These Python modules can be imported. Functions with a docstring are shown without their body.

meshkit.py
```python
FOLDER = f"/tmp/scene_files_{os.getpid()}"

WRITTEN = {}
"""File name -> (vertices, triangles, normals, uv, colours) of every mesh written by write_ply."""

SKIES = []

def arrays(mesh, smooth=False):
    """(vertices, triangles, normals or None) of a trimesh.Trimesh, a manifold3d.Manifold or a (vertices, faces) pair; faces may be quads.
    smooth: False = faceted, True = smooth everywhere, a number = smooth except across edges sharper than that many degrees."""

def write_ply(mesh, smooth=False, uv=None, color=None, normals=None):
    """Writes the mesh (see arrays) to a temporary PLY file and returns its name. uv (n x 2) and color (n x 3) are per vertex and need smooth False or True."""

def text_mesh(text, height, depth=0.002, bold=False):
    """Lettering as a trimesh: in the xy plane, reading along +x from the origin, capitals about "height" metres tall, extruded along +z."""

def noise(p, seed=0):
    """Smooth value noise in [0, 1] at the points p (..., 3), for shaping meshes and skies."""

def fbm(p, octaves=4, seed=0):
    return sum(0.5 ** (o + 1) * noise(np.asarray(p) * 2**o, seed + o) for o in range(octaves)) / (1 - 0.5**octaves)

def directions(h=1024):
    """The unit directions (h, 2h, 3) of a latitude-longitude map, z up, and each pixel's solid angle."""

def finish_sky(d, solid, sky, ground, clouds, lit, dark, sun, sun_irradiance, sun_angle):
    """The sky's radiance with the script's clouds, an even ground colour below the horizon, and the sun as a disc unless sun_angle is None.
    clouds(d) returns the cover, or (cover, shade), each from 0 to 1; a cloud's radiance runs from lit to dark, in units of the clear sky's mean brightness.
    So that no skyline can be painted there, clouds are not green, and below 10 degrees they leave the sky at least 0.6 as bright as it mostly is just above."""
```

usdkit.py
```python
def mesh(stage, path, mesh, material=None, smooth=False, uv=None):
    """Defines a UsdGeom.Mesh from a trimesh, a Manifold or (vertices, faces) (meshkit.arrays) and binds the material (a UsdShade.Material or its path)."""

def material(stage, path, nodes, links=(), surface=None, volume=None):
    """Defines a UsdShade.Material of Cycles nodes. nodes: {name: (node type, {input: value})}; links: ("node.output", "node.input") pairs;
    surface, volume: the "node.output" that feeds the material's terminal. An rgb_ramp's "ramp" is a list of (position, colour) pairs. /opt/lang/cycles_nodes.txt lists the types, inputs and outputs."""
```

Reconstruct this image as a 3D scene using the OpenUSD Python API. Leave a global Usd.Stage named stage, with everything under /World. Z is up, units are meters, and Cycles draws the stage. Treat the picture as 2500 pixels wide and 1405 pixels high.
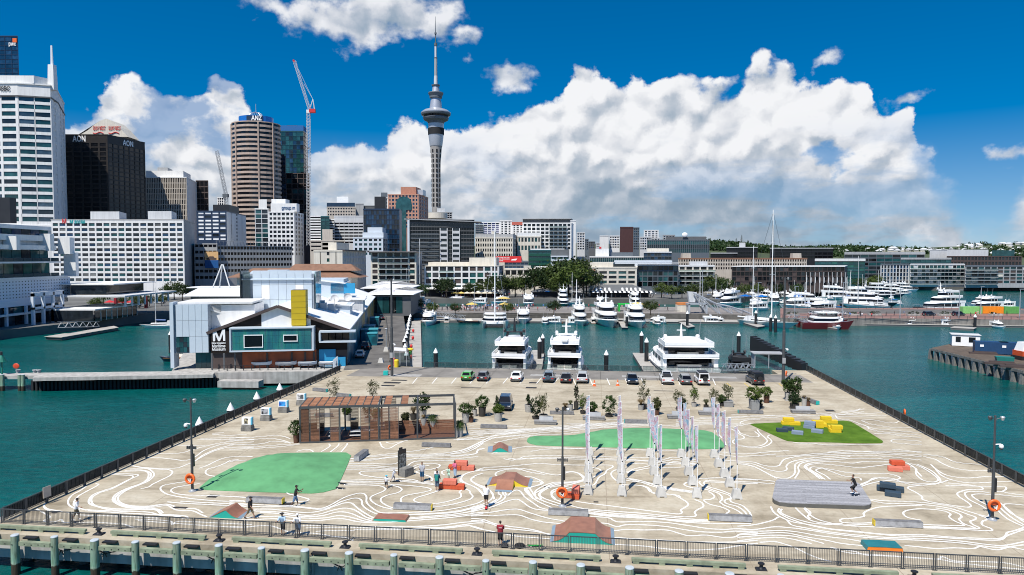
import math,random
import numpy as np,trimesh
import usdkit,meshkit
from pxr import Usd,UsdGeom,UsdLux,UsdShade,Sdf,Gf,Vt
stage = Usd.Stage.CreateInMemory()
UsdGeom.SetStageUpAxis(stage,'Z'); UsdGeom.SetStageMetersPerUnit(stage,1.0)
world = UsdGeom.Xform.Define(stage,'/World'); stage.SetDefaultPrim(world.GetPrim())
# ------------------------------------------------------------------ camera (a drone 20.5 m above the wharf deck)
CAM_H,FPX,PITCH = 20.5,1667.0,math.atan(74.5/1667.0)
cam = UsdGeom.Camera.Define(stage,'/World/camera')
cam.CreateHorizontalApertureAttr(36.0); cam.CreateVerticalApertureAttr(36.0*575/1024)
cam.CreateFocalLengthAttr(36.0*FPX/2500.0); cam.CreateClippingRangeAttr(Gf.Vec2f(0.5,20000))
cam.AddTranslateOp().Set(Gf.Vec3d(0,0,CAM_H)); cam.AddRotateXOp().Set(90.0-math.degrees(PITCH))
cam.CreateExposureAttr(0.34)
# ------------------------------------------------------------------ sun and sky
SUN_EL,SUN_AZ = math.radians(58),math.radians(180+30)      # azimuth clockwise from +y of the direction TOWARDS the sun
sun_dir = np.array([math.sin(SUN_AZ)*math.cos(SUN_EL),math.cos(SUN_AZ)*math.cos(SUN_EL),math.sin(SUN_EL)])
sun = UsdLux.DistantLight.Define(stage,'/World/sun')
sun.CreateNormalizeAttr(True); sun.CreateIntensityAttr(1.25); sun.CreateAngleAttr(0.5); sun.CreateColorAttr(Gf.Vec3f(1.0,0.955,0.88))
_zax = Gf.Vec3d(*map(float,sun_dir)); _xax = Gf.Cross(Gf.Vec3d(0,0,1),_zax).GetNormalized(); _yax = Gf.Cross(_zax,_xax)
sun.AddTransformOp().Set(Gf.Matrix4d(_xax[0],_xax[1],_xax[2],0,_yax[0],_yax[1],_yax[2],0,_zax[0],_zax[1],_zax[2],0,0,0,0,1))
def sky_material():
 """Clear sky with cumulus laid out by azimuth and elevation: a bank along the southern horizon and some single clouds."""
 N,L = {},[]
 cnt = [0]
 def add(kind,**kw):
  cnt[0] += 1; n = f'{kind}_{cnt[0]}'
  N[n] = (kind,{k: v for k,v in kw.items() if not (isinstance(v,str) and '.' in v)})
  for k,v in kw.items():
   if isinstance(v,str) and '.' in v: L.append((v,f'{n}.{k}'))
  return n
 def m(op,a,b=0.0,c=0.0,clamp=False): return add('math',math_type=op,value1=a,value2=b,value3=c,use_clamp=clamp)+'.value'
 def vm(op,a,b=(0,0,0)): return add('vector_math',math_type=op,vector1=a,vector2=b)+'.vector'
 def smooth(v,a,b): return add('map_range',range_type='smoothstep',value=v,from_min=a,from_max=b,to_min=0.0,to_max=1.0,clamp=True)+'.result'
 tc = add('texture_coordinate')
 sep = add('separate_xyz',vector=f'{tc}.generated')
 az = m('arctan2',f'{sep}.x',f'{sep}.y'); el = m('arcsine',f'{sep}.z')
 P = add('combine_xyz',x=az,y=el,z=0.0)+'.vector'
 A = lambda px: math.atan((px-1250)/FPX)
 E = lambda px,py: math.atan((628-py)/FPX*math.cos(A(px)))
 # upper outline of the bank of cumulus against azimuth, continued at random out of view
 rng = random.Random(5)
 env = [(-60,560),(60,470),(130,330),(215,300),(262,225),(330,215),(395,262),(430,232),(475,215),(540,218),(600,262),(650,330),(720,420),(790,380),(850,350),(930,345),(965,318),(1020,276),(1110,300),(1165,285),(1240,292),(1290,268),(1322,240),(1375,225),(1405,178),(1452,160),(1490,195),(1520,212),(1556,196),(1574,225),(1600,230),(1660,214),(1705,222),(1770,192),(1840,158),(1890,172),(1950,185),(1985,215),(2010,204),(2050,182),(2095,205),(2115,250),(2165,262),(2205,268),(2228,330),(2262,340),(2290,395),(2335,440),(2365,500),(2400,545),(2430,540),(2460,480),(2495,430),(2560,410)]
 deg = [(A(x),E(x,y)) for x,y in env]
 t = deg[-1][0]+.06
 while t < 2*math.pi+deg[0][0]-.05:
  deg.append((t,rng.uniform(.05,.2))); t += rng.uniform(.06,.14)
 xs = np.array([(a+math.pi) % (2*math.pi)/(2*math.pi) for a,e in deg]); es = np.array([e for a,e in deg]); o = np.argsort(xs); xs,es = xs[o],es[o]
 # two ramps: the front of the sky in fine steps, the rest coarse
 fr = np.linspace(-.85,.85,256); fe = np.interp((fr+math.pi)/(2*math.pi),xs,es,period=1)
 ba = np.linspace(0,1,256); be = np.interp(ba,xs,es,period=1)
 # domain warp for billows
 n1 = add('noise_texture',dimensions='2D',vector=P,scale=13.0,detail=6.0,roughness=.62)
 wv = vm('multiply',vm('subtract',f'{n1}.color',(.5,.5,.5)),(.055,.05,0))
 Pw = vm('add',P,wv)
 sw = add('separate_xyz',vector=Pw)
 azw,elw = f'{sw}.x',f'{sw}.y'
 rf = add('rgb_ramp',ramp=[(float(i/255),(float(v),)*3) for i,v in enumerate(fe)],fac=m('multiply_add',azw,1/1.7,.5))
 rb = add('rgb_ramp',ramp=[(float(i/255),(float(v),)*3) for i,v in enumerate(be)],fac=m('fraction',m('multiply_add',azw,1/(2*math.pi),.5)))
 front = m('less_than',m('absolute',azw),.84)
 top = add('mix_float',fac=front,a=f'{rb}.color',b=f'{rf}.color')+'.result'
 below = m('subtract',top,elw)                                     # how far under the top of the bank
 nd = add('noise_texture',dimensions='2D',vector=vm('multiply',P,(1,1.5,1)),scale=26.0,detail=6.0,roughness=.52)
 nfac = m('subtract',f'{nd}.fac',.5)
 def billow(v,sc): return add('voronoi_texture',dimensions='2D',feature='smooth_f1',vector=v,scale=sc,smoothness=.35,randomness=1.0)+'.distance'
 Pb = vm('add',P,vm('multiply',vm('subtract',f'{n1}.color',(.5,.5,.5)),(.050,.050,0)))
 Pbo = vm('add',Pb,(-.007,.012,0))
 b1,b2 = billow(Pb,9.5),billow(Pb,25.0); c1,c2 = billow(Pbo,9.5),billow(Pbo,25.0)
 puff = m('multiply_add',m('subtract',.42,b1),.055,m('multiply',m('subtract',.42,b2),.028))
 bank = m('add',m('multiply_add',nfac,.034,below),puff)
 cov = add('mix_float',fac=smooth(el,.19,.08),a=smooth(bank,-.003,.009),b=smooth(bank,-.012,.060))+'.result'
 # holes and thinning low down, where blue-grey shows through between streaks
 nh = add('noise_texture',dimensions='2D',vector=vm('multiply',P,(1,3.6,1)),scale=5.0,detail=6.0,roughness=.6)
 low = smooth(el,.2,.03)
 thin = m('multiply',low,smooth(m('add',f'{nh}.fac',m('multiply',azw,.16)),.50,.66))
 cov = m('multiply',cov,m('subtract',1.0,m('multiply',thin,.55)))
 n4 = add('noise_texture',dimensions='2D',vector=vm('multiply',vm('add',P,wv),(1,1.3,1)),scale=11.0,detail=5.0,roughness=.48)
 lf = m('multiply',smooth(azw,-.22,-.40),smooth(m('multiply_add',nfac,.5,f'{n4}.fac'),.44,.62))
 cov = m('multiply',cov,m('subtract',1.0,m('multiply',lf,.62)))
 # single clouds: (px, py, rx, ry, strength)
 single = [(880,60,165,66,1),(960,40,130,70,.95),(790,45,90,42,.8),(1060,45,100,50,.62),(690,35,60,30,.45),(1125,70,60,34,.5),(1246,192,62,36,.85),(2000,163,34,18,.5),(1155,165,26,14,.42),(2475,370,60,26,.55),(2185,255,50,22,.7)]
 best = None
 for px,py,rx,ry,s in single:
  d = vm('divide',vm('subtract',Pw,(A(px),E(px,py),0)),(rx/FPX,ry/FPX,1))
  ln = add('vector_math',math_type='length',vector1=d)+'.value'
  v = m('multiply',m('subtract',1.0,ln),s)
  best = v if best is None else m('maximum',best,v)
 hole = add('vector_math',math_type='length',vector1=vm('divide',vm('subtract',Pw,(A(2010),E(2010,378),0)),(52/FPX,26/FPX,1)))+'.value'
 cov = m('multiply',cov,m('multiply_add',smooth(m('multiply_add',nfac,4.0,hole),.2,1.3),.75,.25))
 scov = m('multiply',smooth(m('add',m('multiply_add',nfac,1.3,best),m('multiply',puff,5.0)),-.02,.55),.92)
 cover = m('maximum',cov,scov,clamp=True)
 # light and shade: billows lit from above left, grey undersides lower in the bank
 Po = vm('add',P,(-.006,.010,0))
 n2 = add('noise_texture',dimensions='2D',vector=vm('multiply',Po,(1,1.5,1)),scale=26.0,detail=6.0,roughness=.52)
 n3 = add('noise_texture',dimensions='2D',vector=vm('multiply',vm('add',Po,wv),(1,1.3,1)),scale=11.0,detail=5.0,roughness=.48)
 relief = m('add',m('multiply',m('subtract',f'{nd}.fac',f'{n2}.fac'),.35),m('multiply',m('subtract',f'{n4}.fac',f'{n3}.fac'),1.1))
 relief = m('add',relief,m('multiply',m('add',m('subtract',c1,b1),m('multiply',m('subtract',c2,b2),.8)),m('subtract',1.0,m('multiply',smooth(el,.16,.05),.75))))
 depth = smooth(m('multiply_add',nfac,.10,below),.055,.20)
 lowg = smooth(el,.17,.03)
 g1 = m('multiply',m('maximum',depth,m('multiply',lowg,.70)),.72)
 sing_under = m('multiply',smooth(el,.352,.315),smooth(el,.25,.28))
 g = m('subtract',m('add',m('add',g1,.10),m('multiply',sing_under,.18)),m('multiply',relief,1.2),clamp=True)
 ramp = add('rgb_ramp',ramp=[(0.0,(8.4,8.5,8.7)),(.25,(7.0,7.2,7.6)),(.5,(4.9,5.4,6.1)),(.8,(3.2,4.0,4.9)),(1.0,(2.5,3.4,4.4))],fac=g)
 sky = add('sky_texture',sky_type='single_scattering',sun_disc=False,sun_elevation=SUN_EL,sun_rotation=SUN_AZ,vector=vm('normalize',vm('add',f'{tc}.generated',(0,0,.07))),altitude=100.0,air_density=1.0,aerosol_density=.6,ozone_density=4.0)
 sat = m('multiply_add',smooth(el,.01,.30),.45,1.28)
 skyc = add('hsv',hue=.5,saturation=sat,value=1.0,fac=1.0,color=f'{sky}.color')+'.color'
 mixc = add('mix_color',blend_type='mix',fac=cover,a=skyc,b=f'{ramp}.color',use_clamp=False,use_clamp_result=False)
 bg = add('background_shader',color=f'{mixc}.result',strength=SKY_STRENGTH)
 return usdkit.material(stage,'/World/Looks/sky_with_cumulus',N,L,surface=f'{bg}.background')
SKY_STRENGTH = 0.085
dome = UsdLux.DomeLight.Define(stage,'/World/sky')
UsdShade.MaterialBindingAPI.Apply(dome.GetPrim()).Bind(sky_material())
dome.GetPrim().SetCustomDataByKey('kind','structure')
# ================================================================== helpers
_c,_s = math.cos(PITCH),math.sin(PITCH)
def _ray(px,py):
 u,v = (px-1250)/FPX,-(py-702.5)/FPX
 return np.array([u,_c+v*_s,-_s+v*_c])
def G(px,py,z=0.0):                                   # the point of the level z that the photograph shows at a pixel
 d = _ray(px,py); return d*((z-CAM_H)/d[2])+[0,0,CAM_H]
def Q(px,py,dist):                                    # the point at a pixel at a known distance south of the camera
 d = _ray(px,py); return d*(dist/d[1])+[0,0,CAM_H]
def X(px,dist): return Q(px,628,dist)[0]
def Z(py,dist): return Q(1250,py,dist)[2]
WYAW,MYAW = -math.radians(6.91),math.radians(8.8)     # heading of the wharf deck and of the street with the museum
def rotz(p,a): c,s = math.cos(a),math.sin(a); return np.array([p[0]*c-p[1]*s,p[0]*s+p[1]*c])
def WL(x,y): return rotz((x,y),WYAW)                 # wharf frame to world
WATER = -2.6
GOLD = 2.399963
def nth(k): return 'first second third fourth fifth sixth seventh eighth ninth tenth eleventh twelfth thirteenth fourteenth fifteenth sixteenth seventeenth eighteenth nineteenth twentieth'.split()[k] if k < 20 else f'twenty-{nth(k-20)}' if k < 29 else f'{k+1}th'
class MB:
 """Collects shapes into one mesh."""
 def __init__(self): self.v,self.f,self.n = [],[],0
 def add(self,v,f):
  v = np.asarray(v,float); f = np.asarray(f,int)
  if f.ndim == 2 and f.shape[1] == 4: f = np.vstack([f[:,[0,1,2]],f[:,[0,2,3]]])
  self.v.append(v); self.f.append(f+self.n); self.n += len(v); return self
 def mesh(self,m): return self.add(m.vertices,m.faces)
 BF = np.array([[0,3,2,1],[4,5,6,7],[0,1,5,4],[1,2,6,5],[2,3,7,6],[3,0,4,7]])
 def hexa(self,p): return self.add(p,MB.BF)        # 4 below counterclockwise, 4 above
 def box(self,x,y,z,sx,sy,sz,rot=0.0):        # centre in x and y, z is the underside
  q = [rotz((a*sx/2,b*sy/2),rot) for a,b in ((-1,-1),(1,-1),(1,1),(-1,1))]
  return self.hexa([[x+a,y+b,z] for a,b in q]+[[x+a,y+b,z+sz] for a,b in q])
 def taper(self,x,y,z,sx,sy,sz,k=.8,ky=None,rot=0.0):
  ky = k if ky is None else ky
  q = [(a,b) for a,b in ((-1,-1),(1,-1),(1,1),(-1,1))]
  lo = [rotz((a*sx/2,b*sy/2),rot) for a,b in q]; hi = [rotz((a*sx/2*k,b*sy/2*ky),rot) for a,b in q]
  return self.hexa([[x+a,y+b,z] for a,b in lo]+[[x+a,y+b,z+sz] for a,b in hi])
 def prism(self,poly,z0,z1,poly2=None):
  p = np.asarray(poly,float); n = len(p); q = p if poly2 is None else np.asarray(poly2,float)
  if _area(p) < 0: p,q = p[::-1],q[::-1]
  v = np.vstack([np.c_[p,np.full(n,z0)],np.c_[q,np.full(n,z1)]])
  f = [[i,(i+1) % n,n+(i+1) % n] for i in range(n)]+[[i,n+(i+1) % n,n+i] for i in range(n)]
  t = _tri(p)
  f += [[b+n,c+n,a+n] for a,b,c in t]+[[c,b,a] for a,b,c in t]
  return self.add(v,f)
 def slab(self,pts,th):                            # a flat or sloping polygon given in 3D, thickened downwards
  p = np.asarray(pts,float)
  if _area(p[:,:2]) < 0: p = p[::-1]
  n = len(p); v = np.vstack([p-[0,0,th],p]); t = _tri(p[:,:2])
  f = [[i,(i+1) % n,n+(i+1) % n] for i in range(n)]+[[i,n+(i+1) % n,n+i] for i in range(n)]+[[a+n,b+n,c+n] for a,b,c in t]+[[c,b,a] for a,b,c in t]
  return self.add(v,f)
 def tube(self,a,b,r,r2=None,n=6):
  a,b = np.asarray(a,float),np.asarray(b,float); r2 = r if r2 is None else r2
  if np.linalg.norm(b-a) < 1e-6: return self
  d = b-a; d = d/(np.linalg.norm(d)+1e-12); e = np.cross(d,[0,0,1.0] if abs(d[2]) < .9 else [1.0,0,0]); e /= np.linalg.norm(e); g = np.cross(d,e)
  t = np.arange(n)*2*math.pi/n; ring = np.cos(t)[:,None]*e+np.sin(t)[:,None]*g
  v = np.vstack([a+ring*r,b+ring*r2])
  f = [[i,(i+1) % n,n+(i+1) % n] for i in range(n)]+[[i,n+(i+1) % n,n+i] for i in range(n)]
  f += [[0,i+1,i] for i in range(1,n-1)]+[[n,n+i,n+i+1] for i in range(1,n-1)]
  return self.add(v,np.array(f)[:,::-1])
 def path(self,pts,r,n=5):
  for a,b in zip(pts[:-1],pts[1:]): self.tube(a,b,r,n=n)
  return self
 def bar(self,a,b,w,h):                          # a beam of rectangular section, h upright
  a,b = np.asarray(a,float),np.asarray(b,float); d = b-a; s = np.cross(d,[0,0,1.0])
  s = np.array([1.0,0,0]) if np.linalg.norm(s) < 1e-9 else s/np.linalg.norm(s)
  u = np.cross(s,d); u /= np.linalg.norm(u); s,u = s*w/2,u*h/2
  return self.hexa([a-s-u,a+s-u,b+s-u,b-s-u,a-s+u,a+s+u,b+s+u,b-s+u])
 def lathe(self,prof,x=0,y=0,n=16,z=0):
  k = len(prof); t = np.arange(n)*2*math.pi/n; v,f = [],[]
  for r,h in prof: v += [[x+r*math.cos(a),y+r*math.sin(a),z+h] for a in t]
  for j in range(k-1):
   for i in range(n):
    a,b = j*n+i,j*n+(i+1) % n; f += [[a,b,b+n],[a,b+n,a+n]]
  f += [[0,i+1,i] for i in range(1,n-1)]+[[(k-1)*n,(k-1)*n+i,(k-1)*n+i+1] for i in range(1,n-1)]
  return self.add(v,f)
 def loft(self,secs,cap=True):                     # sections with equal numbers of points, closed rings
  secs = [np.asarray(s,float) for s in secs]; n = len(secs[0]); v = np.vstack(secs); f = []
  for j in range(len(secs)-1):
   for i in range(n):
    a,b = j*n+i,j*n+(i+1) % n; f += [[a,b,b+n],[a,b+n,a+n]]
  if cap:
   e = (len(secs)-1)*n
   f += [[0,i+1,i] for i in range(1,n-1)]+[[e,e+i,e+i+1] for i in range(1,n-1)]
  return self.add(v,f)
 def ball(self,x,y,z,rx,ry=None,rz=None,k=1):
  m = trimesh.creation.icosphere(k); ry = rx if ry is None else ry; rz = rx if rz is None else rz
  return self.add(m.vertices*[rx,ry,rz]+[x,y,z],m.faces)
 def move(self,loc=(0,0,0),a=0.0,k=1.0):
  self.v = [np.c_[np.array([rotz(p[:2],a) for p in v*k]) if len(v) else v[:,:2],(v*k)[:,2]]+np.asarray(loc,float) for v in self.v]; return self
 def get(self):
  v,f = np.vstack(self.v),np.vstack(self.f); return v,f
 def __bool__(self): return self.n > 0
def _area(p): x,y = p[:,0],p[:,1]; return .5*float(np.sum(x*np.roll(y,-1)-y*np.roll(x,-1)))
def _tri(p):
 n = len(p)
 if n == 3: return [(0,1,2)]
 idx,out,guard = list(range(n)),[],0
 cr = lambda a,b,c: (b[0]-a[0])*(c[1]-a[1])-(b[1]-a[1])*(c[0]-a[0])
 while len(idx) > 3 and guard < 9999:
  for k in range(len(idx)):
   a,b,c = idx[k-1],idx[k],idx[(k+1) % len(idx)]
   if cr(p[a],p[b],p[c]) <= 1e-12: continue
   if any(cr(p[a],p[b],p[q]) >= -1e-12 and cr(p[b],p[c],p[q]) >= -1e-12 and cr(p[c],p[a],p[q]) >= -1e-12 for q in idx if q not in (a,b,c)): continue
   out.append((a,b,c)); idx.pop(k); break
  else: idx.pop(0)
  guard += 1
 out.append(tuple(idx)); return out
_used = {}
def numbered(parent,name):
 k = (parent,name); n = _used.get(k,0); _used[k] = n+1
 return f'{parent}/{name}' if n == 0 else f'{parent}/{name}_{n:03d}'
def meta(prim,label=None,cat=None,group=None,kind=None):
 for k,v in (('label',label),('category',cat),('group',group),('kind',kind)):
  if v: prim.SetCustomDataByKey(k,v)
def place(x,loc,rot=0.0,scale=None):
 x.AddTranslateOp().Set(Gf.Vec3d(*map(float,loc)))
 x.AddRotateZOp().Set(float(math.degrees(rot)))
 if scale is not None: x.AddScaleOp().Set(Gf.Vec3f(*map(float,scale if np.ndim(scale) else (scale,)*3)))
def thing(name,label=None,cat=None,loc=(0,0,0),rot=0.0,group=None,kind=None,scale=None):
 p = numbered('/World',name); x = UsdGeom.Xform.Define(stage,p); place(x,loc,rot,scale)
 meta(x.GetPrim(),label,cat,group,kind); return p
def put(path,mesh,mat,smooth=None):
 if isinstance(mesh,MB): mesh = mesh.get()
 elif hasattr(mesh,'vertices'): mesh = (np.asarray(mesh.vertices),np.asarray(mesh.faces))
 if smooth is not None:
  usdkit.mesh(stage,path,trimesh.Trimesh(mesh[0],mesh[1],process=False),mat,smooth=smooth)
 else:
  m = UsdGeom.Mesh.Define(stage,path); v,f = mesh
  m.CreatePointsAttr(Vt.Vec3fArray.FromNumpy(np.ascontiguousarray(v,np.float32)))
  m.CreateFaceVertexCountsAttr(Vt.IntArray.FromNumpy(np.full(len(f),3,np.int32)))
  m.CreateFaceVertexIndicesAttr(Vt.IntArray.FromNumpy(np.ascontiguousarray(f,np.int32).ravel()))
  m.CreateSubdivisionSchemeAttr('none')
  UsdShade.MaterialBindingAPI.Apply(m.GetPrim()).Bind(mat)
 return path
def part(parent,name,mesh,mat,smooth=None,label=None,kind=None):
 if isinstance(mesh,MB) and not mesh: return None
 p = put(numbered(parent,name),mesh,mat,smooth)
 if label or kind: meta(stage.GetPrimAtPath(p),label=label,kind=kind)
 return p
def single(name,mesh,mat,label,cat,group=None,kind=None,smooth=None):
 p = put(numbered('/World',name),mesh,mat,smooth); meta(stage.GetPrimAtPath(p),label,cat,group,kind); return p
def copy(src,loc,rot=0.0,label=None,group=None,scale=None,cat=None):
 s = stage.GetPrimAtPath(src); cd = s.GetCustomData()
 base = src.split('/')[-1]; base = base[:-4] if base[-4:-3] == '_' and base[-3:].isdigit() else base
 p = numbered('/World',base); x = UsdGeom.Xform.Define(stage,p)
 x.GetPrim().GetReferences().AddInternalReference(src)
 x.ClearXformOpOrder()
 T = UsdGeom.XformCommonAPI(x)
 x.AddTranslateOp().Set(Gf.Vec3d(*map(float,loc))); x.AddRotateZOp().Set(float(math.degrees(rot)))
 if scale is not None: x.AddScaleOp().Set(Gf.Vec3f(*map(float,scale if np.ndim(scale) else (scale,)*3)))
 x.GetPrim().SetInstanceable(True)
 meta(x.GetPrim(),label or cd.get('label'),cat or cd.get('category'),group or cd.get('group')); return p
# ------------------------------------------------------------------ materials
_mats = {}
def mat(name,col,rough=.6,metal=0.0,var=.14,scale=1.5,bump=0.0,bscale=20.0,spec=.5,rnd=0.0,alpha=None,emit=0.0,coat=0.0,streak=0.0):
 """Principled surface whose colour wanders a little with a noise; rnd varies it from copy to copy, streak adds rain marks on walls."""
 if name in _mats: return _mats[name]
 c = np.array(col,float); N = {
  'pos': ('geometry',{}),'n1': ('noise_texture',{'scale': scale,'detail': 5.0,'roughness': .6}),
  'rp': ('rgb_ramp',{'ramp': [(.3,tuple(c*(1-var))),(.52,tuple(c)),(.72,tuple(np.minimum(c*(1+var*.7),.93)))]}),
  'p': ('principled_bsdf',{'roughness': rough,'metallic': metal,'specular_ior_level': spec,'coat_weight': coat})}
 L = [('pos.position','n1.vector'),('n1.fac','rp.fac')]; out = 'rp.color'
 if streak:
  N |= {'mp': ('mapping',{'scale': (1.0,1.0,.06)}),'n3': ('noise_texture',{'scale': 1.3,'detail': 4.0}),'sr': ('rgb_ramp',{'ramp': [(.42,(1,1,1)),(.66,(1-streak,)*3)]}),'sm': ('mix_color',{'blend_type': 'multiply','fac': 1.0})}
  L += [('pos.position','mp.vector'),('mp.vector','n3.vector'),('n3.fac','sr.fac'),(out,'sm.a'),('sr.color','sm.b')]; out = 'sm.result'
 if rnd:
  N |= {'oi': ('object_info',{}),'rr': ('map_range',{'to_min': 1-rnd,'to_max': 1+rnd}),'hv': ('hsv',{'saturation': 1.0,'fac': 1.0,'hue': .5})}
  L += [('oi.random','rr.value'),('rr.result','hv.value'),(out,'hv.color')]; out = 'hv.color'
 L.append((out,'p.base_color'))
 if bump:
  N |= {'n2': ('noise_texture',{'scale': bscale,'detail': 4.0}),'b': ('bump',{'strength': bump,'distance': .03})}
  L += [('pos.position','n2.vector'),('n2.fac','b.height'),('b.normal','p.normal')]
 if emit: N['p'][1]['emission_strength'] = emit; L.append((out,'p.emission_color'))
 m = _mats[name] = usdkit.material(stage,f'/World/Looks/{name}',N,L,surface='p.BSDF'); return m
def glassy(name,col,rough=.06,spec=.6,var=.35,scale=.35):
 """Window glass seen from far outside: dark rooms behind a reflecting pane, tone differing a little from pane to pane."""
 if name in _mats: return _mats[name]
 c = np.array(col,float)
 N = {'pos': ('geometry',{}),'n1': ('noise_texture',{'scale': scale,'detail': 2.0}),'oi': ('object_info',{}),
   'ad': ('math',{'math_type': 'multiply_add','value2': .45,'value3': -.22}),'sum': ('math',{'math_type': 'add'}),
   'rp': ('rgb_ramp',{'ramp': [(.2,tuple(c*(1-var))),(.5,tuple(c)),(.85,tuple(c*(1+2.2*var)+.004))]}),
   'wv': ('noise_texture',{'scale': .5,'detail': 1.0}),'b': ('bump',{'strength': .05,'distance': .2}),
   'p': ('principled_bsdf',{'roughness': rough,'specular_ior_level': spec})}
 L = [('pos.position','n1.vector'),('oi.random','ad.value1'),('ad.value','sum.value1'),('n1.fac','sum.value2'),('sum.value','rp.fac'),('rp.color','p.base_color'),('pos.position','wv.vector'),('wv.fac','b.height'),('b.normal','p.normal')]
 m = _mats[name] = usdkit.material(stage,f'/World/Looks/{name}',N,L,surface='p.BSDF'); return m
def leafy(name,col,rnd=.3):
 if name in _mats: return _mats[name]
 c = np.array(col,float)
 N = {'pos': ('geometry',{}),'n1': ('noise_texture',{'scale': .9,'detail': 3.0}),'oi': ('object_info',{}),'rp': ('rgb_ramp',{'ramp': [(.3,tuple(c*.6)),(.5,tuple(c)),(.7,tuple(c*np.array([1.5,1.35,1.1])))]}),
   'rr': ('map_range',{'to_min': 1-rnd,'to_max': 1+rnd}),'hv': ('hsv',{'saturation': 1.0,'fac': 1.0,'hue': .5}),
   'p': ('principled_bsdf',{'roughness': .55,'specular_ior_level': .35}),'t': ('translucent_bsdf',{}),'m': ('mix_closure',{'fac': .22})}
 L = [('pos.position','n1.vector'),('n1.fac','rp.fac'),('oi.random','rr.value'),('rr.result','hv.value'),('rp.color','hv.color'),('hv.color','p.base_color'),('hv.color','t.color'),('p.BSDF','m.closure1'),('t.BSDF','m.closure2')]
 m = _mats[name] = usdkit.material(stage,f'/World/Looks/{name}',N,L,surface='m.closure'); return m
def clear(name,tint=(.8,.9,.9),fac=.2):
 """Thin clear glass: mostly see-through, with a reflection."""
 if name in _mats: return _mats[name]
 N = {'f': ('fresnel',{'IOR': 1.45}),'a': ('math',{'math_type': 'add','value2': fac}),'t': ('transparent_bsdf',{'color': tint}),'g': ('glossy_bsdf',{'color': (.85,.9,.9),'roughness_u': .05,'roughness_v': .05,'roughness': .05}),'m': ('mix_closure',{})}
 N['g'] = ('principled_bsdf',{'base_color': tuple(np.array(tint)*.12),'roughness': .05})
 L = [('f.fac','a.value1'),('a.value','m.fac'),('t.BSDF','m.closure1'),('g.BSDF','m.closure2')]
 m = _mats[name] = usdkit.material(stage,f'/World/Looks/{name}',N,L,surface='m.closure'); return m
WHITE = mat('white_paint',(.80,.80,.79),.45,var=.05)
WALLW = mat('white_wall',(.69,.69,.68),.75,var=.05,scale=.2,streak=.10)
ROOFW = mat('white_roof',(.80,.80,.80),.5,var=.05,scale=.4,streak=.04)
CREAM = mat('cream_wall',(.62,.58,.50),.8,var=.07,scale=.2,streak=.12)
BEIGE = mat('beige_wall',(.47,.42,.36),.8,var=.08,scale=.2,streak=.14)
LBLUE = mat('pale_blue_wall',(.50,.55,.60),.7,var=.05,scale=.3)
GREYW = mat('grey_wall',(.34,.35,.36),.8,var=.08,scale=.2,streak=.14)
LGREY = mat('light_grey_wall',(.54,.55,.56),.75,var=.06,scale=.2,streak=.12)
DGREY = mat('dark_grey_wall',(.10,.105,.11),.7,var=.12,scale=.3)
BLACK = mat('black_cladding',(.018,.018,.02),.45,var=.2,scale=.4)
BROWNW = mat('brown_cladding',(.07,.05,.045),.6,var=.2,scale=.4)
TAN = mat('tan_stone',(.44,.34,.28),.75,var=.1,scale=.3,streak=.1)
BRICK = mat('brick_wall',(.40,.19,.13),.85,var=.12,scale=.8,streak=.1)
NAVY = mat('navy_cladding',(.02,.035,.07),.35,var=.2,scale=.3)
STEEL = mat('painted_steel_grey',(.075,.08,.085),.5,.3,var=.15)
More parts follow.
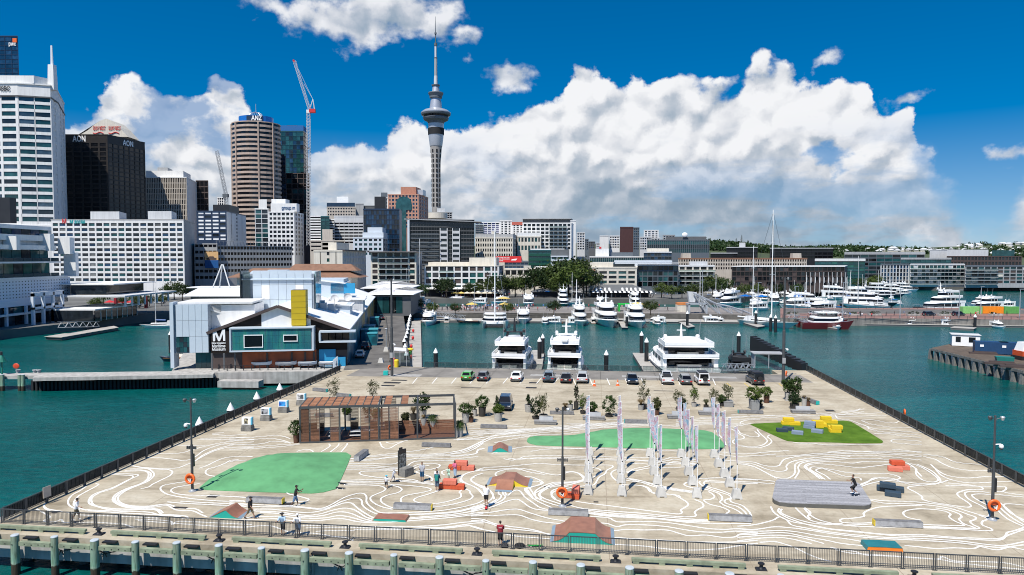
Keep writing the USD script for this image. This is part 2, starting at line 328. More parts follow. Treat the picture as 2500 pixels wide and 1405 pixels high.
LSTEEL = mat('galvanised_steel',(.5,.52,.54),.4,.5,var=.12)
CONC = mat('concrete',(.40,.385,.36),.9,var=.22,scale=.9,bump=.15,streak=.3)
CONCD = mat('dark_wet_concrete',(.10,.095,.085),.85,var=.35,scale=.6)
DARK = mat('dark_interior',(.012,.013,.015),.8,var=.2)
RED = mat('red_paint',(.55,.03,.03),.45,var=.1)
ORANGE = mat('orange_lifebuoy',(.75,.13,.02),.4,var=.1)
TEAL = mat('teal_paint',(.01,.42,.38),.5,var=.1)
YELLOW = mat('yellow_paint',(.72,.52,.02),.5,var=.1)
ROPE = mat('grey_rope',(.25,.24,.22),.9)
GL_D = glassy('dark_glass',(.012,.016,.020)); GL_T = glassy('teal_glass',(.012,.055,.060)); GL_B = glassy('blue_glass',(.010,.035,.075))
GL_G = glassy('green_glass',(.012,.075,.060)); GL_K = glassy('black_glass',(.006,.006,.007),spec=.4)
GL_C = clear('clear_glass')
GL_W = glassy('glass_with_blinds',(.11,.115,.115),.15,.5); GL_M = glassy('mirror_glass',(.03,.05,.07),.04,1.0)
PANES = [GL_D,GL_D,GL_T,GL_D,GL_B,GL_W,GL_M]
def text(parent,s,height,origin,right,mt,depth=.05,bold=True,name='lettering',width=None):
 """Letters standing in the upright plane that holds the unit vector right, facing the side from which right reads to the right."""
 m = meshkit.text_mesh(s,height,depth,bold); v = np.array(m.vertices)
 if width: v[:,0] *= width/v[:,0].max()
 r = np.array([right[0],right[1],0.0]); n = np.array([right[1],-right[0],0.0])
 return part(parent,name,(np.asarray(origin)+v[:,:1]*r+v[:,1:2]*[0,0,1.0]+v[:,2:3]*n,np.array(m.faces)),mt)
# ================================================================== water, land, wharf deck
def water_mat():
 N = {'pos': ('geometry',{}),'mp': ('mapping',{'scale': (1.0,2.1,1.0),'rotation': (0,0,.5)}),
   'w1': ('noise_texture',{'scale': .7,'detail': 6.0,'roughness': .62,'distortion': .4}),'w2': ('noise_texture',{'scale': .05,'detail': 3.0}),
   'b': ('bump',{'strength': .36,'distance': .5}),'mq': ('mapping',{'scale': (1.0,3.5,1.0),'rotation': (0,0,.35)}),'big': ('noise_texture',{'scale': .016,'detail': 5.0,'roughness': .6,'distortion': .8}),
   'rp': ('rgb_ramp',{'ramp': [(.28,(.001,.050,.046)),(.5,(.0015,.076,.073)),(.72,(.003,.104,.100))]}),
   'wr': ('rgb_ramp',{'ramp': [(.35,(.75,.75,.75)),(.6,(1.15,1.15,1.15))]}),'mx': ('mix_color',{'blend_type': 'multiply','fac': 1.0,'use_clamp': False}),
   'p': ('principled_bsdf',{'roughness': .12,'ior': 1.33,'specular_ior_level': .19})}
 L = [('pos.position','mp.vector'),('mp.vector','w1.vector'),('mp.vector','w2.vector'),('w1.fac','b.height'),('b.normal','p.normal'),('pos.position','mq.vector'),('mq.vector','big.vector'),('big.fac','rp.fac'),('rp.color','mx.a'),('w1.fac','wr.fac'),('wr.color','mx.b'),('mx.result','p.base_color')]
 return usdkit.material(stage,'/World/Looks/harbour_water',N,L,surface='p.BSDF')
single('water',MB().add([[-900,-80,WATER],[1500,-80,WATER],[1500,900,WATER],[-900,900,WATER]],[[0,1,2],[0,2,3]]),water_mat(),'teal green harbour water around the wharf and marina','water',kind='structure')
def deck_mat():
 N = {'pos': ('geometry',{}),'n1': ('noise_texture',{'scale': .22,'detail': 8.0,'roughness': .62,'distortion': .6}),'n2': ('noise_texture',{'scale': 2.2,'detail': 6.0,'roughness': .65}),
   'mp': ('mapping',{'scale': (.10,.9,1.0),'rotation': (0,0,-WYAW)}),'n3': ('noise_texture',{'scale': 1.0,'detail': 5.0,'roughness': .6}),
   'r1': ('rgb_ramp',{'ramp': [(.28,(.25,.215,.155)),(.42,(.365,.315,.235)),(.55,(.43,.38,.29)),(.66,(.47,.425,.335)),(.8,(.53,.49,.41))]}),
   'r2': ('rgb_ramp',{'ramp': [(.3,(.84,.83,.81)),(.55,(1,1,1)),(.8,(1.06,1.06,1.05))]}),'r3': ('rgb_ramp',{'ramp': [(.34,(.70,.68,.65)),(.5,(1,1,1))]}),
   'm1': ('mix_color',{'blend_type': 'multiply','fac': 1.0,'use_clamp': False}),'m2': ('mix_color',{'blend_type': 'multiply','fac': .8}),
   'b': ('bump',{'strength': .12,'distance': .02}),'p': ('principled_bsdf',{'roughness': .9,'specular_ior_level': .25})}
 L = [('pos.position','n1.vector'),('pos.position','n2.vector'),('pos.position','mp.vector'),('mp.vector','n3.vector'),('n1.fac','r1.fac'),('n2.fac','r2.fac'),('n3.fac','r3.fac'),('r1.color','m1.a'),('r2.color','m1.b'),('m1.result','m2.a'),('r3.color','m2.b'),('m2.result','p.base_color'),('n2.fac','b.height'),('b.normal','p.normal')]
 return usdkit.material(stage,'/World/Looks/wharf_concrete',N,L,surface='p.BSDF')
DECK = deck_mat()
ASPH = mat('asphalt',(.20,.185,.165),.9,var=.35,scale=.25,bump=.1)
ASPHD = mat('old_asphalt',(.115,.108,.10),.9,var=.45,scale=.22,bump=.1)
PAINT = mat('line_paint',(.76,.75,.71),.75,var=.28,scale=3.2)
PAVE = mat('promenade_paving',(.22,.20,.185),.9,var=.25,scale=.3)
PAVER = mat('red_brick_paving',(.23,.13,.11),.9,var=.25,scale=.4)
CITYG = mat('street_ground',(.12,.12,.115),.9,var=.4,scale=.05)
dk = thing('wharf_deck','wide tan concrete wharf deck marked with flowing white painted lines','wharf deck',rot=WYAW,kind='structure')
XL,XR,YN,YF = -45.9,38.5,44.85,123.6
part(dk,'deck_slab',MB().prism([(XL,YN),(XR,YN),(XR,YF+4.5),(32,YF+4.5),(32,YF),(XL,YF)],-.55,0),DECK)
part(dk,'edge_beam',MB().box((XL+XR)/2,YN+.35,-1.75,XR-XL,.7,1.195).box(XL+.35,(YN+YF)/2+.4,-1.3,.7,YF-YN-1,.745).box(XR-.35,(YN+YF)/2+.4,-1.3,.7,YF-YN-1,.745),CONC)
m = MB()
for i in range(18):
 for j in range(2): m.lathe([(.4,-2.6),(.4,0)],XL+3+i*4.7,YN+1.6+j*4,8,-.58)
part(dk,'support_pile',m,CONCD,kind='stuff')
LZ = [0]
def lane(pts,w=.14):                                        # a painted line through ground points, smoothed
 p = np.asarray(pts,float)
 if len(p) > 2:
  q = []
  P = np.vstack([2*p[0]-p[1],p,2*p[-1]-p[-2]])
  for i in range(1,len(P)-2):
   for t in np.linspace(0,1,8,endpoint=False):
    a,b,c,d = P[i-1:i+3]; q.append(.5*((2*b)+(c-a)*t+(2*a-5*b+4*c-d)*t*t+(3*b-a-3*c+d)*t**3))
  p = np.vstack(q+[p[-1]])
 t = np.gradient(p,axis=0); t /= np.linalg.norm(t,axis=1)[:,None]+1e-9; n = np.c_[-t[:,1],t[:,0]]*w/2
 LZ[0] = (LZ[0]+1) % 70; k = len(p); v = np.vstack([p+n,p-n]); return np.c_[v,np.full(2*k,.004+LZ[0]*.00035)],np.array([f for i in range(k-1) for f in ([i,k+i,k+i+1],[i,k+i+1,i+1])])
TILE = dict(A=(0,950,3.0887),B=(560,900,4.0145),C=(560,1080,4.032),D=(1100,880,4.132),E=(1150,1100,3.571),F=(1650,880,4.132),G=(1800,980,3.3057),H=(0,1230,3.571),I=(1800,1230,3.571))
def T(t,x,y): a,b,k = TILE[t]; return a+x/k,b+y/k
def GT(t,x,y,z=0.0): return G(*T(t,x,y),z)
LINES = '''
A 330,880 345,905 400,925 500,930 560,945
A 275,905 320,930 375,965 335,990 350,1003 420,1000 460,985 480,1005 560,1010 700,1005 860,1015 930,1020 1020,1050
A 345,860 330,880 360,905 440,920 520,935 600,950 720,955 900,960 1200,975
A 650,735 600,770 545,800 515,840 520,875 560,900 600,915
A 720,715 740,725 640,780 590,810 560,850 560,880 600,900 655,915
A 660,920 760,925 900,935 1100,945 1180,950 1260,950 1340,965 1390,980
A 655,912 780,918 960,925 1120,930 1220,955 1320,955 1380,975
A 840,640 930,640 1020,645 1040,655 960,690 860,740 770,770 700,800 670,840 680,870 740,890 820,910 940,915 1100,910 1180,915 1220,945 1300,950 1400,960 1420,980
A 830,648 920,650 1005,660 940,705 840,755 760,780 700,815 690,850 720,880 820,900 950,907 1100,902 1190,908 1230,935
A 900,625 1000,620 1090,620 1120,640 1110,680 1060,715 960,750 880,790 850,830 870,860 940,890 1060,900 1180,890 1260,880 1300,900 1340,915 1450,920 1510,945 1560,965
A 980,605 1100,600 1150,625 1160,655 1110,700 1000,745 930,780 890,820 905,855 980,880 1100,885 1240,870 1300,880 1350,900 1470,905 1530,935
A 940,615 1060,612 1130,630 1135,665 1080,708 980,748 905,785 868,825 885,858 960,885 1080,893 1220,875
A 990,580 1080,595 1190,605 1270,610 1300,625 1280,655 1210,690 1150,720 1120,740 1060,755
A 1000,580 1100,595 1250,600 1340,595 1410,570 1470,545 1530,500 1620,460 1720,430 1800,420 1915,420
A 1100,520 1200,520 1300,530 1380,540 1440,530 1490,500 1530,470 1600,440 1700,415 1915,400
A 1180,490 1290,490 1380,480 1450,460 1560,430 1680,405 1800,390 1915,380
A 1450,555 1520,515 1600,475 1700,445 1800,440 1915,445
A 1340,430 1420,428 1550,425
A 1490,380 1700,385 1915,385
A 1510,373 1700,370 1915,365
A 1600,335 1690,332
A 1600,345 1720,350 1860,345
A 1500,600 1570,575 1640,540 1730,515 1900,510
A 1620,660 1570,650 1550,630 1570,605 1640,585 1700,560 1740,540 1800,535
A 1400,700 1300,715 1230,730 1210,755 1240,785 1300,805 1420,825 1560,840 1700,848 1850,850
A 1510,715 1400,730 1320,745 1290,765 1310,785 1390,800 1500,803 1700,810 1860,822
A 1260,853 1360,862 1500,870 1700,880 1860,890
A 1360,848 1500,856 1700,866 1860,875
A 1020,985 1200,990 1290,1000 1300,1025 1345,1000 1500,1005 1700,1015 1900,1025
A 1040,995 1250,1010 1600,1035 1800,1045 1915,1040
B 0,685 150,680 300,670 420,660 520,665 600,690
B 0,705 200,700 330,690 430,690 520,705 590,725 690,725
B 0,750 100,748 250,745 340,735 420,715 520,720 600,735
B 0,775 300,765 500,750 690,740
B 0,795 250,785 480,770 690,745
B 0,870 100,865 230,868
B 0,920 60,905 170,900
B 660,815 720,800 790,800 825,818
B 975,740 985,765 900,818
B 1075,738 1060,765 990,820
B 1155,735 1150,755 1095,820
B 1475,725 1495,765 1530,785 1580,780 1640,745 1700,720
B 1535,722 1570,735 1640,730 1750,705
B 2000,775 1850,805 1600,835 1370,860 1190,885
B 2220,695 2350,680 2489,655
B 2230,705 2400,690 2489,680
B 1180,890 1400,865 1700,850 2000,840 2200,820 2330,790 2420,745 2489,715
B 1180,905 1450,885 1700,862 2000,850 2250,835 2380,800 2489,735
B 1175,915 1400,900 1500,885 1640,870 1900,862 2150,858 2300,850 2420,835 2430,810 2440,795 2489,785
B 1170,935 1350,935 1550,940 1620,935 1700,910 1800,890 1950,880 2150,885 2300,880 2440,865
B 1160,955 1400,955 1600,970 1730,960 1790,925 1850,910 2000,905 2180,905 2330,905
B 1150,970 1350,970 1650,985 1780,970 1850,945 1950,935 2040,940 2065,955 2040,975 1980,990 1900,1000 1830,1015 1880,1035 1960,1060 1990,1085 1975,1105 1900,1110
B 1145,990 1450,990 1650,1000 1780,990 1860,965 1960,955
B 1650,1005 1450,1008 1320,1010 1275,1025 1300,1045 1380,1060 1500,1075 1620,1080 1780,1090 1850,1105
B 1085,1100 1300,1095 1500,1095 1700,1100 1900,1120 2000,1130
B 1080,1115 1300,1110 1550,1110 1750,1115 1950,1135 2010,1145
B 1075,1130 1300,1125 1480,1130 1600,1140 1750,1150 1900,1165 1975,1185 1950,1205 1850,1225 1740,1245 1690,1270 1680,1300 1695,1325
B 1120,1145 1350,1145 1480,1155 1530,1180 1510,1205 1440,1235 1390,1260 1385,1290 1430,1330 1500,1360 1600,1385
B 1580,1145 1660,1165 1690,1190 1650,1220 1550,1245 1490,1275 1490,1310 1540,1345 1600,1370
B 2040,1205 1950,1235 1850,1265 1810,1290 1830,1310 1920,1330 2000,1330 2100,1315 2200,1290 2265,1265 2270,1235 2255,1215 2280,1190
B 2290,1180 2350,1200 2360,1225 2385,1255 2360,1285 2250,1320 2100,1350 1990,1355
B 2489,990 2400,1010 2310,1040 2275,1075 2290,1110 2370,1150 2430,1180 2470,1210 2489,1240
B 2489,1030 2420,1050 2370,1085 2390,1120 2450,1160 2489,1180
B 2160,985 2090,1010 2085,1030 2110,1050
C 520,595 650,590 750,585 780,565 720,545 640,525 590,515 565,500
C 0,535 80,540 150,545
C 0,580 80,580 150,580
C 0,600 200,615 400,625 600,630 800,650 900,655 980,630 1080,575 1150,540 1230,515 1290,505 1330,515 1350,545 1350,590 1380,630 1450,680 1520,700 1700,698 1900,690 2100,675 2300,640 2440,605 2500,575
C 0,620 300,640 600,640 780,655 900,665 1010,635 1100,590 1200,560 1260,555 1300,575 1310,620 1350,660 1450,710 1550,730 1750,720 2000,710 2250,690 2500,625
C 0,655 200,660 400,660 550,675 700,690 820,690 940,665 1050,625 1130,600 1200,600 1240,630 1290,670 1370,720 1420,745
C 60,670 300,680 500,690 650,710 780,720 900,705 1020,670 1120,650 1210,660 1270,690 1340,735 1410,760
C 300,690 500,705 650,725 800,735 930,720 1050,690 1140,690 1220,710 1310,750 1400,775
C 100,745 300,735 480,730 620,740 800,750 950,745 1060,725 1150,730 1250,755 1350,780 1500,790 1700,780 1900,765 2150,745 2500,705
C 0,765 200,765 430,755 600,770 800,775 950,765 1060,750 1150,760 1280,785 1450,795
C 700,825 900,820 1250,825 1600,835 1850,830 2100,815 2300,790 2450,780 2500,770
C 750,845 900,840 1250,840 1600,855 1900,845 2150,835 2400,800 2500,795
C 0,830 150,835 350,820 430,830 520,860 600,885 850,900 1000,925 1150,940 1190,955 1220,970
C 850,880 1000,870 1200,870 1300,860 1800,860 2100,850 2330,825 2400,830 2500,860
C 1740,760 2000,740 2300,715 2500,690
C 1740,750 2000,728 2250,705 2500,660
C 1500,718 1800,712 2100,695 2300,668 2500,610
D 180,690 240,690 300,688
D 180,665 240,662
D 560,660 620,656 680,652
D 570,675 660,670 740,665
D 1170,638 1330,635
D 1560,605 1750,595
D 190,715 450,700 700,695 1000,675 1200,655 1340,650
D 150,740 400,725 650,710 900,690 1150,672 1400,650 1700,632 1990,628
D 100,755 350,745 550,735 750,715 1000,700 1250,680 1450,660 1700,645 2000,640
D 50,800 250,790 450,760 650,740 850,720 1100,705 1350,690 1600,668 1850,655 2060,650
D 30,800 300,800 420,785 600,765 800,745 1000,725 1200,715 1350,700 1550,680 1800,668 2100,660 2300,668
D 200,728 450,712 700,702 1000,688 1200,668 1400,645 1650,628 1990,618
D 250,745 500,730 720,708 1000,693 1200,676 1420,655 1700,638 1990,634
D 450,750 650,728 850,708 1100,695 1350,675 1600,655 1850,646 2060,643
D 0,930 120,905 250,850 330,810 420,770 560,745 700,725
D 0,945 150,915 280,855 360,815 450,785 600,770 700,760 800,760
D 0,970 130,965 250,945 270,915 345,890
D 440,835 600,800 750,775 850,758 1000,750 1130,745 1300,725
D 415,940 550,915 700,880 850,875 1100,885 1400,892 1700,900 2000,908 2300,918
D 805,920 950,900 1100,895 1340,895
D 535,995 620,1010 700,995 1000,995 1340,1000 1700,1010 2000,1020 2479,1050
D 580,990 700,1000 900,985 1200,985 1700,1000 2000,1015
D 700,990 770,970 1000,965 1350,970 1700,980 2000,985 2150,1000 2230,980 2290,985 2400,1000 2479,1005
D 2000,1005 2130,1020 2210,1010 2250,1000 2330,1010 2479,1025
D 2060,1030 2180,1045 2250,1025 2320,1030 2479,1045
D 1760,1050 1900,1045 2100,1055 2300,1048 2479,1055
D 245,1120 350,1085 550,1075 750,1055 900,1045 1100,1055 1350,1060 1600,1060 1635,1080 1580,1110 1555,1150 1500,1180 1475,1220 1440,1260 1340,1270 1200,1290 1100,1310 1040,1330 1020,1360 1060,1400
D 80,1180 200,1130 350,1110 500,1100 650,1090 800,1105 950,1140 1080,1160 1200,1130 1280,1140 1340,1190 1310,1215 1200,1230 1050,1235 950,1265 870,1310 850,1350 870,1405
D 500,1185 455,1160 470,1130 560,1105 680,1100 800,1130 950,1155
D 1130,1125 1230,1125 1310,1150 1355,1190 1340,1215 1250,1235 1100,1250 960,1290 910,1330 890,1360 920,1405
D 1420,1080 1500,1100 1520,1130 1480,1160 1430,1185
D 1690,1100 1640,1120 1620,1150 1640,1190 1680,1220
D 1780,1140 1850,1100 1950,1080 2020,1065 2100,1070
D 1770,1130 1850,1120 2000,1090 2150,1085 2330,1080 2479,1070
D 1760,1195 1900,1215 2050,1250 2200,1285 2350,1310 2479,1320
D 1770,1215 2000,1245 2100,1280 2280,1310 2479,1335
D 1750,1260 1900,1265 1980,1290 2010,1325 2060,1340
D 2170,1350 2260,1365 2340,1405
D 2440,1225 2370,1240 2360,1260 2400,1280 2479,1300
D 100,1195 105,1225 180,1255 260,1290 310,1340 330,1375
D 240,1180 205,1205 240,1240 340,1280 400,1320 430,1370 440,1405
D 700,1195 780,1175 860,1195 930,1235 900,1260 780,1285 750,1310 790,1360 840,1405
D 790,1225 880,1225 915,1245 860,1270 770,1300 780,1330 830,1380
E 0,500 80,480 140,455 190,410 180,370 100,320 0,270
E 0,512 90,492 160,468 225,430
E 245,345 240,380 265,400 230,440 130,490 0,530
E 275,345 280,385 300,405 270,440 170,480 0,520
E 305,345 300,375 320,395 350,370 390,350 430,360 470,410 540,460 600,500 670,520
E 0,540 100,515 200,490 300,450 380,430 430,440 500,490 560,515 670,528
E 0,550 150,545 280,525 370,515 430,520 520,550 620,580 700,600 840,625
E 0,575 200,570 350,565 430,570 530,605 650,630 830,645
E 0,598 100,605 200,640 330,665 450,680 560,700 690,740
E 0,615 80,620 180,645 280,680 420,695 560,710 690,735
E 0,665 80,690 150,702 210,715
E 300,735 420,755 560,765 690,775
E 470,330 500,360 520,400 570,440 640,475 700,500 760,515
E 500,320 530,360 560,405 620,440 720,475 830,500
E 980,260 900,280 750,290 680,310 610,350 555,380 560,405
E 990,265 850,300 700,320 620,360 600,390 640,420 740,455 830,485
E 850,310 720,345 700,380 720,420 790,450
E 910,445 1050,465 1300,495 1500,520 1700,545 1810,555 1840,540 1830,520 1890,480 1880,450 1830,420 1810,395 1750,385 1700,385
E 860,480 1000,510 1300,535 1500,550 1700,570 1900,580 1960,570 1950,540 1980,515 2025,490 2010,455 1950,430
E 1000,520 1200,545 1400,560 1600,575 1800,590 2000,605 2080,605
E 1010,535 1200,560 1400,570 1600,590 1850,610 2080,612
E 1020,550 1200,575 1450,590 1650,600 1800,620 2000,635 2250,638 2440,640
E 1000,545 1200,568 1400,580 1600,596 1850,618 2080,625
E 1040,575 1200,590 1240,610 1300,625 1500,620 1700,630 1850,650 2050,680 2200,690 2300,685 2400,690 2500,690
E 1080,630 1190,640 1270,665 1350,650 1500,650 1700,665 1850,690 2000,710 2180,715 2300,705 2420,715 2500,715
E 1160,670 1240,700 1350,690 1500,695 1700,695 1800,720 1900,745 2050,740 2200,760 2300,755 2350,730 2420,730 2500,740
E 1250,760 1400,770 1700,785 2000,800 2300,800 2500,785
E 1250,820 1500,835 1700,860 1900,870 2150,860 2350,830 2500,810
E 1310,300 1500,310 1560,340 1580,370 1620,380
E 1380,245 1480,265 1600,300 1640,315 1800,345 1930,360
E 1390,255 1500,285 1650,330 1930,370
E 2070,360 2110,385 2120,410 2080,430 2030,435 2080,470 2180,495 2240,520 2250,535 2210,560
E 1900,275 1860,295 1880,315 1940,325 2000,330 2130,365 2180,395 2190,430 2170,450 2210,480 2300,515 2350,545 2370,570
E 2000,270 1990,280 2020,310 2120,350 2230,385 2270,410 2240,425 2210,440 2230,465 2320,490 2380,530 2410,570
E 2050,265 2030,285 2060,315 2180,350 2280,395 2260,430 2280,455 2360,480 2420,530 2445,575
E 2000,250 2150,240 2300,250 2500,260
E 2050,265 2300,275 2500,280
E 2040,275 2300,285 2500,290
F 1670,520 1780,508 1900,492
F 1560,545 1800,515 1860,490
F 1620,555 1900,520
F 1500,560 1800,545 2080,530
F 1550,570 1850,565 2130,560
F 0,605 200,595 500,585 750,570 1000,560 1300,545 1600,530
F 0,620 300,610 600,600 850,585 1100,570 1450,555 1620,548
F 240,580 520,575 720,570
F 560,545 720,545
F 750,560 1000,555
F 0,640 250,625 500,632 640,640 655,625 720,605 850,595
F 0,660 300,645 500,655 620,665 700,650 760,640
F 0,650 250,635 450,642 600,652 690,640
F 400,640 560,670 620,700 650,735 690,750 750,770 810,775 840,765 830,745 795,720
F 400,650 520,680 600,715 640,745 690,775 670,795 590,805 575,830 620,855 720,870 850,865 915,830 915,800 850,740 820,700
F 660,870 800,885 900,870 960,835 960,805 925,775 945,755
F 410,710 440,760 485,800 500,840 505,860
F 430,925 600,945 750,945 900,930 1140,912
F 440,955 600,970 800,965 1010,948
F 480,1015 650,1020 780,1030 880,1060 970,1075 1040,1065 1060,1040 1090,1005 1180,980 1300,965 1500,955 1700,945 1900,940 2100,950 2300,960 2479,975
F 630,1035 780,1050 900,1095 1000,1120 1090,1120 1120,1100 1115,1070 1150,1035 1230,1010 1400,985 1600,970 1800,960 2000,965 2200,980 2479,1010
F 630,1045 760,1065 860,1110 950,1160 1020,1195
F 680,1050 800,1080 900,1130 1000,1180 1100,1195 1160,1180 1200,1140 1200,1090 1210,1050 1280,1020 1450,1000 1650,985 1760,975
F 1200,1195 1240,1130 1235,1080 1270,1040 1400,1015 1600,1005 1850,990 2100,1000 2300,1030 2400,1080 2430,1120 2479,1175
F 1455,1200 1380,1140 1310,1095 1300,1070 1340,1045 1450,1030 1600,1025 1780,1040 1900,1025 2160,1022
F 1480,1200 1400,1145 1330,1095 1320,1070 1380,1050 1500,1050 1700,1070 1850,1085 2000,1070 2160,1050
F 1505,1205 1430,1150 1360,1105 1370,1080 1450,1085 1600,1110 1700,1130 1850,1145 2100,1145 2200,1160 2260,1185 2230,1205 2130,1200 2000,1190 1930,1235 1840,1270
F 1560,1205 1500,1160 1420,1120 1430,1100 1500,1100 1620,1145 1700,1170 1850,1190 1870,1215
F 1010,970 1200,965 1400,945 1700,930 2000,920 2479,920
F 1530,930 1700,915 1900,925 2200,940 2479,960
F 2180,900 2300,910 2479,935
F 1610,560 1640,590 1750,605 1850,640 1930,670 1945,690
F 1880,605 2000,605 2100,625 2200,635 2250,620
F 1870,610 1950,640 2050,660 2200,680 2390,685
F 1890,655 2000,690 2150,705 2479,735
F 1940,690 2050,720 2200,735 2479,760
F 2000,745 2150,745 2300,770 2479,780
F 2170,820 2190,805 2300,805 2479,820
F 2170,825 2250,840 2400,850 2479,850
F 500,1235 700,1230 990,1250
F 220,1200 400,1190 600,1195 800,1205 1000,1225
F 1180,835 1400,845 1560,858 2090,850
G 980,680 1080,640 1150,620 1250,625 1320,650 1450,665 1550,670 1640,660 1700,640
G 1000,690 1100,660 1200,645 1300,650 1400,675 1500,680
G 1365,500 1450,520 1530,560 1600,610 1620,640 1580,655 1500,640 1450,600 1440,575 1445,550 1410,530 1370,530
G 1450,510 1560,560 1620,610 1640,650 1610,670
G 1500,430 1650,450 1750,490 1850,505 1970,512
G 1500,445 1600,470 1650,500 1750,540 1900,560 2050,560
G 1560,510 1620,560 1700,600 1850,620 2000,610 2180,610
G 1600,550 1650,600 1750,640 1900,660 2100,650 2230,645
G 1700,660 1900,680 1980,700 1960,715 1860,715 1780,740 1790,770 1850,810 1885,840 1870,855 1800,850 1600,820 1500,795 1490,770 1440,735 1380,705 1390,690 1480,680 1600,670
G 1060,790 1200,805 1400,810 1600,830 1750,855 1850,885 1950,915 2020,930 2035,915
G 1070,800 1200,825 1400,830 1600,845 1750,875 1850,910 1920,935 1920,955 1880,970 1900,995 1950,1020 1930,1030 1800,1025 1490,1015
G 1490,840 1300,845 1150,855 1060,880 1020,905 1020,930 930,945 850,950 830,965 860,980 1000,985 1120,975
G 1480,960 1380,940 1340,910 1360,885 1450,870 1550,872 1660,885 1720,910 1710,935 1760,970 1820,995 1810,1005 1600,1000 1490,995
G 1600,862 1700,878 1790,910 1810,935 1790,955 1830,990 1900,1015 1880,1025 1500,1010
G 1950,920 2020,950 1980,970 1980,1000 2050,1030 2040,1045 1900,1040 1600,1025 1100,1015 850,1000 700,970 620,940 570,900 540,865
G 270,850 290,890 340,930 450,975 600,1000 750,1030 950,1050 1200,1075 1500,1080 1700,1095 1900,1105 2100,1110 2160,1090 2180,1060 2240,1045 2314,1020
G 340,865 330,890 380,930 480,970 620,1010 800,1040 1050,1065 1300,1088 1500,1092 1800,1110 2100,1122 2180,1085 2314,1035
G 360,870 350,895 400,925 520,965 650,990 900,1000 1120,990
G 470,860 510,900 545,930 600,965 700,985 850,990
G 545,860 590,900 570,930 590,950
G 0,1010 120,1000 200,985 290,960 340,935 400,960 440,1000 560,1025 700,1050 900,1075 1200,1100 1500,1110 1800,1130 2000,1155 2150,1165 2314,1135
G 0,1030 150,1035 300,1015 450,1025 600,1045 800,1075 1100,1105 1500,1125 1800,1145 2100,1180 2314,1160
G 0,1050 200,1050 350,1045 480,1055 650,1085 900,1115 1060,1145
G 0,1080 100,1075 250,1065 400,1065 550,1095 700,1120 850,1150 1050,1170
G 0,1100 200,1085 400,1085 550,1110 700,1150
G 0,1130 150,1110 300,1100 420,1110 600,1150
G 180,1140 300,1135 400,1160 480,1190 560,1230 660,1270 760,1295
G 750,1180 850,1200 950,1215 1050,1245 1200,1250 1600,1275 1650,1255 1750,1290 1900,1295 2150,1305 2314,1340
G 760,1190 900,1225 1100,1240 1400,1260 1640,1280 1750,1300 2000,1330 2314,1360
G 1350,1165 1450,1175 1600,1190 1750,1185 1900,1190 1960,1175 2050,1195 2110,1200 2200,1180 2314,1200
G 2120,820 2180,870 2250,930 2314,975
G 2100,840 2200,930 2314,1000
G 2090,870 2180,950 2314,1015
G 2035,740 1950,730 1850,735 1840,760 1880,800 1960,840 2010,870
G 2060,760 1980,750 1900,755 1910,780 1980,820 2020,840
G 2314,760 2200,745 2130,730 2060,735
G 2314,775 2200,765 2060,750
G 1680,680 1850,685 2050,690 2150,690 2170,710 2130,735
G 2314,840 2200,830 2150,840 2200,900 2314,960
'''
for row in LINES.strip().splitlines():
 t,*pts = row.split()
 pp = [rotz(GT(t,*map(float,q.split(',')))[:2],-WYAW) for q in pts]
 part(dk,'painted_line',lane([p for p in pp]),PAINT)
# expansion joints, hatches and drain covers of the deck, parking bays
m = MB()
for i in range(1,9): m.box(XL+i*9.4,(YN+YF)/2,.0,.05,YF-YN-2,.003)
for j in range(1,9): m.box((XL+XR)/2,YN+j*9.6,.0,XR-XL-2,.05,.0025)
part(dk,'expansion_joint',m,mat('joint_sealant',(.27,.22,.16),.9,var=.3))
HATCH = mat('iron_cover',(.05,.045,.04),.6,.3,var=.3)
for px,py,w,d in [(975,929,2.6,.9),(957,935,2.8,1.3),(947,942,2.2,.9),(1303,935,1.5,1.1),(1297,947,1.7,1.0),(1150,947,3.2,.5),(1620,955,3.0,.4),(135,1251,.55,.5),(700,1232,1.1,.9),(1335,1190,.5,.4),(1455,1226,.4,.3),(2026,1003,1.2,1.0),(440,1240,1.2,.35),(520,1212,.9,.7)]:
 g = rotz(G(px,py)[:2],-WYAW); part(dk,'iron_cover',MB().box(g[0],g[1],.001,w,d,.008),HATCH)
for i,px in enumerate([1015,1063,1110,1155,1195,1236,1277,1318,1360,1400,1441,1483,1527,1567,1612,1655,1698,1741]):
 a,b = G(px-8,937-.0*i),G(px+4,923)
 if px > 1380: a,b = G(px+6,941),G(px-1,925)
 part(dk,'parking_line',lane([rotz(a[:2],-WYAW),rotz(b[:2],-WYAW)],.14),PAINT)
YLINE = mat('yellow_line_paint',(.62,.45,.08),.7)
for a,b in [((1785,945),(1774,936)),((1828,945),(1817,936)),((1910,944),(1901,937))]: part(dk,'parking_line',lane([rotz(G(*a)[:2],-WYAW),rotz(G(*b)[:2],-WYAW)],.14),YLINE,label='yellow parking line')
a,b = rotz(G(955,923)[:2],-WYAW),rotz(G(1790,948)[:2],-WYAW)
part(dk,'asphalt_strip',MB().add([[XL+3.4,112.6,.003],[XR-3,115.8,.003],[XR-3,YF-.5,.003],[XL+3.4,YF-.5,.003]],[[0,1,2],[0,2,3]]),ASPH)
m = MB()
part(dk,'concrete_patch',MB().box(-32.5,114.6,.003,5.5,2.2,.004).box(-8.0,117.5,.003,6,1.8,.004).box(8.5,118.2,.003,7.5,1.8,.004).box(21,119,.003,6,1.6,.004),mat('patched_concrete',(.33,.32,.30),.9,var=.25))
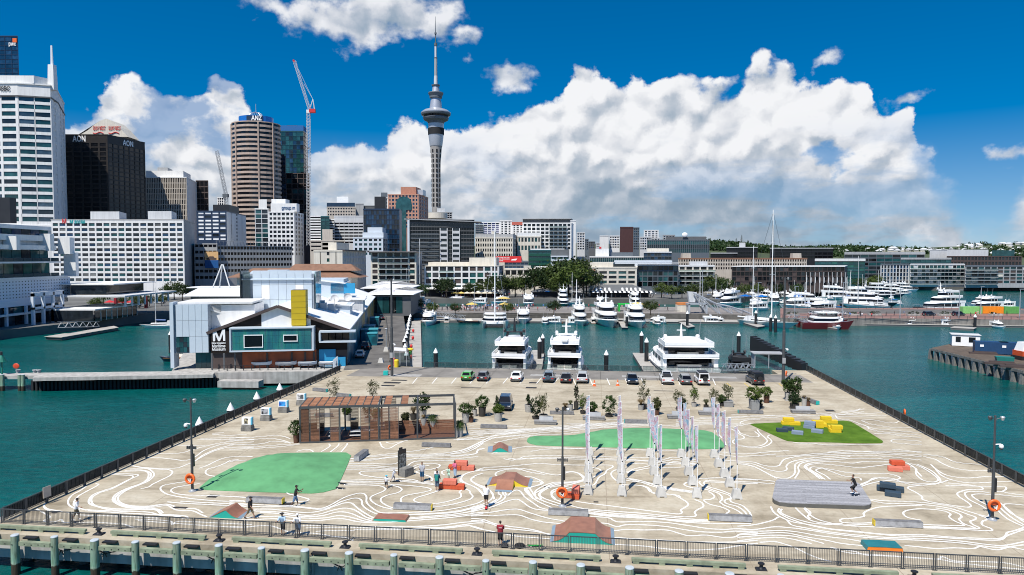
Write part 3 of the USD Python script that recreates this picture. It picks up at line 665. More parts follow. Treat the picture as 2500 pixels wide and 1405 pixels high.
# railings -----------------------------------------------------------------
def railing(name,label,a,b,n,h=1.1,ztop=0.0,bars=16,infill=None,post=.07):
 """A metal railing from a to b (wharf frame) in n panels, each panel a part."""
 t = thing(name,label,'railing',rot=WYAW); a,b = np.array(a,float),np.array(b,float); d = (b-a)/n; u = d/np.linalg.norm(d); L = np.linalg.norm(d)-.14
 for i in range(n):
  s = a+d*i+u*.07; e = s+u*L; m = MB(); P = lambda q,z: [q[0],q[1],z]
  m.bar(P(s,h),P(e,h),.07,.06).bar(P(s,.14),P(e,.14),.05,.05)
  ang = math.atan2(u[1],u[0])
  for q in (s,e): m.box(q[0],q[1],.0,post,post,h+.04,ang); m.box(q[0],q[1],0,.16,.14,.03,ang)
  for k in range(bars): q = s+(e-s)*(k+1)/(bars+1); m.box(q[0],q[1],.16,.022,.022,h-.18,ang)
  p = part(t,'railing_panel',m,STEEL)
  if infill is not None: part(p,'infill',MB().bar(P(s+u*.06,.63),P(e-u*.06,.63),.012,.82),infill)
 return t
MESHI = clear('tinted_infill',(.45,.5,.5),.12)
railing('railing','long grey metal railing with upright bars along the near edge of the wharf',(XL+.5,46.7),(XR-.4,46.9),42)
railing('railing','grey railing along the left edge of the wharf beside the green water',(XL+.5,46.9),(XL+.6,117.2),33,bars=12,infill=MESHI,post=.10)
railing('railing','grey railing along the right edge of the wharf beside the open water',(XR-.45,47),(XR-.55,127.8),38,bars=12,infill=MESHI,post=.10)
railing('railing','low thin grey railing along the far edge of the wharf behind the parked cars',(-31.4,123.2),(30.6,123.2),31,h=1.0,bars=2,infill=clear('pale_infill',(.75,.8,.8),.10),post=.05)
# seaward timber fendering --------------------------------------------------
def pile_mat():
 N = {'pos': ('geometry',{}),'sx': ('separate_xyz',{}),'n1': ('noise_texture',{'scale': 5.0,'detail': 5.0}),'n2': ('mapping',{'scale': (6,6,.7)}),'n3': ('noise_texture',{'scale': 1.6,'detail': 5.0}),
   'add': ('math',{'math_type': 'multiply_add','value2': .35}),'r': ('rgb_ramp',{'ramp': [(.0,(.035,.028,.018)),(.33,(.045,.036,.02)),(.36,(.30,.42,.32)),(.42,(.20,.36,.26)),(.6,(.19,.30,.22)),(1.0,(.24,.30,.22))]}),
   'mr': ('map_range',{'from_min': WATER,'from_max': .4}),'r3': ('rgb_ramp',{'ramp': [(.36,(.6,.58,.5)),(.55,(1,1,1))]}),'m': ('mix_color',{'blend_type': 'multiply','fac': 1.0}),'p': ('principled_bsdf',{'roughness': .85}),'b': ('bump',{'strength': .5,'distance': .03})}
 L = [('pos.position','sx.vector'),('pos.position','n1.vector'),('n1.fac','add.value1'),('sx.z','add.value3'),('add.value','mr.value'),('mr.result','r.fac'),('pos.position','n2.vector'),('n2.vector','n3.vector'),('n3.fac','r3.fac'),('r.color','m.a'),('r3.color','m.b'),('m.result','p.base_color'),('n3.fac','b.height'),('b.normal','p.normal')]
 return usdkit.material(stage,'/World/Looks/tanalised_pile',N,L,surface='p.BSDF')
PILE = pile_mat()
TIMB = mat('green_timber',(.235,.275,.185),.85,var=.3,scale=1.4,bump=.3,bscale=9,streak=.2)
CAPM = mat('pile_cap',(.42,.47,.50),.6,var=.15,scale=3)
rr = random.Random(3); fp = None; px_list = [XL+1.0+3.15*k for k in range(0,27)]
for k,x in enumerate(px_list):
 w = WL(x,44.08); h = .28+rr.uniform(-.06,.08); r = .275+rr.uniform(-.03,.035)
 t = thing('fender_pile',f'{nth(k)} round green timber pile from the left in the row before the near railing','pile',(w[0],w[1],0),WYAW,'green fender piles along the near edge')
 part(t,'shaft',MB().lathe([(r*1.03,WATER-.6),(r,-1.2),(r*.97,h-.03),(r*.93,h)],n=14),PILE,smooth=40)
 part(t,'cap',MB().lathe([(r*.95,h),(r*.99,h+.03),(r*.9,h+.07),(r*.3,h+.09)],n=14),CAPM,smooth=40)
 part(t,'bolt',MB().lathe([(.05,0),(.05,.04)],n=6).move((0,-r,-.3)),HATCH)
 if k+1 < len(px_list):
  a,b = x+.40,px_list[k+1]-.40
  t = thing('fender_beam',f'{nth(k)} green timber beam from the left, bolted between two fender piles','timber beam',(w[0],w[1],0),WYAW,'green timber beams between the fender piles')
  part(t,'beam',MB().bar((.34,.08,-.30),(b-a+.46,.08,-.30),.30,.30),TIMB)
  part(t,'bolt_row',MB().box(.8,-.075,-.33,.07,.03,.07).box(1.35,-.075,-.37,.07,.03,.07).box(1.9,-.075,-.33,.07,.03,.07).box(2.4,-.075,-.37,.07,.03,.07),HATCH)
  single('fender_pad',MB().box(0,0,0,1.0,.5,.10).move((*WL(x+.75,44.72),-.13),WYAW),BLACK,f'flat black rubber pad on the deck edge behind the {nth(k)} fender pile from the left','fender pad','rubber pads behind the fender piles')
for k in range(9):
 x0 = XL+1.2+k*9.45; t = thing('kerb_timber',f'{nth(k)} long green timber kerb from the left along the near deck edge','timber kerb',(*WL(x0,45.55),0),WYAW,'green timber kerbs at the near deck edge')
 part(t,'rail',MB().bar((0,0,.27),(7.4,0,.27),.26,.20),TIMB)
 for q in (.3,2.0,3.8,5.5,7.1): part(t,'block',MB().box(q,0,0,.4,.24,.17),TIMB)
 t = thing('mooring_bollard',f'{nth(k)} short black mooring bollard from the left between the green kerb timbers','bollard',(*WL(x0+8.4,45.6),0),WYAW,'black bollards at the near deck edge')
 part(t,'base',MB().taper(0,0,0,.75,.45,.10,.85),BLACK); part(t,'head',MB().lathe([(.19,.10),(.12,.2),(.12,.32),(.22,.38),(.22,.44),(.1,.48)],n=12),BLACK,smooth=40)
for k,(px,py) in enumerate([(112,1335),(232,1340),(525,1352),(850,1375),(1170,1385),(1440,1398)]):
 g = rotz(Q(px,py,47.2)[:2],-WYAW); w = WL(g[0],44.6); m = MB()
 pts = [np.array([i*.16-.9,0,-.62-.32*math.sin(i/11*math.pi)*(1 if i < 6 else .7)]) for i in range(12)]
 for i,(a,b) in enumerate(zip(pts[:-1],pts[1:])): m.bar(a,b,.05+.03*(i % 2),.08-.03*(i % 2))
 m.tube((-.3,0,-.85),(-.45,0,-1.2),.035).tube((-.3,0,-.85),(-.1,0,-1.2),.035)
 single('mooring_chain',m.move((w[0],w[1],0),WYAW),HATCH,f'{nth(k)} dark rusty chain from the left hanging on the concrete wharf edge','chain','chains hanging on the near wharf edge')
w = Q(755,1375,46.6); m = MB()
for sx in (-.24,.24): m.box(sx,0,-2.7,.06,.08,2.6)
t = thing('ladder','narrow steel ladder going down to the water between the fender piles','ladder',(w[0],w[1],0),WYAW)
part(t,'stile',m,LSTEEL)
for k in range(8): part(t,'rung',MB().tube((-.24,0,-2.5+k*.32),(.24,0,-2.5+k*.32),.022),LSTEEL)
# white capped guide piles beside the left railing, small cleats on the ledge
def marina_pile(loc,h,label,r=.42,group=None,z0=-.5):
 t = thing('marina_pile',label,'pile',(loc[0],loc[1],WATER),group=group)
 part(t,'shaft',MB().lathe([(r,z0),(r,h)],n=12),BLACK,smooth=40)
 part(t,'cap',MB().lathe([(r*1.08,h),(r*1.08,h+.12),(.03,h+.95*r/.42)],n=12),WHITE,smooth=30); return t
for px,py,wh in [(683,952,'farthest'),(627,974,'third'),(563,1002,'second'),(487,1038,'nearest')]:
 u = (px-1250)/FPX; d = -47.2/(u*math.cos(WYAW)+math.sin(WYAW)); q = Q(px,py,d)
 marina_pile(q,q[2]-WATER,f'dark pile with a white cone cap just outside the left railing, {wh} of the four',.45)
CLEAT = mat('white_cleat',(.6,.62,.62),.6)
part(dk,'ledge',MB().box(XL-.35,(YN+118)/2,-.45,.7,118-YN,.40).box(XR+.35,(YN+126)/2,-.45,.7,126-YN,.40),CONC)
for k in range(9): single('edge_cleat',MB().taper(0,0,0,.55,.5,.3,.7).move((*WL(XL-.35,49.5+k*4.1),-.05),WYAW),CLEAT,f'{nth(k)} nearest small pale mooring block on the ledge outside the left railing','mooring block','mooring blocks outside the left railing')
for k in range(9): single('edge_cleat',MB().taper(0,0,0,.7,.45,.2,.8).move((*WL(XR+.35,58+k*6.1),-.05),WYAW),CLEAT,f'{nth(k)} nearest small pale mooring block on the ledge outside the right railing','mooring block','mooring blocks outside the right railing')
# land beyond the marina -----------------------------------------------------
def land(name,pts,matr,label,z=0.0,depth=4.0,side=None):
 p = np.array([g[:2] for g in pts]); 
 s = thing(name,label,name.replace('_',' '),kind='structure'); c = np.vstack([p,p[:1]])
 part(s,'quay_wall',MB().prism(p,z-depth,z-.01),side or CONC); part(s,'paving',MB().prism(p,z-.0099,z),matr); return s
gp = lambda *q: [G(*a) for a in q]
QUAYW = mat('quay_paving',(.21,.20,.185),.9,var=.3,scale=.2,streak=.35)
# city ground: everything from the back promenade to the horizon
far = [(-2600,520),(-2600,3500),(3200,3500),(3200,560)]
city = gp((2620,703),(2500,701),(2300,701),(2180,699),(2150,707),(1960,712),(1850,722),(1760,733),(1690,731),(1500,730),(1330,729),(1000,729),(840,735),(770,745))
left = gp((540,752),(450,758),(394,765),(275,778),(140,793),(0,807),(-400,850))
single('city_ground',MB().prism(np.array([g[:2] for g in city]+[g[:2] for g in left]+[(-700,130),*far]),-4,0),CITYG,'flat paved city ground behind the quays','ground',kind='structure')
land('street',gp((838,905),(1002,893),(985,768),(905,752)),ASPHD,'worn dark asphalt street beside the museum running away to the city',.004)
land('promenade',gp((960,764),(1015,764),(1250,764),(1480,765),(1660,766),(1840,769),(1836,753),(1660,750),(1200,749),(1000,750)),PAVE,'grey promenade quay crowded with people behind the moored yachts',side=CONCD)
land('quay',gp((1905,776),(2000,777),(2250,778),(2640,783),(2640,756),(2300,752),(1905,753)),PAVER,'reddish paved quay with containers and parked cars on the right',side=QUAYW)
land('museum_wharf',gp((416,911),(838,906),(905,752),(560,748),(452,856)),CONC,'grey concrete wharf that the museum stands on',-.03,2.1)
land('pier',gp((0,911),(-260,914),(-260,930),(0,917),(85,917),(80,922),(520,914),(526,905)),CONC,'narrow grey concrete pier on the left in front of the museum',-.05,.6)
# sheet pile wall below the pier, and low concrete ledge below the museum wharf
m = MB(); a,b = G(60,922),G(520,915)
for i in range(48):
 t0,t1 = i/48,(i+.55)/48; s,e = a+(b-a)*t0,a+(b-a)*t1; m.bar((s[0],s[1]+1.7,-1.9),(e[0],e[1]+1.7,-1.9),.5,2.2); 
single('sheet_pile_wall',m.bar((a[0],a[1]+2.2,-2),(b[0],b[1]+2.2,-2),.4,2.0),DARK,'black corrugated sheet pile wall under the narrow left pier','retaining wall',kind='structure')
a,b = G(532,931,-1.1),G(632,932,-1.1); single('landing_ledge',MB().bar((a[0],a[1]+1,-1.65),(b[0],b[1]+1,-1.65),2.2,1.1),CONC,'low concrete landing under the museum wharf edge','landing')
a,b = G(640,930,-1.1),G(830,918,-1.1); single('landing_ledge',MB().bar((a[0]+9,a[1]+2,-1.7),(b[0]-9,b[1]+2,-1.7),1.2,.5),CONCD,'dark low beam under the museum wharf next to the landing','landing')
# street furniture pieces of the pier: beacon, buoy disc, paired piles
for i,px in enumerate([3,11,53,61]):
 q = G(px,917,-.0); t = thing('pier_pile',['pale green timber pile at the left end of the pier, left of its pair','pale green timber pile at the left end of the pier, right of its pair','pale green timber pile under the red disc, left of its pair','pale green timber pile under the red disc, right of its pair'][i],'pile',(q[0],q[1]-.5,0))
 part(t,'shaft',MB().lathe([(.32,WATER-.5),(.30,.15)],n=10),PILE,smooth=40); part(t,'cap',MB().lathe([(.30,.15),(.32,.2),(.1,.24)],n=10),CAPM)
q = G(5,914); t = thing('harbour_beacon','green beacon post with a conical topmark at the left end of the pier','beacon',(q[0],q[1],0)); GRN = mat('beacon_green',(.01,.16,.11),.5)
part(t,'post',MB().tube((0,0,0),(0,0,3.4),.14,n=8),GRN); part(t,'topmark',MB().lathe([(.75,2.2),(.12,3.4)],n=10),GRN); part(t,'light',MB().lathe([(.2,3.4),(.2,3.9),(.08,4.0)],n=8),BLACK)
q = G(40,912); t = thing('warning_disc','round red disc on a short post at the left end of the pier','warning disc',(q[0],q[1],0)); part(t,'post',MB().tube((0,0,0),(0,0,.8),.06),LSTEEL); part(t,'disc',MB().ball(0,0,1.3,.58,.12,.48,2),mat('disc_red',(.55,.06,.02),.5),smooth=40)
for k,px in enumerate((45,85,95)): single('pier_bollard',MB().lathe([(.3,0),(.25,.3),(.4,.35),(.4,.5)],n=8).move(G(px,910)),GREYW,f'{nth(k)} small grey mooring bollard from the left on the narrow left pier','bollard','bollards on the left pier')
# marina pontoons and fingers ---------------------------------------------
PONT = mat('pontoon_concrete',(.36,.34,.31),.9,var=.2,scale=.3)
def pontoon(pts,label,z=-1.9,th=.65):
 p = np.array([G(px,py,z)[:2] for px,py in pts]); t = thing('pontoon',label,'pontoon'); part(t,'deck',MB().prism(p,z-.12,z),PONT)
 c = p.mean(0); part(t,'float',MB().prism(c+(p-c)*.97,z-th-.2,z-.122),DGREY); return t
pontoon([(1030,900),(1000,898),(984,795),(1010,783),(1027,783)],'long pale concrete pontoon beside the street, lined with white capped piles')
pontoon([(1010,784),(1480,785),(1480,778),(1010,777)],'narrow pontoon along the promenade in front of the moored catamaran')
pontoon([(1480,785),(2000,788),(2000,782),(1480,778)],'narrow pontoon along the promenade behind the large white yachts')
pontoon([(2010,790),(2560,797),(2560,790),(2010,784)],'narrow pontoon along the right quay')
pontoon([(1544,862),(1586,862),(1612,906),(1572,907)],'wide white finger pontoon between the yachts in the marina',-1.7)
pontoon([(1300,855),(1330,855),(1322,905),(1282,905)],'finger pontoon between the two yachts on the left of the marina',-1.8)
pontoon([(1518,800),(1533,800),(1522,782),(1508,782)],'short finger pontoon behind the blunt white launch',-1.9)
pontoon([(1655,785),(1672,783),(1697,797),(1680,800)],'short finger pontoon with one capped pile below the footbridge',-1.9)
pontoon([(1808,786),(1830,784),(1868,796),(1850,799)],'angled finger pontoon at the tall white sailing yacht',-1.9)
pontoon([(2000,792),(2040,800),(2045,803),(2000,797)],'short finger pontoon under the open motorboat',-1.9)
pontoon([(2330,797),(2385,800),(2378,803),(2320,800)],'short finger pontoon on the right with a white buoy',-1.9)
pontoon([(108,822),(150,824),(290,800),(278,796)],'long grey pontoon beside the left quay under the gangway',-1.6)
pontoon([(415,860),(440,860),(440,854),(415,854)],'small dark pontoon by the capped pile left of the museum',-1.7)
pontoon([(440,905),(480,907),(498,890),(498,878)],'short concrete pontoon against the museum corner',-1.2)
pontoon([(1188,907),(1290,907),(1290,903),(1188,903)],'narrow boarding pontoon behind the far railing',-1.6)
# ================================================================== things on the deck
TURF = mat('rubber_turf',(.095,.29,.125),.9,var=.24,scale=.55,bump=.35,bscale=14)
def grass_mat():
 N = {'pos': ('geometry',{}),'n1': ('noise_texture',{'scale': .5,'detail': 6.0,'roughness': .65}),'n2': ('noise_texture',{'scale': 16.0,'detail': 3.0}),'r': ('rgb_ramp',{'ramp': [(.3,(.048,.10,.010)),(.55,(.080,.155,.016)),(.75,(.12,.20,.028))]}),'b': ('bump',{'strength': .6,'distance': .04}),'p': ('principled_bsdf',{'roughness': .9,'specular_ior_level': .1})}
 return usdkit.material(stage,'/World/Looks/lawn',N,[('pos.position','n1.vector'),('pos.position','n2.vector'),('n1.fac','r.fac'),('r.color','p.base_color'),('n2.fac','b.height'),('b.normal','p.normal')],surface='p.BSDF')
from shapely.geometry import Polygon,Point
def mound(pts,bumps,label,matr,edge=.05,res=.8):
 """A soft play mound: the outline is flat at the rim, bumps (x, y, radius, height) swell its inside."""
 P = np.array([g[:2] for g in pts]); poly = Polygon(P).buffer(0)
 ring = np.array(poly.exterior.segmentize(res).coords)[:-1]
 lo,hi = P.min(0),P.max(0); grid = [(x,y) for x in np.arange(lo[0],hi[0],res) for y in np.arange(lo[1],hi[1],res) if poly.buffer(-.35*res).contains(Point(x,y))]
 from scipy.spatial import Delaunay
 pt = np.vstack([ring,grid]); tri = Delaunay(pt).simplices
 tri = np.array([t for t in tri if poly.buffer(.01).contains(Point(pt[t].mean(0)))])
 a = pt[tri]; e1,e2 = a[:,1]-a[:,0],a[:,2]-a[:,0]; flip = e1[:,0]*e2[:,1]-e1[:,1]*e2[:,0] < 0; tri[flip] = tri[flip][:,::-1]
 z = np.full(len(pt),edge)
 dist = np.array([poly.exterior.distance(Point(*q)) for q in pt])
 for bx,by,r,h in bumps: d = np.hypot(pt[:,0]-bx,pt[:,1]-by)/r; z += h*np.clip(1-d*d,0,1)**1.5*np.clip(dist/1.2,0,1)
 n,k = len(pt),len(ring); v = np.vstack([np.c_[pt,z],np.c_[ring,np.zeros(k)]])
 f = list(tri)+[[n+i,n+(i+1) % k,(i+1) % k] for i in range(k)]+[[n+i,(i+1) % k,i] for i in range(k)]
 f = np.array(f); return (v,f)
def outline(pts,t=None): return [G(*(T(t,*p) if t else p)) for p in pts]
b1,b2 = G(640,1150),G(760,1140)
single('play_mound',mound(outline([(487,1192),(510,1172),(560,1146),(620,1122),(685,1108),(760,1106),(845,1106),(857,1113),(850,1132),(828,1182),(820,1195),(790,1203),(760,1206),(620,1202),(540,1199),(500,1197)]),[(b1[0],b1[1],7,.75),(b2[0],b2[1],6,.35)],'',TURF),TURF,'green rubber covered play mound on the left of the deck by the lamp post','play mound',smooth=60)
c1,c2,c3 = G(1560,1072),G(1480,1075),G(1680,1070)
single('play_mound',mound(outline([(770,822),(776,795),(800,778),(850,768),(1000,767),(1130,764),(1250,757),(1340,740),(1450,722),(1600,708),(1800,700),(2000,696),(2300,698),(2400,703),(2560,710),(2640,730),(2700,775),(2765,850),(2760,880),(2720,896),(2400,900),(1900,890),(1400,875),(1100,868),(870,860),(790,840)],'D'),[(c1[0],c1[1],8,.5),(c2[0],c2[1],6,.25),(c3[0],c3[1],7,.2)],'',TURF),TURF,'long low green rubber play mound behind the rows of flags','play mound',smooth=60)
single('lawn',mound(outline([(750,650),(790,641),(1060,630),(1450,615),(1690,611),(1760,620),(1800,640),(1950,730),(2085,815),(2092,830),(2070,838),(1990,840),(1800,838),(1500,830),(1200,825),(1120,815),(1080,800)],'F'),[],'',None,edge=.04),grass_mat(),'flat bright grass lawn with yellow and blue seating blocks on it','lawn')
# skate platform with planks
PLANK = [mat(f'weathered_plank_{i}',np.array([.30,.30,.315])*k,.85,var=.22,scale=6) for i,k in enumerate((.8,.95,1.08,.88,1.18))]
PLATS = mat('platform_fascia',(.10,.10,.09),.7,var=.15)
pl = Polygon([G(*T('G',*p),.37)[:2] for p in [(310,645),(322,632),(345,628),(640,640),(960,652),(990,668),(1075,800),(1083,818),(1068,832),(1030,840),(800,832),(420,820),(340,810),(300,795),(283,775)]]).buffer(.25).buffer(-.25)
t = thing('skate_platform','low grey plank covered skate platform with rounded corners and dark sides','skate platform')
part(t,'fascia',trimesh.creation.extrude_polygon(pl.simplify(.03),.318),PLATS)
u,w = np.array([math.cos(WYAW),math.sin(WYAW)]),np.array([-math.sin(WYAW),math.cos(WYAW)])
co = np.array(pl.exterior.coords); w0,w1 = (co@w).min(),(co@w).max(); u0,u1 = (co@u).min()-1,(co@u).max()+1
k,q,rr = 0,w0,random.Random(8)
while q < w1:
 cuts = [u0,u0+(u1-u0)*rr.uniform(.3,.7),u1]
 for a,b in zip(cuts[:-1],cuts[1:]):
  st = Polygon([u*(a+.006)+w*q,u*(b-.006)+w*q,u*(b-.006)+w*(q+.165),u*(a+.006)+w*(q+.165)]).intersection(pl)
  if st.area > .02 and st.geom_type == 'Polygon': part(t,'plank',MB().prism(np.array(st.exterior.coords)[:-1],.32,.37+rr.uniform(-.003,.003)),PLANK[rr.randrange(5)])
 q += .178
# timber and concrete bench blocks
BENCHT = mat('weathered_sleeper',(.17,.17,.175),.85,var=.35,scale=3,bump=.3)
BENCHL = mat('pale_sleeper',(.31,.315,.325),.85,var=.3,scale=3,bump=.3)
def bench(px0,px1,py,label,end=None,side=1,yaw=None,h=.45,d=.5,length=None,mt=BENCHL):
 a,b = G(px0,py),G(px1,py); L = length or abs(b[0]-a[0]); yaw = WYAW if yaw is None else yaw; c = (a+b)/2
 off = rotz((0,d/2),yaw); t = thing('bench',label,'bench',(c[0]+off[0],c[1]+off[1],0),yaw)
 part(t,'beam',MB().hexa([[sx*(L/2),sy*d/2,.05] for sx,sy in ((-1,-1),(1,-1),(1,1),(-1,1))]+[[sx*(L/2-.02),sy*(d/2-.03),h] for sx,sy in ((-1,-1),(1,-1),(1,1),(-1,1))]),mt)
 for k in range(4): part(t,'timber_board',MB().box(0,-d/2+.075+k*(d-.15)/3,h,L-.06,(d-.15)/3-.02,.03),BENCHT)
 part(t,'plinth',MB().box(0,0,0,L-.12,d-.1,.05),DARK)
 if end is not None: part(t,'end_panel',MB().box(side*(L/2+.02),0,.05,.05,d-.01,h-.03),end)
for a in [(597,690,1231,'pale bench block with a yellow right end below the left green mound',YELLOW,1),(958,1053,1247,'pale bench block with a yellow end in front of the orange blocks',YELLOW,1),
   (1338,1436,1261,'grey bench block between the middle lamp post and the big ramp',None),(1732,1835,1275,'grey bench block with a yellow left end left of the plank platform',YELLOW,-1),
   (2140,2251,1289,'dark grey bench block with a yellow left end in front of the platform',YELLOW,-1),(1028,1100,1093,'dark slatted bench block in front of the timber pavilion',None,1,None,.4,.45,None,BENCHT),
   (1172,1237,1047,'low dark bench block right of the pavilion by the painted lines',None,1,None,.4,.45,None,BENCHT),(1342,1401,1013,'low dark bench block behind the middle lamp post among planters',None,1,None,.38,.45,None,BENCHT),
   (1525,1580,1035,'dark bench block with a turquoise left end behind the flags',TEAL,-1,None,.42,.45,None,BENCHT),(1804,1863,1011,'dark bench block with a turquoise left end in front of a square planter',TEAL,-1,None,.4,.45,None,BENCHT)]: bench(*a)
bench(880,898,1119,'short grey bench block pointing towards the near railing by the left mound',None,1,WYAW+math.pi/2-.05,.55,.6,2.6)
bench(1972,1992,983,'grey bench block with a turquoise end at the back near the right railing',TEAL,-1,WYAW+math.pi/2+.35,.5,.55,3.2,BENCHT)
bench(764,794,957,'dark bench block with a turquoise end behind the pavilion, the left one',TEAL,1,WYAW-.30,.45,.5,2.6,BENCHT)
bench(822,850,970,'dark bench block with a turquoise end behind the pavilion, the right one',TEAL,1,WYAW-.30,.45,.5,2.4,BENCHT)
bench(779,803,1020,'dark bench block with a turquoise end seen through the pavilion slats',TEAL,-1,WYAW+.35,.45,.5,2.2,BENCHT)
g = G(942,916); single('bollard_block',MB().taper(0,0,0,.8,.8,.7,.95).move(g),TEAL,'small turquoise block at the foot of the far left lamp post','block')
DECKW = [mat(f'sofa_slat_{i}',np.array([.26,.255,.25])*k,.8,var=.2,scale=5) for i,k in enumerate((.8,1,1.15))]
for px0,px1,py,lab in [(1303,1359,1038,'by the potted tree left of the flags'),(1422,1477,1027,'behind the first column of flags'),(1630,1685,1024,'behind the third and fourth columns of flags'),(1707,1762,1015,'behind the last column of flags'),(1935,1991,1011,'at the back edge of the grass lawn')]:
 a,b = G(px0,py),G(px1,py); L = b[0]-a[0]; off = rotz((0,.5),WYAW); t = thing('lounge_seat','wide low grey timber seat with a backrest '+lab,'seat',((a[0]+b[0])/2+off[0],a[1]+off[1],0),WYAW)
 part(t,'base',MB().box(0,0,.06,L-.1,1.0,.3),DECKW[0])
 for k in range(7): part(t,'slat',MB().box(0,-.47+k*.155,.36,L,.135,.05),DECKW[k % 3])
 part(t,'backrest',MB().hexa([[-L*.28,.12,.41],[L*.32,.12,.41],[L*.32,.36,.41],[-L*.28,.36,.41],[-L*.28,.28,.85],[L*.32,.28,.85],[L*.32,.38,.85],[-L*.28,.38,.85]]),GREYW)
# skate ramps
RAMPB = mat('ramp_ply_brown',(.29,.135,.085),.4,var=.22,scale=1.2,spec=.4); RAMPG = mat('ramp_edge_blue_grey',(.20,.27,.33),.5,var=.1); RAMPT = mat('ramp_side_teal',(.01,.33,.27),.5,var=.08); RAMPY = mat('ramp_side_yellow',(.72,.55,.03),.5,var=.08); RAMPO = mat('ramp_side_orange',(.75,.20,.02),.5,var=.08)
def ramp(label,px0,px1,py,prof,depth,side,edge=.35,yaw=WYAW,top=RAMPB):
 """prof: (x from 0 to 1, height) of the riding surface; the front side panel shows towards the near railing."""
 a,b = G(px0,py),G(px1,py); L = (b[0]-a[0])/math.cos(yaw); off = rotz((0,depth/2),yaw); t = thing('skate_ramp',label,'skate ramp',((a[0]+b[0])/2+off[0],(a[1]+b[1])/2+off[1],0),yaw)
 p = [((x-.5)*L,z) for x,z in prof]; n = len(p)
 for s in (-1,1):
  v = [[x,s*(depth/2-.02),max(z-.035,.0)] for x,z in p]+[[x,s*(depth/2-.02),0] for x,z in p]
  f = [[i,n+i,n+i+1] for i in range(n-1)]+[[i,n+i+1,i+1] for i in range(n-1)]
  part(t,'side_panel',MB().add(v,f if s < 0 else [q[::-1] for q in f]),side)
 def skin(i0,i1,mt,nm):
  q = p[i0:i1+1]; k = len(q); v = [[x,y,z] for y in (-depth/2,depth/2) for x,z in q]+[[x,y,z-.03] for y in (-depth/2,depth/2) for x,z in q]
  f = []
  for i in range(k-1):
   f += [[i,i+1,k+i+1],[i,k+i+1,k+i],[2*k+i,3*k+i+1,2*k+i+1],[2*k+i,3*k+i,3*k+i+1],[i,2*k+i,2*k+i+1],[i,2*k+i+1,i+1],[k+i,k+i+1,3*k+i+1],[k+i,3*k+i+1,3*k+i]]
  for e in (0,k-1): f += [[e,k+e,3*k+e],[e,3*k+e,2*k+e]]
  part(t,nm,MB().add(v,f),mt)
 i0 = 1 if edge else 0
 if edge: skin(0,1,RAMPG,'edge_plate'); skin(n-2,n-1,RAMPG,'edge_plate')
 skin(i0,n-1-i0,top,'riding_surface'); return t,L
arc = lambda x0,x1,h0,h1,k=6,pw=1.8: [(x0+(x1-x0)*i/k,h0+(h1-h0)*(i/k)**pw) for i in range(k+1)]
ramp('big brown humped skate ramp with teal front behind the near railing',1343,1500,1328,[(0,.02),(.055,.1)]+arc(.06,.30,.12,.80)[1:]+[(.5,.83),(.70,.80)]+[(1-x,z) for x,z in arc(.06,.30,.12,.80)[1:-1]][::-1]+[(.945,.1),(1,.02)],3.0,RAMPT)
t,L = ramp('brown pyramid skate ramp with yellow sides in the middle of the deck',1186,1296,1188,[(0,.02),(.07,.1)]+arc(.08,.38,.12,.62)[1:]+[(.5,.63),(.62,.62)]+[(1-x,z) for x,z in arc(.08,.38,.12,.62)[1:-1]][::-1]+[(.93,.1),(1,.02)],2.2,RAMPY)
q = arc(0,1,.02,.62,7); v = [[s*.75+(-.25),-1.1-1.55*(1-x),z] for x,z in q for s in (-1,1)]; part(t,'front_slope',MB().add(v,[f for i in range(7) for f in ([2*i,2*i+1,2*i+3],[2*i,2*i+3,2*i+2])]),RAMPB)
part(t,'edge_plate',MB().add([[-1.0,-2.66,.04],[.5,-2.66,.04],[.5,-2.3,.085],[-1.0,-2.3,.085]],[[0,1,2],[0,2,3]]),RAMPG)
for s in (-.995,.495):
 v = [[s,-1.1-1.55*(1-x),z-.01] for x,z in q]+[[s,-1.1-1.55*(1-x),0] for x,z in q]; part(t,'side_panel',MB().add(v,[f for i in range(7) for f in ([i,8+i,9+i],[i,9+i,i+1])]),RAMPY)
ramp('small brown and teal launch ramp near the left end of the near railing',507,590,1266,[(0,.02),(.10,.12),(.50,.64),(.55,.63)]+[(.55+.35*i/5,.63-.53*(1-(1-i/5)**1.8)) for i in range(1,5)]+[(.90,.1),(1,.02)],1.7,RAMPT)
ramp('brown wave shaped skate ramp with a teal side below the pavilion',1190,1250,1105,[(0,.02),(.2,.08),(.3,.22),(.42,.45),(.52,.5),(.62,.42),(.75,.22),(.85,.08),(1,.02)],2.2,RAMPT,yaw=WYAW+.12)
ramp('low brown topped box ramp with teal side by the white lines',910,992,1274,[(0,.02),(.02,.20),(.5,.22),(.98,.20),(1,.02)],1.1,RAMPT,edge=0)
ramp('low orange box ramp with a teal top at the near railing',2119,2203,1347,[(0,.02),(.03,.30),(.5,.32),(.97,.30),(1,.02)],1.2,RAMPO,edge=0,top=mat('ramp_top_teal',(.02,.16,.18),.5))
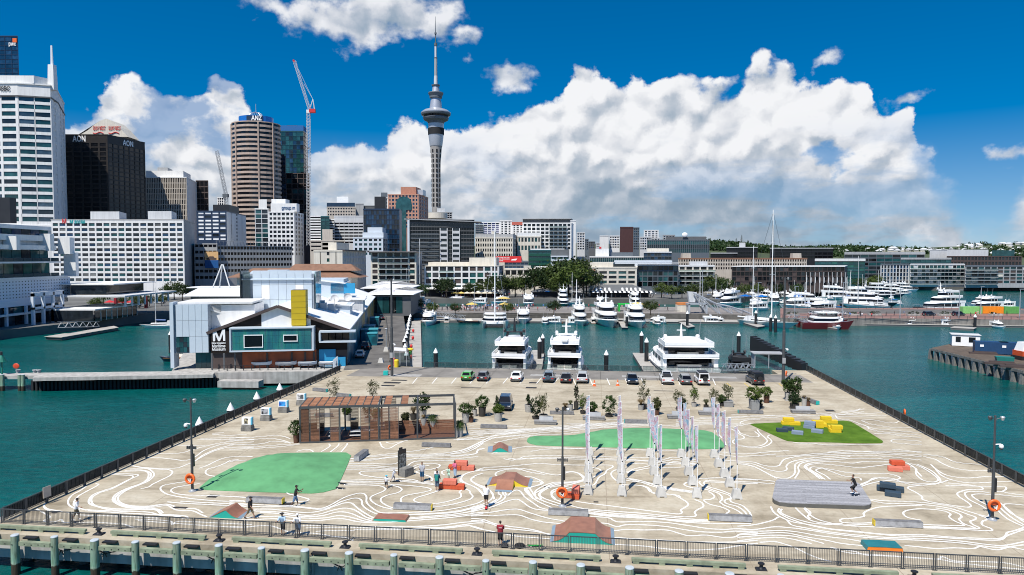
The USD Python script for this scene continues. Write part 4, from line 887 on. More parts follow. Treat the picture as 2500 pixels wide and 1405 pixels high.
# foam seating blocks
BLK = {'y': mat('foam_yellow',(.68,.47,.015),.6,var=.06),'o': mat('foam_orange',(.52,.085,.03),.6,var=.08),'p': mat('foam_coral',(.60,.17,.11),.6,var=.06),'b': mat('foam_pale_blue',(.20,.25,.33),.65,var=.06),'n': mat('foam_navy',(.03,.055,.08),.6,var=.1)}
CN = dict(y='yellow',o='orange',p='coral',b='pale blue grey',n='navy')
def block(t,x,y,lev,col,yaw,where,L=1.22,W=.61,H=.42):
 g = GT(t,x,y); off = rotz((0,W*.5),WYAW); th = thing('foam_block',f'{CN[col]} ribbed seating block {where}','seating block',(g[0]+off[0],g[1]+off[1],lev*(H+.004)),WYAW+yaw)
 part(th,'body',MB().taper(0,0,.03,L,W,H-.06,1.0).taper(0,0,H-.03,L,W,.03,.985,.97),BLK[col])
 m = MB(); n = 9
 for i in range(n): xx = -L/2+L*(i+.5)/n; m.box(xx,-W/2-.006,.05,.035,.012,H-.1).box(xx,W/2+.006,.05,.035,.012,H-.1)
 for i in range(5): yy = -W/2+W*(i+.5)/5; m.box(L/2+.006,yy,.05,.012,.035,H-.1).box(-L/2-.006,yy,.05,.012,.035,H-.1)
 part(th,'ribs',m.box(0,0,0,L-.1,W-.1,.031),BLK[col])
for a in [('F',1125,655,0,'y',0,'at the bottom left of the leftmost yellow stack'),('F',1205,660,0,'y',0,'at the bottom right of the leftmost yellow stack'),('F',1142,655,1,'y',0,'on top of the leftmost yellow stack'),
   ('F',1440,685,0,'y',0,'under the middle yellow stack beside the pale blue blocks'),('F',1495,672,0,'y',1.5,'behind the middle yellow stack on the lawn'),('F',1437,684,1,'y',0,'on top of the middle yellow stack'),
   ('F',1515,640,0,'y',0,'under the farthest yellow stack at the lawn edge'),('F',1582,643,0,'y',0,'on the right of the farthest yellow stack'),('F',1520,640,1,'y',0,'on top of the farthest yellow stack'),
   ('F',1575,705,0,'y',1.4,'lying behind the rightmost yellow stack'),('F',1615,735,0,'y',0,'at the bottom of the rightmost yellow stack'),('F',1630,735,1,'y',0,'on top of the rightmost yellow stack'),
   ('F',1355,695,0,'b',-.5,'under the pale blue stack on the lawn'),('F',1435,740,0,'b',-.5,'lying diagonally at the front of the pale blue stack'),('F',1360,693,1,'b',-.4,'on top of the pale blue stack'),('F',1235,755,0,'b',-.35,'lying alone at the front of the lawn'),
   ('F',1078,730,0,'n',0,'lying in front of another navy one on the lawn'),('F',1140,715,0,'n',-.4,'lying behind another navy one on the lawn'),
   ('F',2225,1128,0,'p',-.2,'in front of the orange stack near the right railing'),('F',2295,1112,0,'p',0,'under the orange stack near the right railing'),('F',2245,1108,1,'o',0,'on top of the stack near the right railing'),
   ('F',2205,1385,0,'n',-.35,'at the front of the navy stack right of the platform'),('F',2235,1335,0,'n',-.35,'at the back right of the navy stack'),('F',2120,1330,0,'n',-.35,'at the bottom left of the navy stack'),('F',2150,1345,1,'n',-.35,'on top of the navy stack right of the platform'),
   ('B',2205,1000,0,'o',0,'at the bottom left of the stack behind the family'),('B',2335,1003,0,'p',0,'at the bottom right of the stack behind the family'),('B',2266,1000,1,'p',0,'on top of the stack behind the family'),
   ('B',2232,1192,0,'o',0,'at the front right of the stack where a child sits'),('B',2120,1186,0,'o',0,'at the bottom left of the stack where a child sits'),('B',2155,1190,1,'p',0,'on which a child in mint clothes sits'),
   ('D',1195,1395,0,'o',0,'at the bottom left of the stack behind the middle lamp post'),('D',1265,1395,0,'o',1.5,'at the bottom right of the stack behind the middle lamp post'),('D',1262,1390,1,'p',1.5,'on top of the stack behind the middle lamp post')]: block(*a)
# picture boards on concrete blocks, information board
STONE = mat('rough_concrete_block',(.20,.195,.18),.9,var=.35,scale=2.5,bump=.4,streak=.3)
BLUEE = mat('board_edge_blue',(.10,.45,.62),.5)
def pict(name,c1,c2,sc):
 N = {'pos': ('geometry',{}),'n': ('noise_texture',{'scale': sc,'detail': 3.0}),'r': ('rgb_ramp',{'ramp': [(.42,c1),(.58,c2)]}),'p': ('principled_bsdf',{'roughness': .35})}
 return usdkit.material(stage,'/World/Looks/'+name,N,[('pos.position','n.vector'),('n.fac','r.fac'),('r.color','p.base_color')],surface='p.BSDF')
PICS = [pict('poster_portrait',(.02,.02,.02),(.5,.45,.3),4),pict('poster_dark',(.02,.025,.03),(.35,.37,.4),2.2),pict('poster_blue',(.005,.06,.35),(.05,.35,.75),1.1),pict('poster_grey',(.08,.09,.1),(.6,.6,.6),1.8)]
for i,(px,py,lab) in enumerate([(600,1054,'framed dark portrait'),(646,1029,'black and white photograph'),(689,1009,'bright blue picture'),(733,991,'grey landscape photograph')]):
 g = G(px,py); off = rotz((0,.45),WYAW); t = thing('picture_board',f'white display board with a {lab} on a concrete block','display board',(g[0]+off[0],g[1]+off[1],0),WYAW)
 part(t,'concrete_block',MB().taper(0,0,0,1.25,.9,.42,1,1).taper(0,0,.42,1.2,.8,.28,.97,.9),STONE)
 part(t,'board',MB().box(-.06,0,.74,1.1,.42,.86),WHITE); part(t,'board_end',MB().box(.56,0,.74,.13,.43,.86),BLUEE)
 part(t,'picture',MB().box(-.08,-.215,.84 if i else .86,.9 if i else .5,.012,.64),PICS[i]); part(t,'foot',MB().box(-.5,-.1,.7,.1,.1,.05),BLACK)
g = GT('B',1715,1058); t = thing('information_board','tall narrow black information board standing on a concrete block','information board',(g[0],g[1]+.4,0),WYAW+1.05)
part(t,'concrete_block',MB().taper(.0,-.2,0,1.2,.8,.75,.95),STONE); part(t,'board',MB().box(-.1,.28,.05,.95,.14,2.35),BLACK); part(t,'panel',MB().box(-.1,.2,.5,.8,.02,1.5),pict('map_panel',(.05,.06,.06),(.3,.32,.3),5)); part(t,'top_crest',MB().box(-.25,.28,2.4,.35,.12,.22),BLACK)
# flags
def flag_mat():
 N = {'tc': ('texture_coordinate',{}),'oi': ('object_info',{}),'add': ('vector_math',{'math_type': 'add'}),'cx': ('combine_xyz',{}),'ml': ('math',{'math_type': 'multiply','value2': 40.0}),'mp': ('mapping',{'scale': (1.0,1.0,.55)}),
   'n': ('noise_texture',{'scale': 2.2,'detail': 4.0,'roughness': .55,'distortion': 2.0}),'r': ('rgb_ramp',{'ramp': [(.26,(.30,.30,.42)),(.36,(.20,.42,.55)),(.44,(.52,.55,.62)),(.52,(.62,.56,.60)),(.58,(.50,.22,.30)),(.63,(.55,.55,.62)),(.72,(.26,.34,.50)),(.8,(.6,.6,.65))]}),'p': ('principled_bsdf',{'roughness': .7}),'t': ('translucent_bsdf',{}),'m': ('mix_closure',{'fac': .3})}
 L = [('oi.random','ml.value1'),('ml.value','cx.x'),('ml.value','cx.z'),('pos.position','mp.vector'),('mp.vector','add.vector1'),('cx.vector','add.vector2'),('add.vector','n.vector'),('n.fac','r.fac'),('r.color','p.base_color'),('r.color','t.color'),('p.BSDF','m.closure1'),('t.BSDF','m.closure2')]
 N['pos'] = ('geometry',{}); N.pop('tc'); return usdkit.material(stage,'/World/Looks/printed_flag_fabric',N,L,surface='m.closure')
FLAGM = flag_mat(); FBASE = mat('flag_base_concrete',(.47,.46,.43),.85,var=.12,scale=2,streak=.12)
FG = [[(1400,962),(1397,1050),(1392,1140),(1388,1242),(1388,1362)],[(1713,967),(1720,1055),(1722,1142),(1722,1247),(1730,1375)],[(2013,978),(2043,1068),(2057,1163),(2090,1262),(2128,1387)],[(2330,986),(2375,1073),(2407,1167),(2447,1270),(2493,1397)],[(2665,990),(2712,1085),(2770,1187),(2825,1286),(2895,1407)]]
for ci,colm in enumerate(FG):
 for ri,(x,y) in enumerate(colm):
  g = GT('D',x,y); off = rotz((0,.4),WYAW); rr = random.Random(ci*9+ri)
  t = thing('banner_flag',f'pale feather banner, {nth(ri)} from the back in the {nth(ci)} column of flags','banner',(g[0]+off[0],g[1]+off[1],0),WYAW+rr.uniform(-.12,.12),'feather banners in five columns')
  m = MB().hexa([[-.42,-.42,.09],[.42,-.42,.09],[.42,.42,.09],[-.42,.42,.09],[-.26,-.26,.78],[.26,-.26,.78],[.26,.26,.78],[-.26,.26,.78]])
  part(t,'base',m.box(-.3,0,0,.22,.84,.09).box(.3,0,0,.22,.84,.09),FBASE)
  px = .02; part(t,'pole',MB().tube((px,0,.7),(px,0,3.2),.035,n=6).tube((px,0,3.2),(px,0,6.25),.028,.015,n=6).tube((px,0,6.22),(px-.36,0,6.12),.014,n=4),WHITE)
  ny,ph,v,f = 16,rr.uniform(0,6),[],[]
  dx = rr.uniform(.6,1.0)
  for i in range(ny+1):
   s = i/ny; z = 6.18-3.2*s; wd = (.36 if s < .6 else .36-.30*((s-.6)/.4)**1.4)*dx+.02
   for j in range(4):
    q = j/3; v.append([px-wd*q*(1-.12*math.sin(3*s+ph)),.10*math.sin(7*s+ph+2.2*q)*q+.22*s*q*math.sin(ph*2),z-.1*q*(1 if s < .3 else .6)+.04*math.sin(9*s+ph)*q])
  for i in range(ny):
   for j in range(3): a = i*4+j; f += [[a,a+1,a+5],[a,a+5,a+4]]
  part(t,'banner',MB().add(v,f),FLAGM,smooth=80)
  part(t,'tie',MB().ball(px,0,2.93,.05,.05,.08),BLACK)
# lamp posts, lifebuoys
def lamp(px,py,h,label,r=.10,cams=True,ring=True,name='lamp_post'):
 g = G(px,py); t = thing(name,label,'lamp post',(g[0],g[1],0),WYAW)
 part(t,'base_plate',MB().lathe([(.34,0),(.34,.05),(.2,.09),(.14,.2)],n=12),LSTEEL); part(t,'pole',MB().lathe([(r*1.15,.05),(r*1.1,h*.5),(r*.8,h*.5+.05),(r*.72,h)],n=12),STEEL,smooth=40)
 for s in (-1,1): m = MB().tube((0,0,h-.35),(s*.38,-.1,h-.15),.03); part(t,'lamp_arm',m,STEEL); part(t,'floodlight',MB().lathe([(.09,-.16),(.17,.1),(.12,.16)],n=10).move((s*.45,-.16,h-.2)),LSTEEL if s > 0 else STEEL)
 if cams:
  part(t,'cross_bar',MB().bar((-.42,0,h*.47),(.42,0,h*.47),.05,.05),STEEL)
  for s in (-.38,-.2,.2,.38): part(t,'sensor',MB().box(s,-.03,h*.47-.12,.1,.14,.24),STEEL)
  part(t,'control_box',MB().box(.12,0,h*.27,.2,.2,1.1),BLACK)
 return t,g
def lifebuoy(x,y,z,yaw,label,r=.38):
 t = thing('lifebuoy',label,'lifebuoy',(x,y,z),yaw); m = MB(); n,k = 20,8; v,f = [],[]
 for i in range(n):
  a = i*2*math.pi/n
  for j in range(k): b = j*2*math.pi/k; q = r+.11*math.cos(b); v.append([q*math.cos(a),-.10*math.sin(b),q*math.sin(a)])
 for i in range(n):
  for j in range(k): f.append([i*k+j,i*k+(j+1) % k,(i+1) % n*k+(j+1) % k,(i+1) % n*k+j])
 part(t,'ring',MB().add(v,np.array(f)[:,::-1]),ORANGE,smooth=70)
 m = MB(); pts = [(r*1.02*math.cos(a),.07,r*1.02*math.sin(a)) for a in np.linspace(0,math.pi,9)]
 v = pts+[(x2,.11,z2) for x2,y2,z2 in pts]; part(t,'cover',MB().add(v,[[0,i,i+1] for i in range(1,8)]+[[9,10+i,9+i] for i in range(1,8)]),mat('lifebuoy_cover',(.62,.10,.02),.5))
 part(t,'rope',MB().path([(-.1,-.12,-.05),(.05,-.13,-.2),(.15,-.12,0),(.1,-.12,-.3)],.025),WHITE); return t
for px,py,lab,pos in [(470,1200,'grey lamp post at the left green mound','left'),(1373,1237,'grey lamp post in the middle of the deck beside the flags','middle'),(2422,1270,'grey lamp post at the right end of the deck','right')]:
 t,g = lamp(px,py,8.25,lab)
 lifebuoy(g[0]-.06,g[1]-.28,1.25 if pos != 'left' else 1.2,WYAW,f'orange lifebuoy on the {pos} lamp post')
 if pos != 'middle':
  s = -1 if pos == 'left' else 1; part(t,'camera_arm',MB().bar((0,0,5.95),(s*.45,0,6.0),.07,.07),WHITE); part(t,'camera',MB().ball(s*.5,0,5.82,.17,.17,.2),WHITE,smooth=60); part(t,'camera_lens',MB().ball(s*.5,0,5.68,.13),BLACK)
for px,py,hh,lab,s in [(957,919,16.8,'tall thick grey floodlight mast at the far left corner of the deck','left'),(1912,935,17.2,'tall thick grey floodlight mast at the far right corner of the deck','right')]:
 t,g = lamp(px,py,hh,lab,.22,cams=False,name='floodlight_mast'); lifebuoy(g[0]+(-.35 if s == 'left' else .45),g[1]-.1,1.5,WYAW+1.1,f'orange lifebuoy on the tall mast at the far {s} corner',.36)
 part(t,'camera_arm',MB().bar((0,0,5.6),(.5,-.1,5.65),.08,.08),WHITE); part(t,'camera',MB().ball(.55,-.1,5.45,.18),WHITE); part(t,'equipment_box',MB().box(0,-.26,3.2,.5,.25,.9),GREYW)
g = G(2208,1028); lifebuoy(g[0],g[1],1.05,1.2,'orange lifebuoy hanging on the right railing',.36)
single('notice_board',MB().box(0,0,.55,.75,.05,.9).move((*WL(XL+.78,50.9),0),WYAW+1.5),mat('notice_back',(.42,.36,.30),.7),'small tan notice board on the left railing near the corner','notice')
# pavilion -------------------------------------------------------------------
a,b = G(733,1083),G(1112,1071); L = float(np.linalg.norm(b-a)); PY = math.atan2(b[1]-a[1],b[0]-a[0]); PD,PH = 4.9,3.95
WOOD = [mat(f'brown_hardwood_{i}',np.array([.155,.072,.040])*k,.6,var=.25,scale=4) for i,k in enumerate((.75,1.0,1.25,.9,1.5))]
pv = thing('pavilion','long brown slatted timber pavilion with a dark steel frame and half open roof','pavilion',(a[0],a[1],0),PY)
rr = random.Random(4)
for i in range(5):
 for y in (0,PD): part(pv,'post',MB().box(L*i/4,y,0,.17,.17,PH),STEEL)
 if i < 5: part(pv,'cross_beam',MB().bar((L*i/4,0,PH-.02),(L*i/4,PD,PH+.02),.16 if i < 4 else .1,.2),STEEL)
for y in (0,PD): part(pv,'roof_beam',MB().bar((-.1,y,PH),(L+.1,y,PH),.14,.26),STEEL)
part(pv,'floor',MB().box(L/2,PD/2,.0,L+.1,PD+.1,.09),WOOD[0]); part(pv,'floor_edge',MB().bar((-.05,-.06,.1),(L+.05,-.06,.1),.06,.18),STEEL)
def screen(x,w,y,solid=1.05,full=True):
 m = MB(); n = 30
 for k in range(n): z = solid+.12+k*(PH-.35-solid)/n; m.box(x+w/2,y,z,w-.06,.04,.045)
 p = part(pv,'slat_panel',m,WOOD[rr.randrange(1,4)])
 for s in (0,w): part(p,'stile',MB().box(x+s,y,.1,.05,.06,PH-.25),STEEL)
 k = 6
 for q in range(k): part(pv,'timber_board',MB().box(x+w/2,y,.12+q*solid/k,w-.07,.05,solid/k-.015),WOOD[rr.randrange(5)])
S = L/(1111-733)
for x0,x1 in [(700,785),(795,885),(985,1070),(1280,1360),(1370,1460),(1470,1555),(1565,1650)]: screen((x0-697)/4.0145*S*1.0,(x1-x0)/4.0145*S,-.02)
for x0,x1 in [(700,780),(800,850),(1100,1180),(1285,1365),(1470,1550)]: screen((x0-690)/4.0145*S*1.06,(x1-x0)/4.0145*S,PD+.02,.9)
m = MB()
for k in range(30): m.box(0,PD/2,1.17+k*.083,.04,PD-.3,.04)
part(pv,'end_slat_panel',m,WOOD[1])
for q in range(6): part(pv,'timber_board',MB().box(0,PD/2,.12+q*.175,.05,PD-.3,.16),WOOD[rr.randrange(5)])
RB = [mat(f'roof_board_{i}',np.array([.30,.135,.065])*k,.6,var=.2,scale=3) for i,k in enumerate((.8,1.0,1.2))]
for i in range(13):
 if i in (10,): continue
 x0 = L*i/20.2+.05 if i < 10 else L*(.535 if i == 11 else .645)-.05
 for j in range(8): part(pv,'roof_board',MB().box(x0+L/44 if i < 10 else x0+.4,.22+j*(PD-.3)/8+.25,PH+.10,L/22-.06 if i < 10 else .78,(PD-.3)/8-.02,.04),RB[rr.randrange(3)])
 part(pv,'rafter',MB().bar((x0,0,PH+.12),(x0,PD,PH+.12),.07,.10),STEEL)
for q in range(5): part(pv,'back_board',MB().box(L*.76,PD-.5+q*.06,.1+q*.2,L*.48,.05,.19),WOOD[rr.randrange(1,5)])
for q in range(2): part(pv,'seat_divider',MB().box(L*(.60+.16*q),PD-1.0,.1,.08,1.0,.6),STEEL)
for x0,w,lab in [(.15,1.5,'grey table inside the left bay of the timber pavilion'),(.29,1.7,'grey table inside the second bay of the pavilion, left'),(.36,1.7,'grey table inside the second bay of the pavilion, right')]:
 q = rotz((L*x0+1,1.5),PY); t = thing('picnic_table',lab,'table',(a[0]+q[0],a[1]+q[1],.09),PY); part(t,'table_top',MB().box(0,0,.72,w*.8,.9,.05),LGREY); part(t,'leg',MB().box(0,0,0,.12,.12,.72),STEEL)
 for s in (-1,1): part(t,'seat',MB().box(0,s*.8,.42,w*.8,.3,.05),LGREY)
# ================================================================== plants
LF = dict(dark=leafy('leaf_dark',(.022,.045,.012)),mid=leafy('leaf_mid',(.040,.075,.016)),olive=leafy('leaf_olive',(.075,.085,.03)),light=leafy('leaf_light',(.075,.12,.02)),dry=leafy('leaf_dry',(.14,.10,.045)),tree=leafy('tree_leaf',(.032,.060,.016),.4),treel=leafy('tree_leaf_light',(.062,.092,.020),.4))
BARK = mat('bark',(.11,.085,.06),.9,var=.3,scale=3)
def leaves(centres,size,rng,per=1,flat=0.0,lift=0.0):
 """Leaf-sized quads scattered around points."""
 c = np.repeat(np.asarray(centres,float),per,0); n = len(c)
 a = rng.normal(size=(n,3)); a[:,2] *= 1-flat; a /= np.linalg.norm(a,axis=1)[:,None]+1e-9
 b = np.cross(a,rng.normal(size=(n,3))); b /= np.linalg.norm(b,axis=1)[:,None]+1e-9
 s = size*rng.uniform(.6,1.3,(n,1)); a,b = a*s,b*s*.55
 v = np.stack([c-a*.5-b*.5,c+a*.1-b*.6,c+a*.6+[0,0,lift],c-a*.1+b*.6],1).reshape(-1,3)
 i = np.arange(n)[:,None]*4
 return v,np.vstack([i+[0,1,2],i+[0,2,3]])
def clumps(rng,n,rx,rz,k,spread,zc,squash=0.0,hollow=.45):
 """Points in k-point clumps whose centres fill an ellipsoid shell."""
 d = rng.normal(size=(n,3)); d /= np.linalg.norm(d,axis=1)[:,None]; r = rng.uniform(hollow,1,(n,1))**.6
 c = d*r*[rx,rx,rz]; c[:,2] = np.where(c[:,2] < 0,c[:,2]*(1-squash),c[:,2]); c[:,2] += zc
 return np.repeat(c,k,0)+rng.normal(size=(n*k,3))*spread
POTM = dict(c=mat('pot_concrete',(.40,.39,.365),.85,var=.15,scale=3,streak=.25),k=mat('pot_dark',(.035,.033,.03),.8,var=.2),r=mat('pot_rust',(.10,.045,.025),.85,var=.3,scale=4),s=mat('pot_grey',(.27,.275,.27),.8,var=.12))
SOIL = mat('potting_soil',(.03,.022,.015),.95)
def potted(px,py,kind,pw,ph,plant,h,w,leaf,label,seed):
 rng = np.random.default_rng(seed); g = G(px,py); t = thing('potted_plant',label,'potted plant',(g[0],g[1]+pw/2,0),WYAW+rng.uniform(-.3,.3)); r = pw/2
 if kind == 's': m = MB().taper(0,0,0,pw,pw,ph,1.12); part(t,'pot',m,POTM['s']); part(t,'rim',MB().taper(0,0,ph-.08,pw*1.16,pw*1.16,.09,1),POTM['s'])
 else: part(t,'pot',MB().lathe([(r*.86,0),(r,ph*.85),(r*1.04,ph),(r*.9,ph),(r*.88,ph-.06)],n=14),POTM[kind],smooth=40)
 part(t,'soil',MB().lathe([(r*.9,ph-.1),(r*.9,ph-.05)],n=12),SOIL)
 z0 = ph-.06; m = MB()
 if plant == 'bush': P = clumps(rng,60,w/2,h/2,14,.09,z0+h*.52); sz = .15
 elif plant == 'slim': P = clumps(rng,44,w/2,h/2,14,.08,z0+h*.52,hollow=.1); P[:,:2] *= (1.15-.75*np.clip((P[:,2:3]-z0)/h,0,1)); sz = .12
 elif plant == 'airy': P = clumps(rng,48,w/2,h*.44,12,.11,z0+h*.56,hollow=.2); sz = .125
 elif plant == 'big': P = clumps(rng,60,w/2,h*.48,10,.12,z0+h*.52,hollow=.2); sz = .22
 else:
  n = 260; a = rng.uniform(0,6.28,n); rr_ = rng.uniform(.1,1,n)**.5*w/2; v,f = [],[]
  for i in range(n):
   d = np.array([math.cos(a[i]),math.sin(a[i])]); p0 = d*.08*rng.uniform(0,1); top = h*rng.uniform(.6,1); s = np.array([-d[1],d[0]])*.024
   for q in range(4):
    x = q/3; c = p0+d*rr_[i]*x**1.3; z = z0+top*(1-(1-x)**2)-(.45*top*x**3 if plant == 'grass' else 1.1*top*x**3); v += [[*(c-s*(1.1-x)),z],[*(c+s*(1.1-x)),z]]
   k = i*8; f += [[k+2*q,k+2*q+1,k+2*q+3] for q in range(3)]+[[k+2*q,k+2*q+3,k+2*q+2] for q in range(3)]
  part(t,'foliage',MB().add(v,f),LF[leaf]); return
 for i in range(5): e = P[rng.integers(len(P))]; m.path([(rng.normal()*.05,rng.normal()*.05,z0-.02),(e[0]*.35,e[1]*.35,z0+(e[2]-z0)*.5),tuple(e)],.018 if plant != 'big' else .028,4)
 part(t,'stem',m,BARK); part(t,'foliage',leaves(P,sz,rng,2),LF[leaf])
D_ = lambda x,y: T('D',x,y); F_ = lambda x,y: T('F',x,y); B_ = lambda x,y: T('B',x,y)
for i,(p,*a) in enumerate([(D_(785,530),'c',.95,1.0,'slim',1.5,.7,'dark','round concrete pot with a small dark conical shrub, left of the airy potted tree'),
 (D_(243,568),'c',.6,.85,'grass',.7,.7,'olive','small round concrete pot with thin grass, right of the pavilion'),(D_(318,573),'k',.95,1.15,'bush',1.6,1.8,'mid','tall dark pot with a big round green bush left of the parked dark car'),
 (D_(480,625),'c',1.05,1.1,'bush',1.0,1.4,'light','pale round pot with light green leaves in front of the lone parked car'),(D_(470,560),'k',.7,.6,'slim',2.2,.9,'dark','dark upright shrub beside the lone parked car'),
 (D_(150,635),'c',.95,1.15,'bush',1.3,1.9,'mid','pale round pot with a wide green bush beside the pavilion end'),(D_(207,632),'r',.6,.7,'grass',.7,.8,'dry','small rusty brown pot with dry grass behind the pavilion end'),
 (D_(90,776),'s',.6,1.0,'weep',1.7,1.7,'mid','tall square grey pot with a drooping plant at the pavilion corner'),(D_(858,600),'k',.9,.35,'bush',2.5,1.6,'dark','tall dark green bush beside the airy potted tree and seat'),
 (D_(940,605),'c',1.1,.6,'airy',3.0,1.5,'olive','pale pot with a tall airy tree behind a lounge seat'),(D_(1160,512),'k',.6,.5,'grass',.8,1.2,'dry','dark pot with a brown tussock grass left of the thin potted tree'),
 (D_(1211,515),'c',.75,.85,'grass',.8,.8,'olive','pale round pot with drooping grass beside the thin potted tree'),(D_(1270,505),'k',.65,1.1,'slim',2.6,1.0,'dark','dark pot with a tall thin bare stemmed tree in front of the silver car'),
 (D_(1335,545),'k',.7,.4,'airy',2.2,1.1,'light','airy light shrub behind the first column of flags'),(D_(1430,545),'k',.8,.4,'bush',1.2,1.4,'mid','low round bush behind the seat by the first flags'),
 (D_(1605,578),'k',1.0,.35,'bush',2.6,1.9,'mid','large dense green bush between the first two columns of flags'),(D_(1925,508),'c',.8,.7,'grass',1.1,1.4,'dry','pale pot with dry grasses under the airy tree behind the flags'),
 (D_(1955,500),'k',.8,.7,'airy',3.4,1.7,'olive','tall airy olive tree in a pot behind the third column of flags'),(D_(2085,558),'r',.75,.7,'bush',1.6,1.1,'olive','rusty pot with a dark olive shrub right of the third column of flags'),
 (F_(40,515),'k',.8,.5,'airy',2.5,1.6,'olive','airy olive shrub behind the fourth column of flags'),(F_(70,520),'r',.8,.5,'bush',1.3,1.2,'dark','dark low bush behind the fourth column of flags'),(F_(190,475),'c',.7,.6,'airy',2.4,1.4,'light','light green shrub in a pale pot between the fourth and fifth flags'),
 (F_(312,485),'k',.7,.4,'grass',1.1,1.2,'olive','tussock grass left of the last column of flags'),(F_(400,495),'k',.9,.5,'airy',2.4,1.7,'olive','grey green shrub behind the last column of flags'),(F_(470,470),'k',.7,.5,'bush',1.1,1.0,'mid','small green bush right of the last column of flags'),
 (F_(536,474),'s',1.15,.8,'airy',2.4,1.5,'olive','square grey pot with an airy tree right of the flags'),(F_(803,505),'s',1.0,1.35,'big',1.9,2.2,'light','tall square pot with big glossy leaves behind the turquoise ended bench'),
 (F_(862,480),'k',.6,.5,'grass',.9,.9,'olive','dark tussock beside the tall square pot'),(F_(925,435),'r',.8,1.0,'bush',1.3,1.6,'light','rusty pot with a bright bush right of the tall square pot'),
 (F_(1138,415),'c',.8,1.2,'big',2.2,2.0,'mid','pale pot with a wide leafy shrub near the black four wheel drive'),(F_(1215,430),'k',1.0,.9,'big',2.8,1.9,'mid','big leafy shrub in the group behind the lawn'),(F_(1215,505),'k',1.2,.8,'bush',1.5,1.9,'dark','wide dark pot with dense dark leaves at the lawn edge'),
 (F_(1305,470),'c',.7,1.1,'grass',.6,.6,'dry','slim pale pot with a little grass behind the last lounge seat'),(F_(1343,470),'r',.6,.7,'grass',.8,.8,'dry','small rusty pot with dry grass behind the last lounge seat'),
 (B_(648,735),'r',.7,.95,'bush',1.6,1.6,'mid','rusty pot with a round green bush at the left end of the pavilion'),(B_(1890,500),'c',1.0,1.1,'big',2.3,2.4,'mid','pale pot with a large leafy shrub behind the open end of the pavilion'),
 (B_(1990,598),'c',.9,1.0,'weep',1.2,2.0,'mid','pot with a drooping green bush inside the open end of the pavilion'),(B_(1900,600),'c',.75,1.3,'grass',.6,.7,'dry','tall slim pale pot behind the timber seat of the pavilion'),
 (B_(1800,508),'k',.9,.7,'grass',1.3,1.3,'dry','dry tussock grass seen through the pavilion frame'),(B_(1720,600),'k',.9,1.1,'bush',.8,.9,'olive','dark round pot seen through the pavilion frame'),
 (B_(1350,540),'c',.9,.7,'airy',2.0,1.4,'olive','pale pot with an olive shrub behind the slats of the pavilion'),(B_(1440,560),'c',.9,.9,'bush',1.1,1.2,'mid','pale pot with a green bush behind the slats of the pavilion'),
 (B_(1150,520),'c',.9,.8,'bush',1.2,1.2,'mid','pale pot with a bush behind the middle of the pavilion'),(B_(1010,345),'k',.8,.6,'airy',3.2,2.0,'olive','tall airy tree rising behind the left part of the pavilion roof'),(B_(1405,335),'k',.8,.6,'airy',2.7,1.7,'olive','airy tree rising behind the middle of the pavilion roof')]): potted(*p,*a,seed=i+1)
